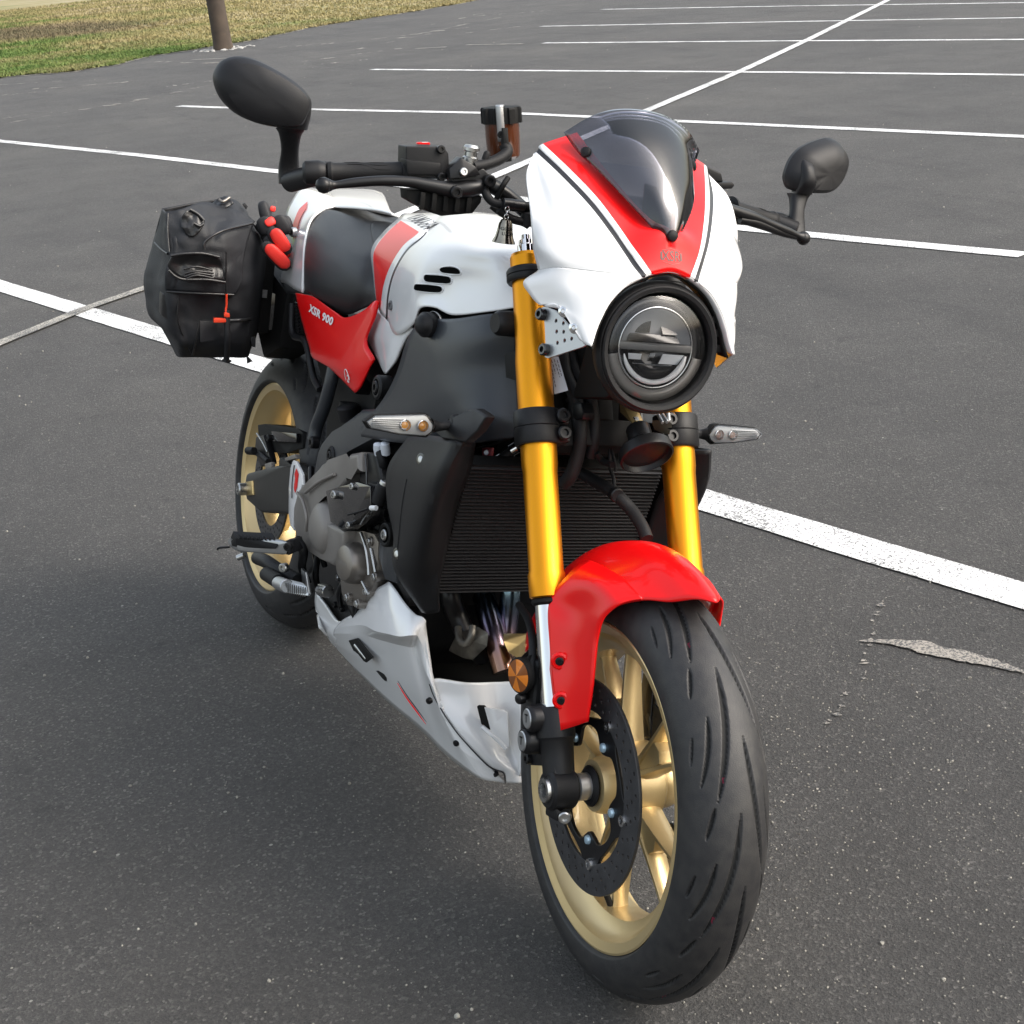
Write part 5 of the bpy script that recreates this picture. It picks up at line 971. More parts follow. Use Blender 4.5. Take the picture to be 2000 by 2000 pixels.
# red side cover
SC = [[(0.223,-0.138,0.7748),(0.2861,-0.143,0.782),(0.3434,-0.146,0.7872),(0.3784,-0.147,0.7878)],[(0.2512,-0.14,0.7556),(0.3431,-0.149,0.7664),(0.4254,-0.151,0.7777),(0.4896,-0.15,0.7826)],[(0.2825,-0.141,0.7346),(0.3849,-0.15,0.7468),(0.4866,-0.152,0.7635),(0.553,-0.149,0.7815)],[(0.3151,-0.141,0.7117),(0.4337,-0.151,0.7279),(0.5559,-0.154,0.7504),(0.6329,-0.148,0.8074)],[(0.3464,-0.141,0.6916),(0.4567,-0.151,0.7047),(0.5898,-0.156,0.7302),(0.6828,-0.145,0.8346)],[(0.3694,-0.14,0.6742),(0.4752,-0.15,0.6858),(0.6023,-0.156,0.7135),(0.6868,-0.146,0.8099)],[(0.4284,-0.14,0.677),(0.5294,-0.15,0.682),(0.6199,-0.156,0.7027),(0.6666,-0.15,0.7619)],[(0.5136,-0.141,0.6718),(0.5846,-0.148,0.6741),(0.6487,-0.152,0.697),(0.705,-0.148,0.7392)],[(0.627,-0.144,0.6612),(0.6413,-0.146,0.6671),(0.6629,-0.147,0.6837),(0.7014,-0.147,0.7316)]]
scv = net('side_cover', SC, RED, bike, ID, nu=5, nv=6, thick=.004)
net('side_cover', sy(SC), RED, bike, ID, nu=5, nv=6, thick=.004)
BS = bvh_of([scv])
_a = [(0.3588,-0.15,0.7652),(0.5062,-0.151,0.7634)]; A_ = Vector(_a[0]); B_ = Vector(_a[1]); dx_ = B_ - A_
tm = text_mesh('XSR 900', .020, spacing=1.05, bold=.0008, sx=1.1); xs = [v.co.x for v in tm.vertices]; k_ = abs(dx_.x) / (max(xs) - min(xs)); sl = dx_.z / dx_.x
decal('side_cover_lettering', tm, lambda x, y: ((A_.x + B_.x) / 2 + x * k_ + y * .25, -1, (A_.z + B_.z) / 2 + x * k_ * sl + y + .001), (0, 1, 0), BS, WTXT, scv, ID, off=.0026)
q = Vector([(0.6094,-0.15,0.6817)][0])
tm = text_mesh('2', .020, bold=.0006, shear=.4); decal('side_cover_emblem', tm, lambda x, y: (q.x + x, -1, q.z + y), (0, 1, 0), BS, WTXT, scv, ID, off=.0026)
ov = [(q.x + .010 * math.cos(t), q.z + .017 * math.sin(t)) for t in [2 * math.pi * k / 24 for k in range(24)]]
rim = [BS.ray_cast(Vector((x, -1, z)), Vector((0, 1, 0)))[0] for x, z in ov[:14]]
rim = [r - Vector((0, .0028, 0)) for r in rim if r]
if len(rim) > 4: tube('emblem_ring', rim, .0007, WTXT, scv, ID, n=6, sub=1)

# ---------------- frame and dark bodywork
FR = [[(0.9389,-0.165,0.8481),(1.0507,-0.163,0.8653),(1.1247,-0.145,0.8858),(1.1712,-0.118,0.9019)],[(0.9003,-0.168,0.8045),(1.0388,-0.172,0.8268),(1.1372,-0.152,0.8556),(1.1725,-0.112,0.8701)],[(0.8793,-0.17,0.7488),(1.0373,-0.175,0.7814),(1.1312,-0.152,0.8075),(1.1764,-0.104,0.8231)],[(0.834,-0.168,0.6984),(1.03,-0.176,0.7379),(1.1436,-0.152,0.7681),(1.1868,-0.1,0.782)],[(0.7662,-0.164,0.6491),(0.992,-0.175,0.6978),(1.1545,-0.152,0.7336),(1.2018,-0.1,0.747)],[(0.6889,-0.16,0.5977),(0.9454,-0.17,0.647),(1.1199,-0.15,0.6914),(1.2084,-0.1,0.7258)]]
frm = net('main_frame', FR, FRAME, bike, ID, nu=6, nv=7, thick=.006)
net('main_frame_side', sy(FR), FRAME, frm, ID, nu=6, nv=7, thick=.006)
hull('frame_core', [(x, s * .09, z) for s in (-1, 1) for x, z in ((.55, .55), (1.02, .52), (1.16, .78), (1.15, .90), (.65, .86))], PLASD, frm, ID, bev=.01)
arm = [(0.8595,-0.165,0.6854),(0.717,-0.165,0.6504),(0.5791,-0.163,0.5769),(0.5262,-0.162,0.5439),(0.5099,-0.162,0.5221),(0.5011,-0.162,0.4764),(0.5345,-0.162,0.4701),(0.5941,-0.162,0.5213),(0.6731,-0.164,0.5638),(0.7786,-0.166,0.6116),(0.8738,-0.166,0.6486)]
slab('frame_spar', arm, (0, .05, 0), FRAME, frm, ID, bev=.009, seg=3)
for q, r_ in (([(0.5924,-0.163,0.5357)][0], .012), ([(0.7738,-0.16,0.7015)][0], .014)):
    lathe('frame_boss', [(0, -.02), (r_ * 1.5, -.02), (r_ * 1.5, .002), (r_ * 1.25, .005), (r_, .005), (r_, -.002), (0, -.002)], q, (0, -1, 0), PLAS, frm, ID, n=28)
    bolt('frame_bolt', Vector(q) + Vector((0, .0, 0)), (0, -1, 0), r_ * .8, BLK, frm, ID)
q = Vector([(0.9966,-0.185,0.8459)][0])
sbz = lathe('frame_socket', [(0, -.04), (.017, -.04), (.018, -.012), (.0195, -.010), (.0195, .000), (.016, .003), (.014, .008), (.008, .012), (0, .013)], q, (.35, -1, 0), PLAS, frm, ID, n=28)
lathe('socket_ring', [(.0205, -.020), (.0212, -.018), (.0205, -.016)], q, (.35, -1, 0), STEEL, sbz, ID, n=28, closed=True)
q = Vector([(1.1842,-0.155,0.8844)][0]); lathe('frame_boss', [(0, .002), (.014, .002), (.018, -.004), (.019, -.045), (0, -.05)], q, (.1, -1, .0), PLAS, frm, ID, n=28)
hz2 = lambda name, pts, dx, m_, parent, bev=.004, seg=2: hull(name, [Vector(q) for q in pts] + [Vector(q) + Vector(dx) for q in pts], m_, parent, ID, bev=bev, seg=seg)
slab('frame_notch', [(1.2121,-0.13,0.8522),(1.1863,-0.135,0.8421),(1.1835,-0.135,0.8381),(1.1977,-0.135,0.8084),(1.2274,-0.13,0.8096)], (0, .03, 0), PLASD, frm, ID, bev=.002)
# bundle behind the forks
hull('steering_head', [(x, y, z) for y in (-.06, .06) for x, z in ((1.10, .70), (1.22, .70), (1.17, .93), (1.06, .93))], PLASD, bike, ID, bev=.01)
# ---------------- engine
eng = hull('engine', [(x, s * .125, z) for s in (-1, 1) for x, z in ((.42, .30), (.50, .22), (.86, .20), (.96, .30), (.98, .42), (.90, .50), (.48, .50))], BLK, bike, ID, bev=.012)
hull('cylinder_block', [(x, s * .15, z) for s in (-1, 1) for x, z in ((.80, .44), (.98, .38), (1.08, .58), (.92, .66))], BLK, eng, ID, bev=.01)
hull('cylinder_head', [(x, s * .165, z) for s in (-1, 1) for x, z in ((.88, .60), (1.06, .54), (1.10, .66), (.98, .72))], PLASD, eng, ID, bev=.01)
for k in range(6): box('cylinder_fin', Vector((.93 + .012 * k, 0, .46 + .024 * k)), (.17, .312, .003), BLK, eng, ID, rot=Matrix.Rotation(R(26), 3, 'Y'), bev=0)
cc = slab('clutch_cover', [(0.4793,-0.182,0.439),(0.5324,-0.184,0.4691),(0.5766,-0.186,0.4962),(0.6114,-0.188,0.5252),(0.6491,-0.19,0.5418),(0.7467,-0.19,0.5678),(0.7499,-0.19,0.5791),(0.7924,-0.19,0.593),(0.8055,-0.19,0.5624),(0.7665,-0.19,0.5485),(0.7561,-0.19,0.528),(0.7111,-0.19,0.5056),(0.649,-0.19,0.4851),(0.6028,-0.19,0.4535),(0.5946,-0.19,0.4361),(0.6158,-0.19,0.4249),(0.6632,-0.19,0.4296),(0.717,-0.19,0.4428),(0.7654,-0.19,0.4455),(0.7679,-0.188,0.4152),(0.7512,-0.186,0.3882),(0.7135,-0.184,0.3649),(0.6473,-0.182,0.357),(0.5669,-0.18,0.3478),(0.5027,-0.18,0.3471),(0.4709,-0.18,0.3635),(0.4599,-0.181,0.3996)], (0, .07, 0), CASE, eng, ID, bev=.014, seg=4)
lathe('cover_bulge', [(.0, .014), (.030, .013), (.042, .006), (.050, -.006), (.052, -.03)], [(0.6408,-0.186,0.4149)][0], (0, -1, 0), CASE, cc, ID, n=40)
for pts in ([(0.5542,-0.192,0.4548),(0.6247,-0.194,0.4942),(0.701,-0.194,0.5295)], [(0.5044,-0.19,0.4408),(0.5442,-0.192,0.4367),(0.5749,-0.192,0.4152),(0.5738,-0.19,0.387)]): tube('cover_rib', pts, .003, CASE, cc, ID)
hz2('sensor_housing', [(0.6834,-0.2,0.4946),(0.7373,-0.2,0.5156),(0.8149,-0.195,0.5464),(0.8761,-0.195,0.5565),(0.8903,-0.195,0.5221),(0.8434,-0.2,0.5015),(0.8077,-0.2,0.4887),(0.8193,-0.2,0.4735),(0.7846,-0.2,0.4548),(0.7232,-0.2,0.4494),(0.7053,-0.2,0.4827)], (0, .05, 0), GLOSSB, eng, bev=.006)
hz2('crankcase_breather', [(0.7698,-0.18,0.5857),(0.8198,-0.17,0.5977),(0.8371,-0.165,0.5806),(0.851,-0.165,0.5569),(0.8246,-0.17,0.5427),(0.788,-0.18,0.5393)], (0, .06, 0), BLK, eng, bev=.008, seg=3)
for a in (1215,): tube('casing_seam', [(0.8069,-0.183,0.5928),(0.821,-0.183,0.569),(0.8302,-0.183,0.5463)], .0018, GLOSSB, eng, ID)
for q, r_, m_ in (([(0.7451,-0.205,0.5046)][0], .0075, STEEL), ([(0.8252,-0.204,0.4741)][0], .006, STEEL), ([(0.8107,-0.2,0.5378)][0], .006, STEEL)): bolt('engine_bolt', q, (.25, -1, 0), r_, m_, eng, ID)
tube('sensor_wire', [(0.8207,-0.206,0.4913),(0.8619,-0.205,0.5081),(0.8964,-0.202,0.5238)], .0018, RUB, eng, ID)
q = [(0.9101,-0.203,0.5289)][0]; cyl('cable_end', q, Vector(q) + Vector((.014, .004, .004)), .0042, WTXT, eng, ID)
_b = [(0.8874,-0.175,0.5622),(0.8809,-0.182,0.5286)]; cyl('coolant_stub', _b[1], _b[0], .0125, RUB, eng, ID); bolt('stub_bolt', _b[0], Vector(_b[0]) - Vector(_b[1]), .0095, STEEL, eng, ID)
tube('breather_hose', [(0.8159,-0.165,0.6072),(0.831,-0.165,0.5996),(0.8356,-0.16,0.5826),(0.811,-0.15,0.5556)], .008, RUB, eng, ID)
for q in [(0.825,-0.168,0.6082),(0.848,-0.165,0.6153)]: lathe('hose_elbow', [(0, -.012), (.0075, -.012), (.0085, 0), (.0075, .008), (0, .010)], q, (.2, -.3, 1), PAPER, eng, ID, n=16)
# round timing cover with its flange and bolts
tc_ = slab('timing_cover', [(0.7295,-0.17,0.4309),(0.7945,-0.168,0.4556),(0.8394,-0.165,0.4635),(0.8565,-0.162,0.4547),(0.862,-0.16,0.4004),(0.848,-0.162,0.3602),(0.811,-0.166,0.3234),(0.7681,-0.17,0.3108),(0.7462,-0.175,0.3254),(0.7339,-0.178,0.3581),(0.7378,-0.178,0.4008)], (0, .045, 0), CASE2, eng, ID, bev=.004)
q = Vector([(0.7912,-0.178,0.3963)][0])
dm = lathe('timing_dome', [(0, .020), (.022, .019), (.030, .016), (.034, .010), (.036, .002), (.037, -.02)], q, (.12, -1, .05), CASE2, eng, ID, n=44)
BM = bvh_of([dm]); tm = text_mesh('YAMAHA', .0085, bold=.0002); decal('cover_lettering', tm, lambda x, y: (q.x + x, -1, q.z + y + .002), (0, 1, 0), BM, CASE, dm, ID, off=.0004)
for x_, y_ in ((1095,965),(1245,1005),(1200,1030),(1280,1270),(1245,1410),(1150,1480),(1075,1430),(1015,1170),(1065,1330),(1160,1400)):
    pass
for q2 in [(0.833,-0.168,0.4486),(0.8644,-0.165,0.3954),(0.8186,-0.172,0.3316),(0.782,-0.177,0.3305),(0.7383,-0.182,0.3786),(0.7581,-0.175,0.4301),(0.8412,-0.168,0.3615)]:
    cyl('bolt_boss', Vector(q2) + Vector((0, .02, 0)), q2, .0085, CASE2, tc_, ID, n=18); bolt('cover_bolt', Vector(q2), (0.1, -1, 0), .0058, STEEL, tc_, ID)
for pts in ([(0.7997,-0.172,0.4536),(0.8232,-0.17,0.435),(0.839,-0.168,0.4094),(0.8474,-0.168,0.3933)], [(0.8376,-0.166,0.4371),(0.8537,-0.165,0.4188),(0.8654,-0.164,0.4039)], [(0.8312,-0.172,0.376),(0.859,-0.17,0.3642)]): tube('cover_edge', pts, .0028, STEEL, tc_, ID)
for k in range(14):    # fasteners and fittings low on the crankcase
    rr_ = random.Random(k); x_ = rr_.uniform(.50, .92); z_ = rr_.uniform(.24, .36)
    bolt('crankcase_bolt', (x_, -.128, z_), (0, -1, 0), rr_.uniform(.005, .008), STEEL if k % 3 == 0 else BLK, eng, ID)
hz2('oil_sump', [(.50, -.08, .17), (.86, -.08, .17), (.90, -.09, .26), (.48, -.09, .26)], (0, .16, 0), PLASD, eng, bev=.01)
hz2('side_bracket', [(0.868,-0.165,0.4838),(0.9051,-0.165,0.5041),(0.9364,-0.165,0.4819),(0.958,-0.165,0.4141),(0.9062,-0.165,0.4035),(0.8642,-0.165,0.4362)], (0, .03, 0), FRAME, eng, bev=.008)
q = Vector([(0.9275,-0.178,0.4886)][0]); lathe('mount_boss', [(0, -.02), (.020, -.02), (.020, .003), (.017, .005), (.013, .003), (.012, -.006), (0, -.006)], q, (0.1, -1, 0), PLASD, eng, ID, n=32); bolt('mount_bolt', q, (0.1, -1, 0), .0095, STEEL, eng, ID)
# ---------------- exhaust headers and the dark space under the radiator
hp = [[(0.96,-0.02,0.4244),(0.9846,-0.02,0.4071),(1.0244,-0.02,0.3746),(1.0601,-0.018,0.3393),(1.0863,-0.012,0.3053)], [(1.0188,0.01,0.4436),(1.0267,0.01,0.4186),(1.0276,0.012,0.3772),(1.039,0.008,0.3349),(1.0614,0.0,0.3019)], [(0.9806,-0.085,0.4322),(1.0024,-0.085,0.4075),(1.0023,-0.07,0.375),(1.0233,-0.05,0.3359),(1.0194,-0.02,0.3052)]]
for k, p_ in enumerate(hp[:2]): tube('exhaust_header', p_, .0195 if k == 0 else .017, HEAT, bike, ID, n=24)
tube('exhaust_header', hp[2], .017, BLK, bike, ID, n=24)
hull('collector_shield', [(1.0976,-0.03,0.3766),(1.0976,-0.01,0.3691),(1.11,-0.005,0.3599),(1.0795,0.03,0.3678),(1.0828,0.03,0.3414),(1.1077,0.0,0.3338),(1.1252,-0.03,0.3532),(1.1207,-0.04,0.372)], BRASS, bike, ID, bev=.002)
hull('header_flange', [(0.9877,-0.07,0.3057),(1.0219,-0.075,0.3501),(1.0689,-0.07,0.3537),(1.0653,-0.06,0.377),(1.0861,-0.05,0.373),(1.0878,-0.05,0.351),(1.0627,-0.06,0.3178),(1.0381,-0.065,0.312)], DIRTY, bike, ID, bev=.006)
tube('header_clamp', [(1.0347,-0.08,0.3641),(1.0558,-0.085,0.3516),(1.0715,-0.08,0.3505),(1.0765,-0.075,0.3658),(1.0666,-0.07,0.3778)], .006, DIRTY, bike, ID)
hull('exhaust_collector', [(x, y, z) for y in (-.07, .07) for x, z in ((.70, .17), (1.04, .17), (1.06, .24), (.72, .27))], PLASD, bike, ID, bev=.015)

# ---------------- radiator
RT, RBm = Vector((1.186, 0, .672)), Vector((1.117, 0, .452)); rdir = (RT - RBm); rn = Vector((rdir.z, 0, -rdir.x)).normalized()
rad = hull('radiator', [p_ + Vector((0, y, 0)) - rn * w for p_ in (RT, RBm) for y in (-.168, .168) for w in (.006, .034)], PLASD, bike, ID, bev=.002)
bm = bmesh.new()
NF = 37
for k in range(NF):
    c_ = RBm.lerp(RT, (k + .3) / NF); h_ = .00036 ; up_ = rdir.normalized()
    for y0, y1 in ((-.165, .165),):
        vs = [bm.verts.new(c_ + Vector((0, y, 0)) + rn * a + up_ * b) for y in (y0, y1) for a in (-.006, .0) for b in (-h_, h_)]
        for f in ((0, 1, 3, 2), (4, 6, 7, 5), (0, 4, 5, 1), (2, 3, 7, 6), (1, 5, 7, 3), (0, 2, 6, 4)): bm.faces.new([vs[i] for i in f])
from_bm('radiator_fins', bm, ALU if False else mat('radiator_fin_metal', (.045, .045, .047), .45, metal=.3), rad, ID, smooth=False, kind='stuff')
bm = bmesh.new()
for k in range(150):
    y = -.164 + .328 * k / 149
    vs = [bm.verts.new(p_ + Vector((0, y + a, 0)) - rn * .0057) for p_ in (RBm, RT) for a in (-.0004, .0004)]; bm.faces.new([vs[0], vs[1], vs[3], vs[2]])
from_bm('radiator_mesh', bm, mat('radiator_mesh_metal', (.007, .007, .007), .7), rad, ID, smooth=False, kind='stuff')
tube('radiator_hose', [(1.2089,0.0,0.6749),(1.2512,0.01,0.6702),(1.301,0.015,0.6659),(1.3272,0.03,0.6496),(1.3546,0.035,0.6337),(1.3743,0.035,0.6199)], .0095, RUB, bike, ID, n=18)
cyl('hose_clamp', *[(1.302,0.012,0.6672),(1.3142,0.012,0.6666)], .0108, BLK, rad, ID)
SH = [[(0.9999,-0.19,0.6686),(1.1291,-0.208,0.7026),(1.2369,-0.212,0.7222),(1.1981,-0.17,0.7114)],[(0.9396,-0.192,0.6047),(1.0989,-0.218,0.6427),(1.2231,-0.226,0.6723),(1.1958,-0.172,0.6663)],[(0.9557,-0.193,0.5512),(1.0921,-0.22,0.59),(1.2053,-0.226,0.6224),(1.1654,-0.172,0.6117)],[(0.9976,-0.193,0.5095),(1.0776,-0.216,0.5341),(1.1733,-0.22,0.5635),(1.1557,-0.172,0.5582)],[(1.0028,-0.192,0.4686),(1.0699,-0.212,0.4867),(1.1415,-0.21,0.5044),(1.1473,-0.172,0.506)],[(1.0302,-0.188,0.4465),(1.0824,-0.2,0.4586),(1.1155,-0.196,0.4603),(1.1439,-0.172,0.4687)],[(1.0848,-0.168,0.412),(1.1081,-0.174,0.4191),(1.1181,-0.17,0.421),(1.1324,-0.162,0.4288)]]
shr = net('radiator_shroud', SH, PLAS, bike, ID, nu=6, nv=6, thick=.004)
net('radiator_shroud', sy(SH), PLAS, bike, ID, nu=6, nv=6, thick=.004)
BSH = bvh_of([shr])
for q in [(1.127,-0.225,0.6661),(1.0717,-0.215,0.5023)]:
    loc = BSH.ray_cast(Vector((q[0], -1, q[2])), Vector((0, 1, 0)))[0] or Vector(q)
    lathe('shroud_clip_recess', [(0, -.001), (.0095, -.001), (.0095, .0006), (.0075, .0008), (0, .0003)], loc, (.3, -1, .1), GLOSSB, shr, ID, n=24); bolt('shroud_clip', loc, (.3, -1, .2), .0058, STEEL, shr, ID, h=.002, socket=False)
tube('shroud_crease', [BSH.ray_cast(Vector((q[0], -1, q[2])), Vector((0, 1, 0)))[0] or Vector(q) for q in [(1.0836,-0.22,0.6241),(1.0787,-0.22,0.5861),(1.0742,-0.22,0.5386),(1.0733,-0.22,0.5103)]], .0015, PLAS, shr, ID)
cap = [(745,300),(800,350),(1000,385),(1105,290),(1182,170),(1165,145),(1090,95),(1030,100),(905,165),(850,200),(770,230)]
CAP = [(1.1699,-0.222,0.7173),(1.1948,-0.222,0.7148),(1.2573,-0.214,0.7247),(1.2751,-0.206,0.7453),(1.2852,-0.2,0.7678),(1.2777,-0.2,0.7702),(1.2473,-0.2,0.7714),(1.2332,-0.204,0.7672),(1.2052,-0.212,0.7493),(1.1984,-0.218,0.7415),(1.1766,-0.222,0.731)]
for s in (-1,): slab('shroud_cap', [(x, y, z) for x, y, z in CAP], (0, .016, 0), PLAS, shr, ID, bev=.004, seg=3)
# indicator
def signal(sd_, P_in, P_tip, stalk0, root):
    a = Vector(P_in); b = Vector(P_tip); ax = (b - a); L_ = ax.length; ax.normalize(); fwd = Vector((1, 0, .12)).normalized(); upv_ = ax.cross(fwd) * (1 if sd_ > 0 else -1); upv_ = upv_ if upv_.z > 0 else -upv_
    def ringp(t, h0, h1, d): return [a + ax * (L_ * t) + upv_ * h + fwd * d for h in (h0, h1)]
    outline = [(-.02, .0), (.10, .0165), (.16, .0185), (.88, .0125), (1.0, .002), (.93, -.008), (.50, -.0145), (.10, -.0170), (.02, -.010)]
    lp = [a + ax * (L_ * t) + upv_ * h for t, h in outline]
    body = slab('indicator_housing', [p_ - fwd * .012 for p_ in lp], fwd * .013, PLASD, root, ID, bev=.003)
    o = slab('indicator_lens', [a + ax * (L_ * (.5 + (t - .5) * .96)) + upv_ * h * .90 + fwd * .0012 for t, h in outline], fwd * .0075, GLASS, root, ID, bev=.0035, seg=3)
    c_ = slab('indicator_reflector', [a + ax * (L_ * (.5 + (t - .5) * .92)) + upv_ * h * .82 + fwd * .0013 for t, h in outline], fwd * .0018, LENSW, root, ID, bev=.0005)
    for k in range(5): tube('reflector_rib', [a + ax * (L_ * t) + upv_ * (-.006 + .004 * k) * (1 - .4 * t) + fwd * .0045 for t in (.42, .9)], .0011, LENSW, c_, ID, n=6, sub=1)
    for k in range(16): t = .42 + .03 * k; box('reflector_tooth', a + ax * (L_ * t) + upv_ * .0075 * (1 - .3 * t) + fwd * .004, (.002, .0014, .003), REFL, c_, ID, bev=0)
    for t in (.17, .42):
        q = a + ax * (L_ * (t + .02)) + upv_ * .0 + fwd * .0030
        lathe('indicator_bulb_cup', [(.0065, 0), (.0082, .0045), (.0075, .0048), (.0060, .001)], q, fwd, REFL, c_, ID, n=24, closed=True); lathe('indicator_bulb', [(0, 0), (.0060, 0), (.0048, .0028), (.002, .0042), (0, .0045)], q, fwd, LED if sd_ < 0 else mat('indicator_pale_led', (.55, .40, .34), .2, coat=.8), c_, ID, n=20)
    st = tube('indicator_stalk', [a - fwd * .004 + ax * .004, a - ax * .012 - fwd * .005, stalk0], [.011, .0068, .0068], RUB, root, ID, n=16, sub=3)
    lathe('stalk_base', [(0, -.004), (.0125, -.004), (.014, .002), (.012, .008), (.008, .010), (0, .010)], stalk0, ax, RUB, root, ID, n=24)
for s in (-1,):
    a, b, c_ = [(1.2025,-0.238,0.7337),(1.1939,-0.34,0.7323),(1.2047,-0.205,0.7394)]
    signal(-1, a, b, Vector(c_), shr)
a, b, c_ = [(1.161,0.252,0.7299),(1.1861,0.34,0.7388),(1.1737,0.215,0.7334)]
shl = [o for o in bike.children if o.name.startswith('radiator_shroud')][1]
signal(1, a, b, Vector(c_), shl)
# clutter between shroud and fork
tube('bleed_hose', [(1.0914,-0.13,0.6207),(1.1035,-0.12,0.6372),(1.1165,-0.11,0.6501),(1.1433,-0.1,0.6721),(1.1451,-0.08,0.6895)], .0075, RUB, bike, ID, n=14)
for q in [(1.087,-0.131,0.6204),(1.1433,-0.1,0.6721),(1.1465,-0.08,0.6916)]: lathe('hose_clip', [(.0082, -.005), (.0095, -.005), (.0095, .005), (.0082, .005)], q, (.3, .6, .55), CHROME, rad, ID, n=20, closed=True)
_q = [(1.0947,-0.132,0.6179),(1.113,-0.134,0.6128)]; cyl('clip_tail', _q[0], _q[1], .0026, STEEL, rad, ID)
hz2('hose_block', [(1.1276,-0.12,0.6583),(1.143,-0.12,0.6642),(1.1657,-0.12,0.6594),(1.1511,-0.12,0.6519)], (0, .015, 0), PLAS, rad, bev=.002)
hz2('thermal_tag', [(1.1191,-0.12,0.6852),(1.1528,-0.12,0.6938),(1.1537,-0.12,0.6775),(1.1231,-0.12,0.6699)], (0, .004, 0), mat('dark_red_tag', (.16, .015, .02), .5), rad, bev=.001)
q = [(1.1396,-0.1215,0.6828)][0]; bolt('tag_rivet', q, (.7, -.7, 0), .004, PAPER, rad, ID, socket=False)
tube('sensor_lead', [(1.0953,-0.12,0.6773),(1.1367,-0.11,0.6954),(1.166,-0.09,0.7169)], .0018, RUB, rad, ID)
# radiator top tank, wiring between fork and lamp
wr = [[(1.1998,-0.05,0.848),(1.216,-0.05,0.8237),(1.2438,-0.045,0.7985),(1.2534,-0.04,0.7773),(1.269,-0.04,0.7476),(1.2717,-0.04,0.7186),(1.2704,-0.045,0.6863),(1.2604,-0.05,0.6675)],
      [(1.243,-0.02,0.8095),(1.2521,-0.02,0.7937),(1.259,-0.015,0.7679),(1.2682,-0.015,0.7384),(1.2642,-0.015,0.7114)], [(1.1911,-0.03,0.8476),(1.2113,-0.03,0.8239),(1.2319,-0.02,0.8051)], [(1.2029,-0.03,0.7822),(1.2404,-0.03,0.7847),(1.26,-0.03,0.7754),(1.2498,-0.02,0.7476),(1.27,-0.01,0.7291)],
      [(1.2729,-0.01,0.7198),(1.2744,0.0,0.7085),(1.3061,0.0,0.7109)], [(1.2556,0.02,0.7304),(1.2655,0.02,0.6987),(1.2826,0.02,0.6831),(1.2896,0.02,0.6669)], [(1.2562,0.02,0.7286),(1.2764,0.02,0.7096),(1.2847,0.02,0.6957)]]
for p_, r_ in zip(wr, (.0105, .0085, .010, .006, .005, .0028, .0022)): tube('cable', p_, r_, RUB, bike, ID, n=14)
hz2('cable_clamp', [(1.2349,-0.05,0.7835),(1.2757,-0.05,0.7937),(1.2879,-0.05,0.781),(1.2869,-0.05,0.771),(1.252,-0.05,0.7628),(1.2406,-0.05,0.772)], (.0, .02, 0), BLK, bike, bev=.003)
hz2('wiring_connector', [(1.2263,-0.02,0.7959),(1.2536,-0.02,0.8019),(1.2609,-0.02,0.7918),(1.2382,-0.02,0.7847)], (-.02, .01, 0), BLK, bike, bev=.002)
for a_, b_ in [[(1.3119,0.06,0.7885),(1.3277,0.06,0.7804)],[(1.3143,0.065,0.7902),(1.3318,0.065,0.7826)],[(1.3218,0.07,0.7942),(1.3269,0.07,0.7836)]]: cyl('cable_sleeve', a_, b_, .0028, ALU, bike, ID)
hz2('steering_stop', [(1.3015,0.07,0.7736),(1.3348,0.07,0.7825),(1.3385,0.07,0.7765),(1.3056,0.07,0.7666)], (-.02, 0, 0), mat('dusty_tan_plastic', (.20, .165, .12), .55), bike, bev=.003)
hz2('steering_stop', [(1.3077,0.07,0.7661),(1.3341,0.07,0.7725),(1.3344,0.07,0.7657),(1.3127,0.07,0.7624)], (-.02, 0, 0), mat('dusty_tan_plastic', (.20, .165, .12), .55), bike, bev=.003)
stk = slab('data_sticker', [(1.2307,-0.085,0.8499),(1.2361,-0.075,0.8507),(1.2701,-0.07,0.8089),(1.259,-0.085,0.8002)], (-.001, .0005, 0), PAPER, bike, ID, bev=0)
_s = [[(1.2373,-0.0855,0.8454),(1.2504,-0.077,0.8177)],[(1.2403,-0.083,0.8472),(1.254,-0.075,0.8206)],[(1.2404,-0.078,0.8465),(1.2573,-0.0725,0.8185)],[(1.2435,-0.086,0.8332),(1.2577,-0.083,0.8093)]]
for a_, b_ in _s:
    for k in range(5):
        u = Vector(a_).lerp(Vector(b_), k / 5); v = Vector(a_).lerp(Vector(b_), (k + .7) / 5); o_ = Vector((.0012, -.001, 0)); cyl('sticker_print', u + o_, v + o_, .0005, GREYTXT, stk, ID, n=6, bev=0)
# horn
hn = Vector((.75, .0, -.66)).normalized(); q = Vector([(1.345,0.0282,0.7395)][0])
hr = lathe('horn', [(0, -.045), (.016, -.045), (.018, -.042), (.018, -.022), (.021, -.020), (.023, -.012), (.036, -.010), (.039, -.007), (.0400, .004), (.0395, .008), (.037, .009), (.0355, .003), (.034, .001), (.020, .004), (.0, .005)], q, hn, mat('horn_black', (.010, .010, .011), .38, spec=.3), bike, ID, n=64)
cyl('horn_nut', q - hn * .052, q - hn * .044, .0085, BRASS, hr, ID, n=6); cyl('horn_nut', q - hn * .060, q - hn * .052, .0065, STEEL, hr, ID, n=6)
hull('horn_bracket', [q - hn * .050 + Vector(v) for v in ((-.03, -.012, .01), (-.03, .012, .01), (.01, -.01, .0), (.01, .01, .0), (-.04, -.012, .03), (-.04, .012, .03))], BRASS, hr, ID, bev=.001)
hz2('horn_terminal', [q - hn * .014 + Vector(v) for v in ((.0, .02, .0), (.006, .02, 0), (.006, .034, 0), (0, .034, 0))], (0, 0, .012), PLAS, hr, bev=.001)

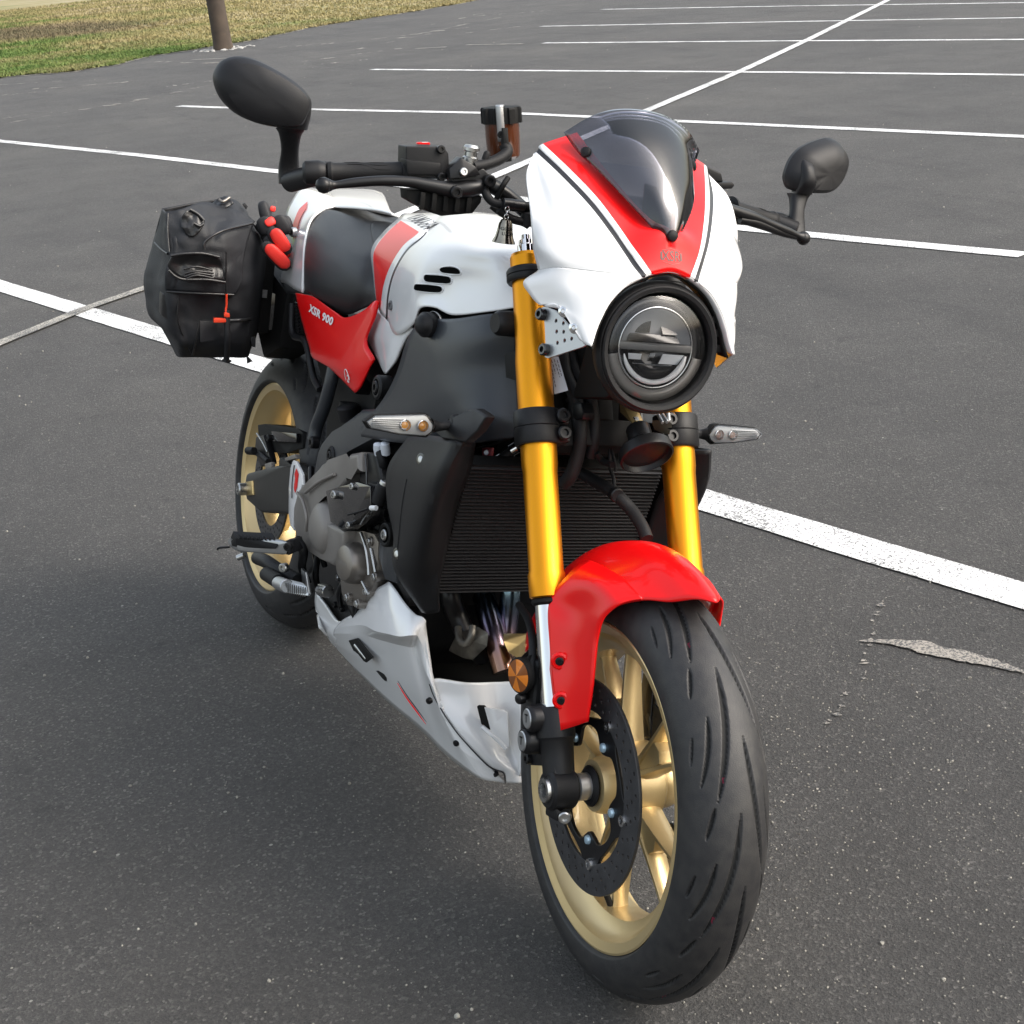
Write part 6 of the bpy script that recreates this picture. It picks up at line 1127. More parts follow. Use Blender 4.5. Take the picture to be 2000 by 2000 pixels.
# ---------------- belly pan
BP1 = [[(0.4965,-0.13,0.2414),(0.4963,-0.129,0.2224),(0.5036,-0.127,0.2033),(0.5912,-0.1506,0.205)],[(0.5668,-0.132,0.2392),(0.5542,-0.13,0.2108),(0.562,-0.128,0.1923),(0.5664,-0.1224,0.175)],[(0.6295,-0.134,0.2341),(0.6176,-0.133,0.2102),(0.6089,-0.128,0.1911),(0.5572,-0.1024,0.152)],[(0.6619,-0.135,0.242),(0.6461,-0.133,0.2155),(0.6308,-0.128,0.194),(0.5799,-0.0977,0.147)]]
pan = net('belly_pan', BP1, WHITE, bike, ID, nu=5, nv=5, thick=.004)
BP2 = [[(0.6701,-0.137,0.2463),(0.6528,-0.137,0.231),(0.6363,-0.137,0.2172),(0.6285,-0.135,0.2065),(0.6191,-0.13,0.1897),(0.5592,-0.1002,0.15)],[(0.7701,-0.146,0.3025),(0.7538,-0.15,0.2807),(0.7264,-0.15,0.2558),(0.7159,-0.147,0.2392),(0.7005,-0.14,0.2129),(0.6302,-0.0965,0.145)],[(0.8314,-0.15,0.3556),(0.8413,-0.158,0.3317),(0.8364,-0.162,0.2988),(0.807,-0.152,0.2719),(0.7971,-0.146,0.2397),(0.6948,-0.0935,0.144)],[(0.8897,-0.152,0.391),(0.9067,-0.164,0.3597),(0.921,-0.174,0.3207),(0.8702,-0.154,0.2889),(0.8764,-0.15,0.2556),(0.7759,-0.0898,0.143)],[(0.912,-0.152,0.399),(0.9614,-0.168,0.3768),(0.9998,-0.182,0.3444),(0.9309,-0.156,0.3051),(0.9376,-0.152,0.2604),(0.8437,-0.0854,0.143)],[(0.9852,-0.156,0.3917),(1.0246,-0.172,0.3791),(1.0478,-0.184,0.3584),(0.9835,-0.158,0.3198),(0.9993,-0.15,0.2613),(0.9035,-0.0789,0.143)],[(1.0373,-0.158,0.3899),(1.0654,-0.17,0.3827),(1.0796,-0.178,0.3716),(1.0249,-0.156,0.3313),(1.045,-0.144,0.2542),(0.9664,-0.0748,0.143)],[(1.0631,-0.154,0.3924),(1.0761,-0.16,0.3863),(1.0682,-0.162,0.3635),(1.0365,-0.148,0.3308),(1.0652,-0.135,0.246),(1.0183,-0.0744,0.143)],[(1.0611,-0.149,0.3738),(1.0656,-0.148,0.3553),(1.0694,-0.144,0.3298),(1.0848,-0.139,0.2951),(1.0867,-0.116,0.2263),(1.084,-0.0692,0.145)],[(1.0726,-0.136,0.3104),(1.0804,-0.134,0.2931),(1.0897,-0.127,0.2659),(1.1037,-0.114,0.2358),(1.1145,-0.094,0.1979),(1.1439,-0.0557,0.147)],[(1.0734,-0.1325,0.2861),(1.0823,-0.1225,0.2637),(1.1118,-0.1095,0.2366),(1.1373,-0.0855,0.2073),(1.152,-0.045,0.1695),(1.1558,-0.018,0.1415)]]
for r_ in BP2:
    fair(r_, 0, .004, 2); fair(r_, 3, .006, 5)
net('belly_pan_side', BP2, WHITE, pan, ID, nu=6, nv=6, thick=.004, lin=True)
NS_ = [[(1.0741,-0.1335,0.2864),(1.0812,-0.1265,0.2681),(1.1066,-0.1145,0.2443),(1.1256,-0.0985,0.2218),(1.1419,-0.0785,0.2004),(1.1512,-0.0525,0.1755),(1.1558,-0.0375,0.1671),(1.1596,-0.0245,0.1625),(1.1616,-0.02,0.1449)],[(1.0823,-0.128,0.2971),(1.0892,-0.114,0.2729),(1.1116,-0.1,0.2519),(1.1336,-0.086,0.2308),(1.1477,-0.066,0.2082),(1.1575,-0.044,0.1857),(1.1611,-0.03,0.1747),(1.1635,-0.018,0.1655),(1.1624,-0.012,0.1443)],[(1.104,-0.088,0.2975),(1.1105,-0.08,0.2775),(1.1214,-0.068,0.2563),(1.1331,-0.056,0.2331),(1.1455,-0.042,0.21),(1.1485,-0.026,0.1871),(1.1566,-0.016,0.1738),(1.1633,-0.008,0.1623),(1.1668,-0.006,0.1456)],[(1.1039,-0.04,0.2954),(1.1118,-0.036,0.2755),(1.1209,-0.03,0.2537),(1.1315,-0.022,0.2301),(1.1421,-0.014,0.2064),(1.1506,-0.008,0.1866),(1.161,-0.004,0.1748),(1.1643,-0.001,0.1598),(1.169,0.0,0.1461)],[(1.128,0.0,0.305),(1.14,0.0,0.285),(1.15,0.0,0.262),(1.158,0.0,0.238),(1.164,0.0,0.214),(1.168,0.0,0.192),(1.17,0.0,0.176),(1.168,0.0,0.16),(1.16,0.0,0.146)]]
nose = net('belly_pan_nose', NS_, WHITE, pan, ID, nu=6, nv=5, thick=.004)
net('belly_pan_nose', sy(NS_), WHITE, pan, ID, nu=6, nv=5, thick=.004)
for r_, n_ in ((BP1, 'belly_pan_side'), (BP2, 'belly_pan_side')): net(n_, sy(r_), WHITE, pan, ID, nu=4, nv=4, thick=.004)
hull('belly_pan_floor', [(x, s * y, z) for s in (-1, 1) for x, y, z in ((.54, .080, .160), (.62, .075, .156), (1.10, .040, .154), (1.14, .01, .154))], PLASD, pan, ID, bev=.001)
seam = [Vector(v) + Vector((.003, -.0035, 0)) for v in NS_[0]]
tube('panel_gap', seam, .0011, STRIPE, pan, ID, n=6, sub=5)
BPN = bvh_of([o for o in pan.children] + [pan])
camp = Vector((3.1233, -.7327, 1.4077)); camp = Matrix.Rotation(-LEAN, 4, 'X') @ camp
def hit(q, bv, m_=.0): 
    return bv.ray_cast(Vector(q) + (Vector((.86, -.5, .1))).normalized() * .25, -(Vector((.86, -.5, .1))).normalized())[0]
for q in [(1.0896,-0.138,0.2636),(1.1187,-0.095,0.2007),(1.1504,-0.035,0.157)]:
    bolt('pan_fastener', Vector(q) + Vector((.002, -.003, 0)), (.5, -1, -.2), .0055, BLK, pan, ID, h=.003, socket=False)
# scoops: black slabs laid on the panels to paint the shade inside them
def scoop(loop, parent, name='pan_duct_shade', inset=(-.004, .003, 0)):
    P_ = [Vector(q) for q in loop]; c_ = sum(P_, Vector()) / len(P_)
    slab(name, [q + Vector((.0045, -.0045, 0)) for q in P_], (-.004, .004, 0), PLASD, parent, ID, bev=.0008)
_l = [(1.1265,-0.071,0.2666),(1.1294,-0.071,0.2689),(1.1325,-0.062,0.2692),(1.1359,-0.061,0.2676),(1.1416,-0.05,0.2375),(1.1424,-0.05,0.2317),(1.1344,-0.058,0.2349),(1.1318,-0.062,0.2386)]; scoop(_l, pan)
_l = [(0.7444,-0.148,0.2373),(0.7876,-0.15,0.2575),(0.8695,-0.15,0.2529),(0.8375,-0.147,0.2319),(0.8237,-0.147,0.2289),(0.7956,-0.147,0.2317),(0.7704,-0.147,0.2283)]; scoop(_l, pan)
slab('duct_ramp', [Vector(q) + Vector((.006, -.006, 0)) for q in [(1.1361,-0.062,0.2693),(1.1428,-0.03,0.2652),(1.1476,-0.026,0.2624),(1.162,-0.022,0.2135),(1.1609,-0.026,0.2042),(1.1456,-0.05,0.233)]], (-.002, .002, 0), WHITE, pan, ID, bev=.0008)
tube('duct_edge', [Vector(q) + Vector((.005, -.005, 0)) for q in [(1.1337,-0.06,0.2348),(1.1473,-0.05,0.2274),(1.1549,-0.038,0.2173),(1.1622,-0.027,0.2067)]], .0035, WHITE, pan, ID)
st_ = [Vector(q) for q in [(0.9954,-0.156,0.2566),(1.0274,-0.152,0.2451),(1.0623,-0.146,0.234),(1.086,-0.138,0.2218)]]
for o_, w_, m_ in ((0, .0013, RED), (.004, .0009, STRIPE)): tube('pan_pinstripe', [v + Vector((.002, -.001, o_)) for v in st_], [w_ * .5, w_, w_, w_ * .3], m_, pan, ID, n=6)
cyl('duct_fitting', *[(0.7805,-0.15,0.2409),(0.8364,-0.15,0.2364)], .0045, STEEL, pan, ID, r2=.003)

# ---------------- swingarm, rear brake, foot controls
sw = hull('swingarm', [(-0.0112,-0.135,0.3419),(0.0116,-0.14,0.327),(0.0068,-0.135,0.2868),(0.1183,-0.135,0.2894),(0.2927,-0.13,0.3378),(0.2779,-0.13,0.3837),(0.272,-0.13,0.443),(0.1898,-0.13,0.4017),(0.1012,-0.135,0.3721)] + [(x, y + .035, z) for x, y, z in [(-0.0103,-0.135,0.3391),(0.0059,-0.135,0.2895),(0.1174,-0.135,0.292),(0.3009,-0.13,0.3402),(0.2728,-0.13,0.4404),(0.102,-0.135,0.3694)]], CASE, bike, ID, bev=.008, seg=3)
sw.data.materials[0] = mat('swingarm_grey', (.036, .034, .032), .5, metal=.4, bump=.3, bscale=900)
hull('swingarm_beam', [(x, y, z) for y in (-.13, -.10) for x, z in ((.18, .43), (.22, .34), (.55, .36), (.55, .46))] , PLAS, sw, ID, bev=.01)
hull('swingarm_beam', [(x, y, z) for y in (.13, .10) for x, z in ((-.02, .34), (-.02, .29), (.55, .36), (.55, .46))] , PLAS, sw, ID, bev=.01)
q = Vector([(0.0234,-0.15,0.3152)][0]); ad_ = bolt('rear_axle_nut', q, (0, -1, 0), .014, STEEL, sw, ID, h=.010); hz2('axle_block', [(0.0082,-0.142,0.3275),(0.0595,-0.142,0.3445),(0.0739,-0.142,0.3161),(0.0272,-0.142,0.3015)], (0, .01, 0), BRASS, sw, bev=.003)
cyl('rear_axle', (q.x, -.14, q.z), (q.x, .14, q.z), .012, STEEL, sw, ID)
hp_ = slab('heel_guard', [(0.3393,-0.15,0.4622),(0.3598,-0.15,0.4654),(0.4086,-0.152,0.4517),(0.4187,-0.152,0.4332),(0.3985,-0.155,0.3955),(0.3908,-0.155,0.3718),(0.4004,-0.155,0.3423),(0.4008,-0.155,0.3357),(0.3695,-0.152,0.3357),(0.3459,-0.15,0.3533),(0.3297,-0.15,0.4032),(0.328,-0.15,0.4435)], (0, .006, 0), WHITE, bike, ID, bev=.003)
slab('heel_guard_decal', [Vector(v) + Vector((0, -.0012, 0)) for v in [(0.374,-0.152,0.4544),(0.3908,-0.152,0.4469),(0.3847,-0.152,0.4345),(0.3924,-0.153,0.4206),(0.3839,-0.153,0.4075),(0.3722,-0.152,0.415),(0.3773,-0.152,0.4312),(0.3674,-0.152,0.4405)]], (0, .0006, 0), RED, hp_, ID, bev=0)
tube('heel_guard_line', [Vector(v) + Vector((0, -.0008, 0)) for v in [(0.3572,-0.151,0.4566),(0.358,-0.152,0.4219),(0.369,-0.153,0.3925)]], .0012, STRIPE, hp_, ID, n=6)
rc_ = hz2('rear_calliper', [(-0.0725,-0.1,0.4371),(-0.0254,-0.1,0.4505),(0.1687,-0.09,0.4882),(0.2045,-0.09,0.4884),(0.2146,-0.09,0.4572),(0.1471,-0.1,0.4283),(0.0215,-0.1,0.3991),(-0.0515,-0.1,0.4046)], (0, .05, 0), PLASD, bike, bev=.008)
for pts in ([(-0.056,-0.12,0.3787),(0.0119,-0.12,0.3931),(0.0909,-0.12,0.3959)], ): tube('brake_line', pts, .006, RUB, rc_, ID)
hz2('calliper_carrier', [(-0.0298,-0.115,0.4199),(0.0207,-0.115,0.4368),(0.069,-0.115,0.4108),(0.0949,-0.115,0.3913),(0.0235,-0.115,0.3665),(-0.0289,-0.115,0.3857)], (0, .015, 0), BLK, rc_, bev=.004)
tube('calliper_pin', [(0.0101,-0.125,0.4368),(0.0581,-0.125,0.4281),(0.0961,-0.125,0.4174)], .002, STEEL, rc_, ID)
bolt('calliper_bolt', [(0.0593,-0.112,0.4391)][0], (0, -1, 0), .008, BLK, rc_, ID); hz2('calliper_pad', [(0.0636,-0.112,0.4561),(0.1996,-0.102,0.484),(0.2055,-0.102,0.4658),(0.0796,-0.112,0.4369)], (0, .01, 0), GLOSSB, rc_, bev=.003)
cyl('calliper_spigot', *[(-0.0123,-0.135,0.3929),(0.0191,-0.13,0.4005)], .008, RUB, rc_, ID)
for p_ in [[(0.0972,-0.13,0.3915),(0.1406,-0.13,0.4072),(0.1454,-0.13,0.3927),(0.1102,-0.13,0.3819)],[(0.2243,-0.13,0.4375),(0.2878,-0.13,0.4622),(0.2987,-0.13,0.4554),(0.2347,-0.13,0.4332)]]: hz2('abs_bracket', p_, (0, .01, 0), ALU if p_[0][0] < 0 else CASE, rc_, bev=.002)
# frame downtube with its rear hanger
tube('rear_subframe', [(0.4771,-0.135,0.6824),(0.4754,-0.138,0.6442),(0.4586,-0.14,0.5946),(0.4375,-0.142,0.5562),(0.4361,-0.145,0.5272)], .0125, FRAME, bike, ID, n=16)
q = [(0.4484,-0.148,0.525)][0]; bolt('subframe_bolt', q, (0, -1, 0), .012, BLK, bike, ID)
tube('tail_rail', [(0.1782,-0.13,0.7468),(0.2014,-0.13,0.6889),(0.2838,-0.13,0.6883),(0.3516,-0.13,0.6334),(0.3975,-0.13,0.6172)], .0065, PLAS, bike, ID, n=12)
for k in range(9): 
    u = Vector([(0.2228,-0.135,0.7538)][0]).lerp(Vector([(0.2522,-0.135,0.7032)][0]), k / 8); box('grille_rib', u, (.012, .006, .005), BLK, bike, ID, bev=.001)
hz2('under_seat_box', [(0.1561,-0.125,0.7652),(0.1863,-0.125,0.7674),(0.2721,-0.125,0.7023),(0.1911,-0.125,0.6846),(0.1627,-0.125,0.7311)], (0, .1, 0), PLASD, bike, bev=.005)
shock = tube('shock_absorber', [(.42, -.03, .50), (.50, -.03, .68)], .022, BLK, bike, ID, n=20, sub=1)
tube('shock_spring', [(.42 + .08 * t / 40 + .0 , -.03 + .028 * math.cos(t * .9), .50 + .18 * t / 40 + .028 * math.sin(t * .9) * .2) for t in range(41)], .005, BLK, shock, ID, n=8, sub=2)
q = Vector([(0.5337,-0.12,0.6027)][0]); lathe('shock_adjuster', [(0, -.012), (.018, -.012), (.019, .012), (.016, .014), (0, .014)], q, (0, -.3, 1), PLAS, bike, ID, n=14)
hull('engine_rear_filler', [(x, s * .09, z) for s in (-1, 1) for x, z in ((.36, .42), (.60, .40), (.66, .70), (.48, .78), (.30, .70))], PLASD, bike, ID, bev=.01)
for k, (x_, y_, z_, s_) in enumerate(((.50, -.105, .60, .03), (.56, -.11, .66, .022), (.46, -.1, .53, .026), (.60, -.112, .585, .024), (.53, -.11, .70, .018))):
    box('electrical_unit', (x_, y_, z_), (s_ * 1.4, .03, s_), BLK, bike, ID, rot=Matrix.Rotation(R(12 * k), 3, 'Y'), bev=.004)
hull('rear_mudguard', [(x, s * .07, z) for s in (-1, 1) for x, z in ((.10, .70), (.32, .66), (.36, .50), (.39, .50), (.36, .70), (.12, .73))], PLASD, bike, ID, bev=.005)
# footpeg
fp = hull('footpeg', [(0.4785,-0.3,0.3318),(0.5155,-0.295,0.3294),(0.6137,-0.235,0.3541),(0.62,-0.235,0.3836),(0.5915,-0.245,0.3747),(0.5082,-0.3,0.3526)] + [(x - .028, y, z - .004) for x, y, z in [(0.4785,-0.3,0.3318),(0.5155,-0.295,0.3294),(0.6137,-0.235,0.3541),(0.5915,-0.245,0.3747),(0.5082,-0.3,0.3526)]], ALU, bike, ID, bev=.005, seg=3)
fpr = hull('footpeg_rubber', [(0.4918,-0.3,0.3334),(0.5113,-0.297,0.337),(0.5966,-0.25,0.36),(0.5998,-0.247,0.3698),(0.5877,-0.25,0.3748),(0.5119,-0.3,0.3551)] + [(x - .020, y, z + .006) for x, y, z in [(0.4993,-0.3,0.3384),(0.5959,-0.25,0.3623),(0.5874,-0.25,0.3759),(0.5115,-0.3,0.3562)]], RUB, fp, ID, bev=.004, seg=3)
for k in range(9):
    u = Vector([(0.5234,-0.297,0.3548)][0]).lerp(Vector([(0.5834,-0.252,0.3709)][0]), k / 8); box('rubber_rib', u + Vector((-.006, 0, .004)), (.022, .002, .004), RUB, fpr, ID, bev=.0005)
hz2('footpeg_mount', [(0.5843,-0.235,0.3699),(0.5747,-0.21,0.372),(0.5959,-0.21,0.3559),(0.6134,-0.23,0.354),(0.591,-0.235,0.3493)], (-.02, .02, 0), PLAS, fp, bev=.004)
bolt('footpeg_pivot', [(0.6206,-0.236,0.3723)][0], (.8, -.6, 0), .008, BLK, fp, ID)
tube('footpeg_feeler', [(0.4866,-0.302,0.3298),(0.4744,-0.318,0.3242),(0.4721,-0.32,0.3201)], .0022, BLK, fp, ID, n=8)
tube('peg_hanger', [(0.5528,-0.2,0.3652),(0.5707,-0.19,0.3478),(0.5438,-0.18,0.308),(0.558,-0.17,0.2787)], [.010, .009, .008, .008], PLAS, bike, ID, n=14)
slab('hanger_plate', [(0.5513,-0.185,0.3092),(0.5792,-0.185,0.3094),(0.595,-0.18,0.2734),(0.5858,-0.18,0.265),(0.5595,-0.182,0.2794)], (0, .006, 0), ALU, bike, ID, bev=.002)
bp_ = tube('brake_pedal', [(0.399,-0.22,0.2799),(0.458,-0.22,0.2909),(0.5024,-0.21,0.2895),(0.5546,-0.19,0.2857)], .013, PLAS, bike, ID, n=16)
cyl('pedal_pushrod', *[(0.492,-0.23,0.2784),(0.5694,-0.23,0.2887)], .0135, RUB, bp_, ID); bolt('pedal_bolt', [(0.5466,-0.215,0.308)][0], (.6, -.8, 0), .009, STEEL, bp_, ID)
tip = cyl('pedal_adjuster', *[(0.5791,-0.235,0.29),(0.6236,-0.232,0.2982)], .012, ALU, bp_, ID, r2=.013)
pt = hull('pedal_tip', [(0.5829,-0.235,0.2984),(0.6648,-0.21,0.3118),(0.6841,-0.21,0.2997),(0.62,-0.23,0.2842),(0.5867,-0.235,0.2869)] + [(x - .02, y, z) for x, y, z in [(0.5829,-0.235,0.2984),(0.6648,-0.21,0.3118),(0.6841,-0.21,0.2997),(0.62,-0.23,0.2842)]], mat('pedal_alloy', (.62, .64, .66), .35, metal=.6), bp_, ID, bev=.002)
for k in range(11):
    u = Vector([(0.6146,-0.233,0.2938)][0]).lerp(Vector([(0.6699,-0.212,0.3036)][0]), k / 10); v = Vector((.004, -.002, .010)); cyl('tread_rib', u - v + Vector((.002, -.002, 0)), u + v + Vector((.002, -.002, 0)), .0013, STEEL, pt, ID, n=6, bev=0)
cyl('rear_brake_cylinder', *[(0.604,-0.16,0.2838),(0.6428,-0.16,0.2933)], .012, STEEL, bike, ID)
tube('side_stand', [(.55, .14, .22), (.50, .22, .10), (.46, .285, -.055)], .011, BLK, bike, ID)
hull('stand_foot', [(.42, .27, -.07), (.50, .27, -.07), (.50, .31, -.082), (.42, .31, -.082), (.46, .29, -.055)], BLK, bike, ID, bev=.002)
tube('crank_wire', [(0.3698,-0.25,0.2707),(0.378,-0.24,0.2787)], .006, STEEL, bike, ID)
for k in range(16):     # small dark fittings filling the gap between engine and pan
    rr_ = random.Random(100 + k); x_ = rr_.uniform(.46, .80); z_ = rr_.uniform(.24, .40)
    tube('engine_hose' if k % 2 else 'engine_pipe', [(x_, -.14, z_), (x_ + rr_.uniform(-.03, .03), -.155, z_ + .04), (x_ + rr_.uniform(-.05, .05), -.14, z_ + .09)], rr_.uniform(.003, .008), BLK if k % 2 else PLASD, eng, ID, n=10)

# ================================================================ SADDLE BAG, GLOVES (things of their own)
WB_ = Matrix.Translation((0, 0, .003)) @ Matrix.Rotation(LEAN, 4, 'X')
bag = thing('saddlebag', 'black fabric saddlebag hanging beside the rear wheel behind the seat', 'saddlebag', loc=(0, 0, 0))
def fabric(name, rows, m_, nu, nv, amp, freq, parent, thick=.004):
    A = catmull(catmull(np.array(rows, float), nu, 0), nv, 1); r, c = A.shape[:2]
    for i in range(r):
        for j in range(c):
            n_ = noise.fractal(Vector(A[i, j]) * freq, 1.0, 2.0, 4); n2_ = noise.noise(Vector((A[i, j][0] * 30, A[i, j][1] * 14, A[i, j][2] * 40)))
            A[i, j] += np.array([.8, -.5, .25]) * (n_ * amp + n2_ * amp * .35)
    return net(name, A.tolist(), m_, parent, WB_, nu=1, nv=1, thick=thick)
front = [[(-0.02,-0.3525,0.8883),(0.1,-0.3703,0.8937),(0.1,-0.3403,0.9027),(0.06,-0.2953,0.9177),(0.05,-0.2555,0.9159),(0.03,-0.2241,0.9266),(0.04,-0.2037,0.9112),(0.05,-0.1983,0.8969)],[(-0.05,-0.3503,0.8523),(0.12,-0.3711,0.8606),(0.135,-0.341,0.8707),(0.14,-0.307,0.8801),(0.12,-0.2654,0.8795),(0.11,-0.2314,0.8845),(0.09,-0.2015,0.8826),(0.04,-0.1767,0.871)],[(-0.06,-0.3546,0.8153),(0.13,-0.3694,0.826),(0.15,-0.3419,0.8366),(0.155,-0.3075,0.8407),(0.15,-0.2676,0.844),(0.13,-0.2263,0.856),(0.1,-0.1885,0.8585),(0.05,-0.1579,0.847)],[(-0.08,-0.3611,0.7432),(0.13,-0.3698,0.7637),(0.155,-0.3376,0.7678),(0.155,-0.3015,0.7684),(0.155,-0.26,0.772),(0.14,-0.2198,0.7839),(0.1,-0.1828,0.7973),(0.04,-0.1524,0.805)],[(-0.08,-0.3587,0.7101),(0.125,-0.3681,0.7396),(0.145,-0.3358,0.7429),(0.145,-0.2971,0.7462),(0.145,-0.2552,0.747),(0.14,-0.2223,0.7517),(0.1,-0.1842,0.7538),(0.05,-0.1558,0.751)],[(-0.08,-0.3485,0.6635),(0.12,-0.3582,0.6762),(0.14,-0.3273,0.6847),(0.14,-0.291,0.6874),(0.14,-0.2492,0.6932),(0.135,-0.2163,0.7002),(0.1,-0.186,0.6991),(0.05,-0.1567,0.7009)],[(-0.06,-0.3166,0.6329),(0.11,-0.335,0.6413),(0.13,-0.314,0.6465),(0.135,-0.2839,0.6495),(0.135,-0.2445,0.6549),(0.13,-0.2112,0.659),(0.1,-0.1863,0.6578),(0.05,-0.1593,0.6531)],[(-0.04,-0.2943,0.5873),(0.08,-0.3187,0.6067),(0.1,-0.3014,0.6123),(0.1,-0.2694,0.6138),(0.1,-0.2318,0.6162),(0.1,-0.1991,0.6169),(0.08,-0.1811,0.6168),(0.03,-0.1621,0.6238)]]
fr_ = fabric('bag_front', front, FAB, 9, 9, .011, 10., bag)
backr = [[(-0.02,-0.3525,0.8883),(-0.05,-0.2671,0.9089),(-0.05,-0.202,0.9205),(0.05,-0.1983,0.8969)],[(-0.06,-0.3546,0.8153),(-0.25,-0.2107,0.8311),(-0.25,-0.1407,0.8384),(0.05,-0.1579,0.847)],[(-0.08,-0.3587,0.7101),(-0.25,-0.1996,0.6964),(-0.25,-0.1286,0.7025),(0.05,-0.1558,0.751)],[(-0.04,-0.2943,0.5873),(-0.2,-0.2009,0.5616),(-0.2,-0.13,0.5662),(0.03,-0.1621,0.6238)]]
net('bag_back', backr, FAB, bag, WB_, nu=4, nv=4, thick=.004)
flap = [[(0.115,-0.3749,0.8929),(0.12,-0.3452,0.9045),(0.08,-0.3004,0.9185),(0.075,-0.2646,0.915),(0.075,-0.2185,0.9082),(0.08,-0.1913,0.8918)],[(0.135,-0.3759,0.8619),(0.155,-0.3485,0.8724),(0.16,-0.3146,0.8792),(0.16,-0.2952,0.8632),(0.15,-0.2626,0.877),(0.1,-0.1996,0.8907)],[(0.15,-0.3718,0.8233),(0.165,-0.3475,0.8303),(0.17,-0.3159,0.8341),(0.17,-0.3055,0.8326),(0.17,-0.2696,0.8361),(0.13,-0.2184,0.8568)],[(0.15,-0.3761,0.7869),(0.165,-0.3447,0.7946),(0.17,-0.3127,0.7957),(0.17,-0.2899,0.8004),(0.17,-0.2612,0.8004),(0.14,-0.2237,0.8259)],[(0.145,-0.3724,0.7476),(0.16,-0.3399,0.7497),(0.165,-0.3078,0.7511),(0.165,-0.2818,0.7517),(0.16,-0.2438,0.7531),(0.15,-0.2275,0.7794)]]
fabric('bag_flap', flap, FAB, 9, 9, .009, 14., bag, .003)
# inset pockets, folds and webbing
def patch(loop, m_, name, t=.003, par=bag, bev=.001): return slab(name, [Vector(q) + Vector((.012, -.006, .002)) for q in loop], (-.008, .004, 0), m_, par, WB_, bev=bev)
fabric('bag_grip', [[(0.185,-0.3766,0.82),(0.19,-0.3407,0.8288),(0.19,-0.3052,0.8302),(0.185,-0.2828,0.824)],[(0.178,-0.3781,0.796),(0.182,-0.3447,0.8074),(0.182,-0.3066,0.8097),(0.178,-0.2753,0.8029)],[(0.185,-0.3508,0.7803),(0.187,-0.331,0.7798),(0.187,-0.3056,0.7821),(0.182,-0.2706,0.7818)]], FABL, 6, 8, .006, 34., bag, .002)
for pts in ([(0.19,-0.3806,0.7924),(0.192,-0.3678,0.7824),(0.192,-0.3498,0.7781),(0.192,-0.3068,0.7814),(0.188,-0.2706,0.7788)], [(0.19,-0.379,0.8205),(0.194,-0.3567,0.827),(0.196,-0.3222,0.8315),(0.19,-0.287,0.8269)]): tube('bag_piping', pts, .0028, FABL, bag, WB_, n=8)
for k in range(4): tube('bag_fold', [(0.192,-0.3539,0.7977),(0.194,-0.3296,0.8049),(0.19,-0.2976,0.8001)] if k == 0 else [(x, y, z + dz) for (x, y, z), dz in zip([(0.192,-0.3512,0.7954),(0.194,-0.3293,0.8003),(0.19,-0.295,0.8003)], (-.006 * k, -.004 * k, -.005 * k))], .0022, FABL, bag, WB_, n=8)
fabric('bag_sheen_patch', [[(0.15,-0.3449,0.9066),(0.15,-0.3271,0.906),(0.155,-0.3118,0.8917)],[(0.152,-0.3563,0.884),(0.16,-0.3404,0.8841),(0.165,-0.3159,0.8797)],[(0.16,-0.3462,0.8605),(0.165,-0.3344,0.8573),(0.165,-0.3224,0.8662)]], FABL, 8, 8, .007, 45., bag, .002)
for pts in ([(0.155,-0.3412,0.9089),(0.158,-0.3262,0.902),(0.162,-0.3149,0.8922)], [(0.17,-0.3353,0.8846),(0.172,-0.3253,0.8808),(0.17,-0.3176,0.8852)]): tube('bag_fold', pts, .0030, FABL, bag, WB_, n=8)
for pts, r_ in (([(0.125,-0.3753,0.894),(0.14,-0.377,0.8624),(0.155,-0.3745,0.8238)], .0022), ([(0.18,-0.3135,0.837),(0.178,-0.3131,0.8535),(0.168,-0.2777,0.8764),(0.12,-0.2081,0.8922)], .0026), ([(0.152,-0.3722,0.7462),(0.166,-0.3413,0.749),(0.172,-0.2992,0.7514),(0.166,-0.2454,0.7529)], .0024), ([(0.18,-0.271,0.8373),(0.175,-0.265,0.7747),(0.16,-0.2555,0.7203)], .0018), ([(0.155,-0.3493,0.7382),(0.15,-0.3445,0.6852),(0.115,-0.3028,0.6174)], .0016), ([(0.155,-0.306,0.6969),(0.15,-0.3071,0.6614),(0.12,-0.3041,0.6183)], .0022), ([(0.02,-0.3729,0.824),(0.08,-0.3729,0.8188),(0.14,-0.3736,0.8179)], .002)): tube('bag_seam', pts, r_, FABL, bag, WB_, n=8)
tube('bag_strap', [(0.165,-0.2561,0.7211),(0.165,-0.2533,0.6947),(0.16,-0.2483,0.6594),(0.125,-0.2367,0.6208),(0.12,-0.238,0.6102)], .006, FAB, bag, WB_, n=8)
hull('bag_buckle', [(0.17,-0.2817,0.7041),(0.17,-0.2498,0.706),(0.17,-0.2491,0.6981),(0.17,-0.2809,0.6946)] + [(x - .008, y, z) for x, y, z in [(0.17,-0.2817,0.7041),(0.17,-0.2498,0.706),(0.17,-0.2491,0.6981),(0.17,-0.2809,0.6946)]], ORANGE, bag, WB_, bev=.002)
tube('bag_cord', [(0.172,-0.2616,0.7535),(0.168,-0.2586,0.732),(0.168,-0.259,0.7214),(0.17,-0.2571,0.7086)], .0022, ORANGE, bag, WB_, n=8)
hull('bag_buckle', [(0.172,-0.2623,0.717),(0.172,-0.2518,0.7168),(0.172,-0.251,0.7081),(0.172,-0.2629,0.708)] + [(x - .006, y, z) for x, y, z in [(0.172,-0.2623,0.717),(0.172,-0.251,0.7081)]], ORANGE, bag, WB_, bev=.001)
tube('bag_webbing', [(0.162,-0.2477,0.7005),(0.16,-0.2234,0.7028),(0.12,-0.1944,0.6998)], .004, FABL, bag, WB_, n=8)
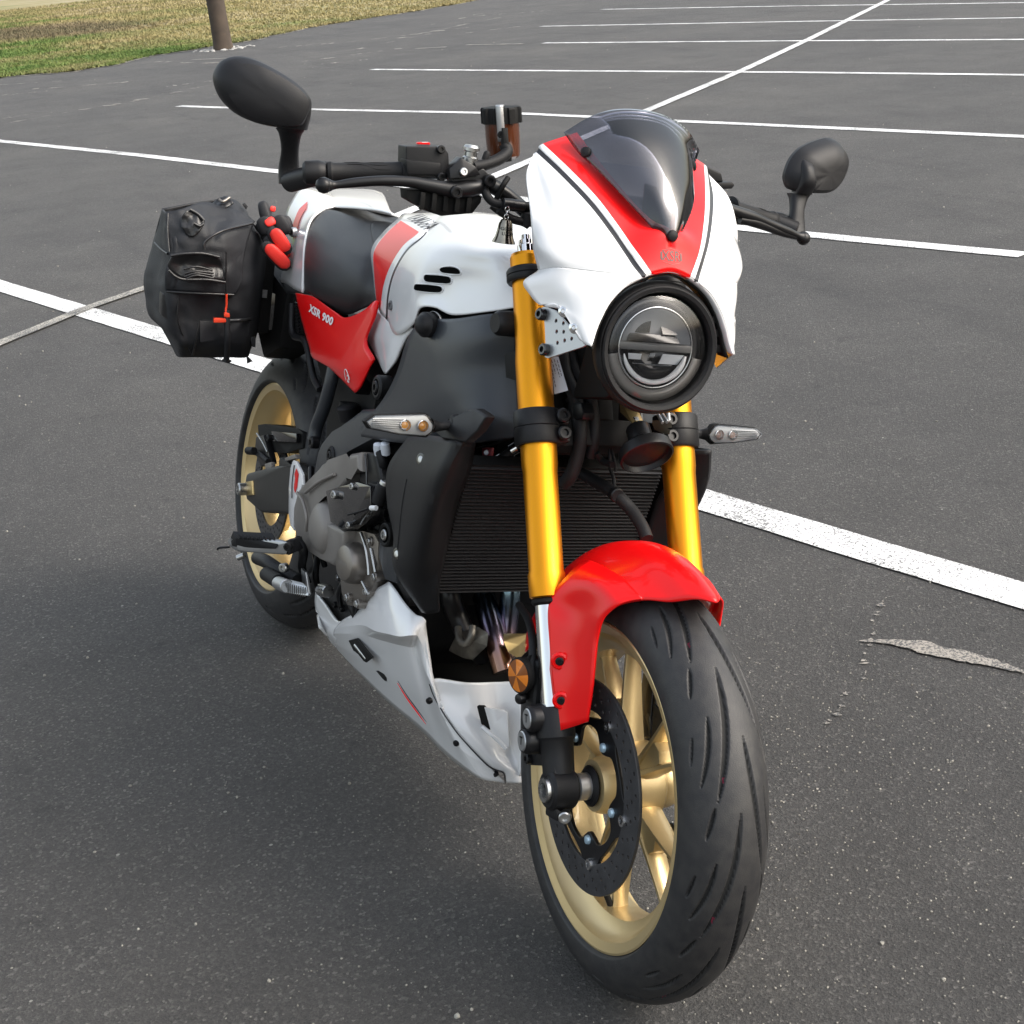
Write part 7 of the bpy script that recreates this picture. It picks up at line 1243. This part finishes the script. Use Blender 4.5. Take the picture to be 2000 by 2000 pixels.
hull('bag_pocket', [(0.15,-0.3046,0.6948),(0.12,-0.1941,0.6965),(0.12,-0.1925,0.6639),(0.15,-0.2995,0.6486)] + [(x - .03, y, z) for x, y, z in [(0.15,-0.3046,0.6948),(0.12,-0.1941,0.6965),(0.12,-0.1925,0.6639),(0.15,-0.2995,0.6486)]], FAB, bag, WB_, bev=.006)
hull('bag_side_pocket', [(0.135,-0.3763,0.7405),(0.145,-0.3511,0.7416),(0.145,-0.3453,0.6948),(0.14,-0.3556,0.6826),(0.12,-0.3712,0.6937)] + [(x - .03, y, z) for x, y, z in [(0.135,-0.3763,0.7405),(0.145,-0.3511,0.7416),(0.145,-0.3453,0.6948),(0.12,-0.3712,0.6937)]], FABL, bag, WB_, bev=.006)
for p_ in [[(0.1,-0.1885,0.6217),(0.1,-0.175,0.6101),(0.1,-0.1856,0.6047)],[(0.1,-0.1852,0.6607),(0.1,-0.1734,0.6615),(0.1,-0.1722,0.6394),(0.1,-0.1792,0.6403)],[(0.12,-0.246,0.6097),(0.12,-0.236,0.6185),(0.12,-0.2231,0.6111),(0.12,-0.2308,0.606)],[(0.06,-0.2136,0.923),(0.06,-0.2092,0.9262),(0.06,-0.2025,0.9203),(0.06,-0.2054,0.9133)]]: slab('strap_end', p_, (-.006, 0, 0), FAB, bag, WB_, bev=.001)
fabric('bag_handle', [[(0.04,-0.2702,0.9157),(0.05,-0.2567,0.9303),(0.05,-0.2384,0.9356)],[(0.06,-0.2706,0.9073),(0.075,-0.2562,0.9106),(0.07,-0.2346,0.9231)]], FABL, 8, 8, .006, 40., bag, .002)
tube('bag_handle_loop', [(0.065,-0.263,0.9272),(0.072,-0.2567,0.9247),(0.065,-0.2428,0.9335)], .003, CASE2, bag, WB_, n=8)
hull('bag_mount', [(x, y, z) for y in (-.19, -.13) for x, z in ((.05, .66), (-.08, .66), (-.08, .84), (.05, .84))], PLASD, bag, WB_, bev=.01)
# exhaust / lamp hardware between bag and tail
tl_ = hull('tail_lamp_bracket', [(x, y, z) for y in (-.125, -.05) for x, z in ((.0, .60), (.10, .64), (.12, .76), (-.06, .80), (-.08, .66))], PLASD, bike, ID, bev=.01)
lathe('rear_indicator', [(0, -.03), (.035, -.03), (.044, -.02), (.046, .0), (.040, .012), (0, .016)], [(0.03,-0.1346,0.7076)][0], (1, -.3, 0), GLOSSB, tl_, ID, n=32)
hz2('number_plate_bracket', [(-0.0695,-0.1,0.6642),(0.0877,-0.1,0.6979),(0.098,-0.1,0.6802),(0.0532,-0.1,0.6607),(-0.0477,-0.1,0.6434),(-0.0698,-0.1,0.6496)], (-.01, .05, 0), PLASD, tl_, bev=.006)
for k in range(6): v = Vector([(0.07,-0.1549,0.7543)][0]) + Vector((0, 0, -.0028 * k)); box('mount_tooth', v, (.004, .010, .0016), ALU, tl_, ID, bev=0)
# gloves tucked between the bag and the tail
gl = thing('glove', 'black motorcycle glove with bright red padded fingers tucked between bag and tail', 'glove')
def pad(a, b, w, m_, name, crop=None, par=gl, fl=.6):
    a = Vector(a); b = Vector(b); d_ = (b - a); n_ = Vector((.85, -.5, .1)).normalized(); s_ = d_.cross(n_).normalized()
    loft(name, [(a, s_ * w * .35, n_ * w * .3), (a + d_ * .12, s_ * w * .85, n_ * w * fl * .8), (a + d_ * .45, s_ * w, n_ * w * fl), (a + d_ * .85, s_ * w * .9, n_ * w * fl * .9), (b, s_ * w * .35, n_ * w * .3)], m_, par, WB_, n=20)
G_ = [[(0.15,-0.1738,0.8871),(0.155,-0.1426,0.8486)],[(0.15,-0.1836,0.8545),(0.155,-0.1375,0.8163)],[(0.13,-0.1843,0.8946),(0.13,-0.1665,0.9058)],[(0.07,-0.179,0.9067),(0.08,-0.1608,0.9152)],[(0.095,-0.1677,0.8841),(0.1,-0.1528,0.8568)],[(0.09,-0.144,0.9102),(0.1,-0.1325,0.875)],[(0.08,-0.1628,0.9225),(0.08,-0.1518,0.9216)],[(0.08,-0.1815,0.8741),(0.09,-0.1706,0.8725)],[(0.11,-0.1347,0.8384),(0.11,-0.1219,0.8343)]]
for (a_, b_), w_, m_, nm in zip(G_, (.0135, .0135, .009, .026, .022, .020, .006, .006, .007), (GLR, GLR, GLR, GLB, GLB, GLB, GLR, GLR, GLR), ('red_finger_pad', 'red_finger_pad', 'red_knuckle_pad', 'glove_cuff', 'glove_palm', 'glove_finger', 'glove_trim', 'glove_trim', 'glove_trim')): pad(a_, b_, w_, m_, nm)
for a_, b_ in [[(0.142,-0.1777,0.8876),(0.146,-0.1364,0.8419)],[(0.14,-0.1878,0.8585),(0.145,-0.1331,0.8112)],[(0.12,-0.1906,0.9059),(0.125,-0.1714,0.8742)],[(0.125,-0.1629,0.9122),(0.13,-0.1395,0.8808)],[(0.13,-0.1794,0.8713),(0.135,-0.1598,0.8501)],[(0.112,-0.1642,0.8813),(0.118,-0.1375,0.8419)],[(0.105,-0.1704,0.853),(0.11,-0.1285,0.8309)],[(0.1,-0.1866,0.8961),(0.1,-0.1679,0.8714)],[(0.1,-0.1523,0.9078),(0.1,-0.1586,0.8884)]]: pad(a_, b_, .0155, GLB, 'glove_finger')
# second small label prints on the screen side of the pan etc. are left out: nothing legible there
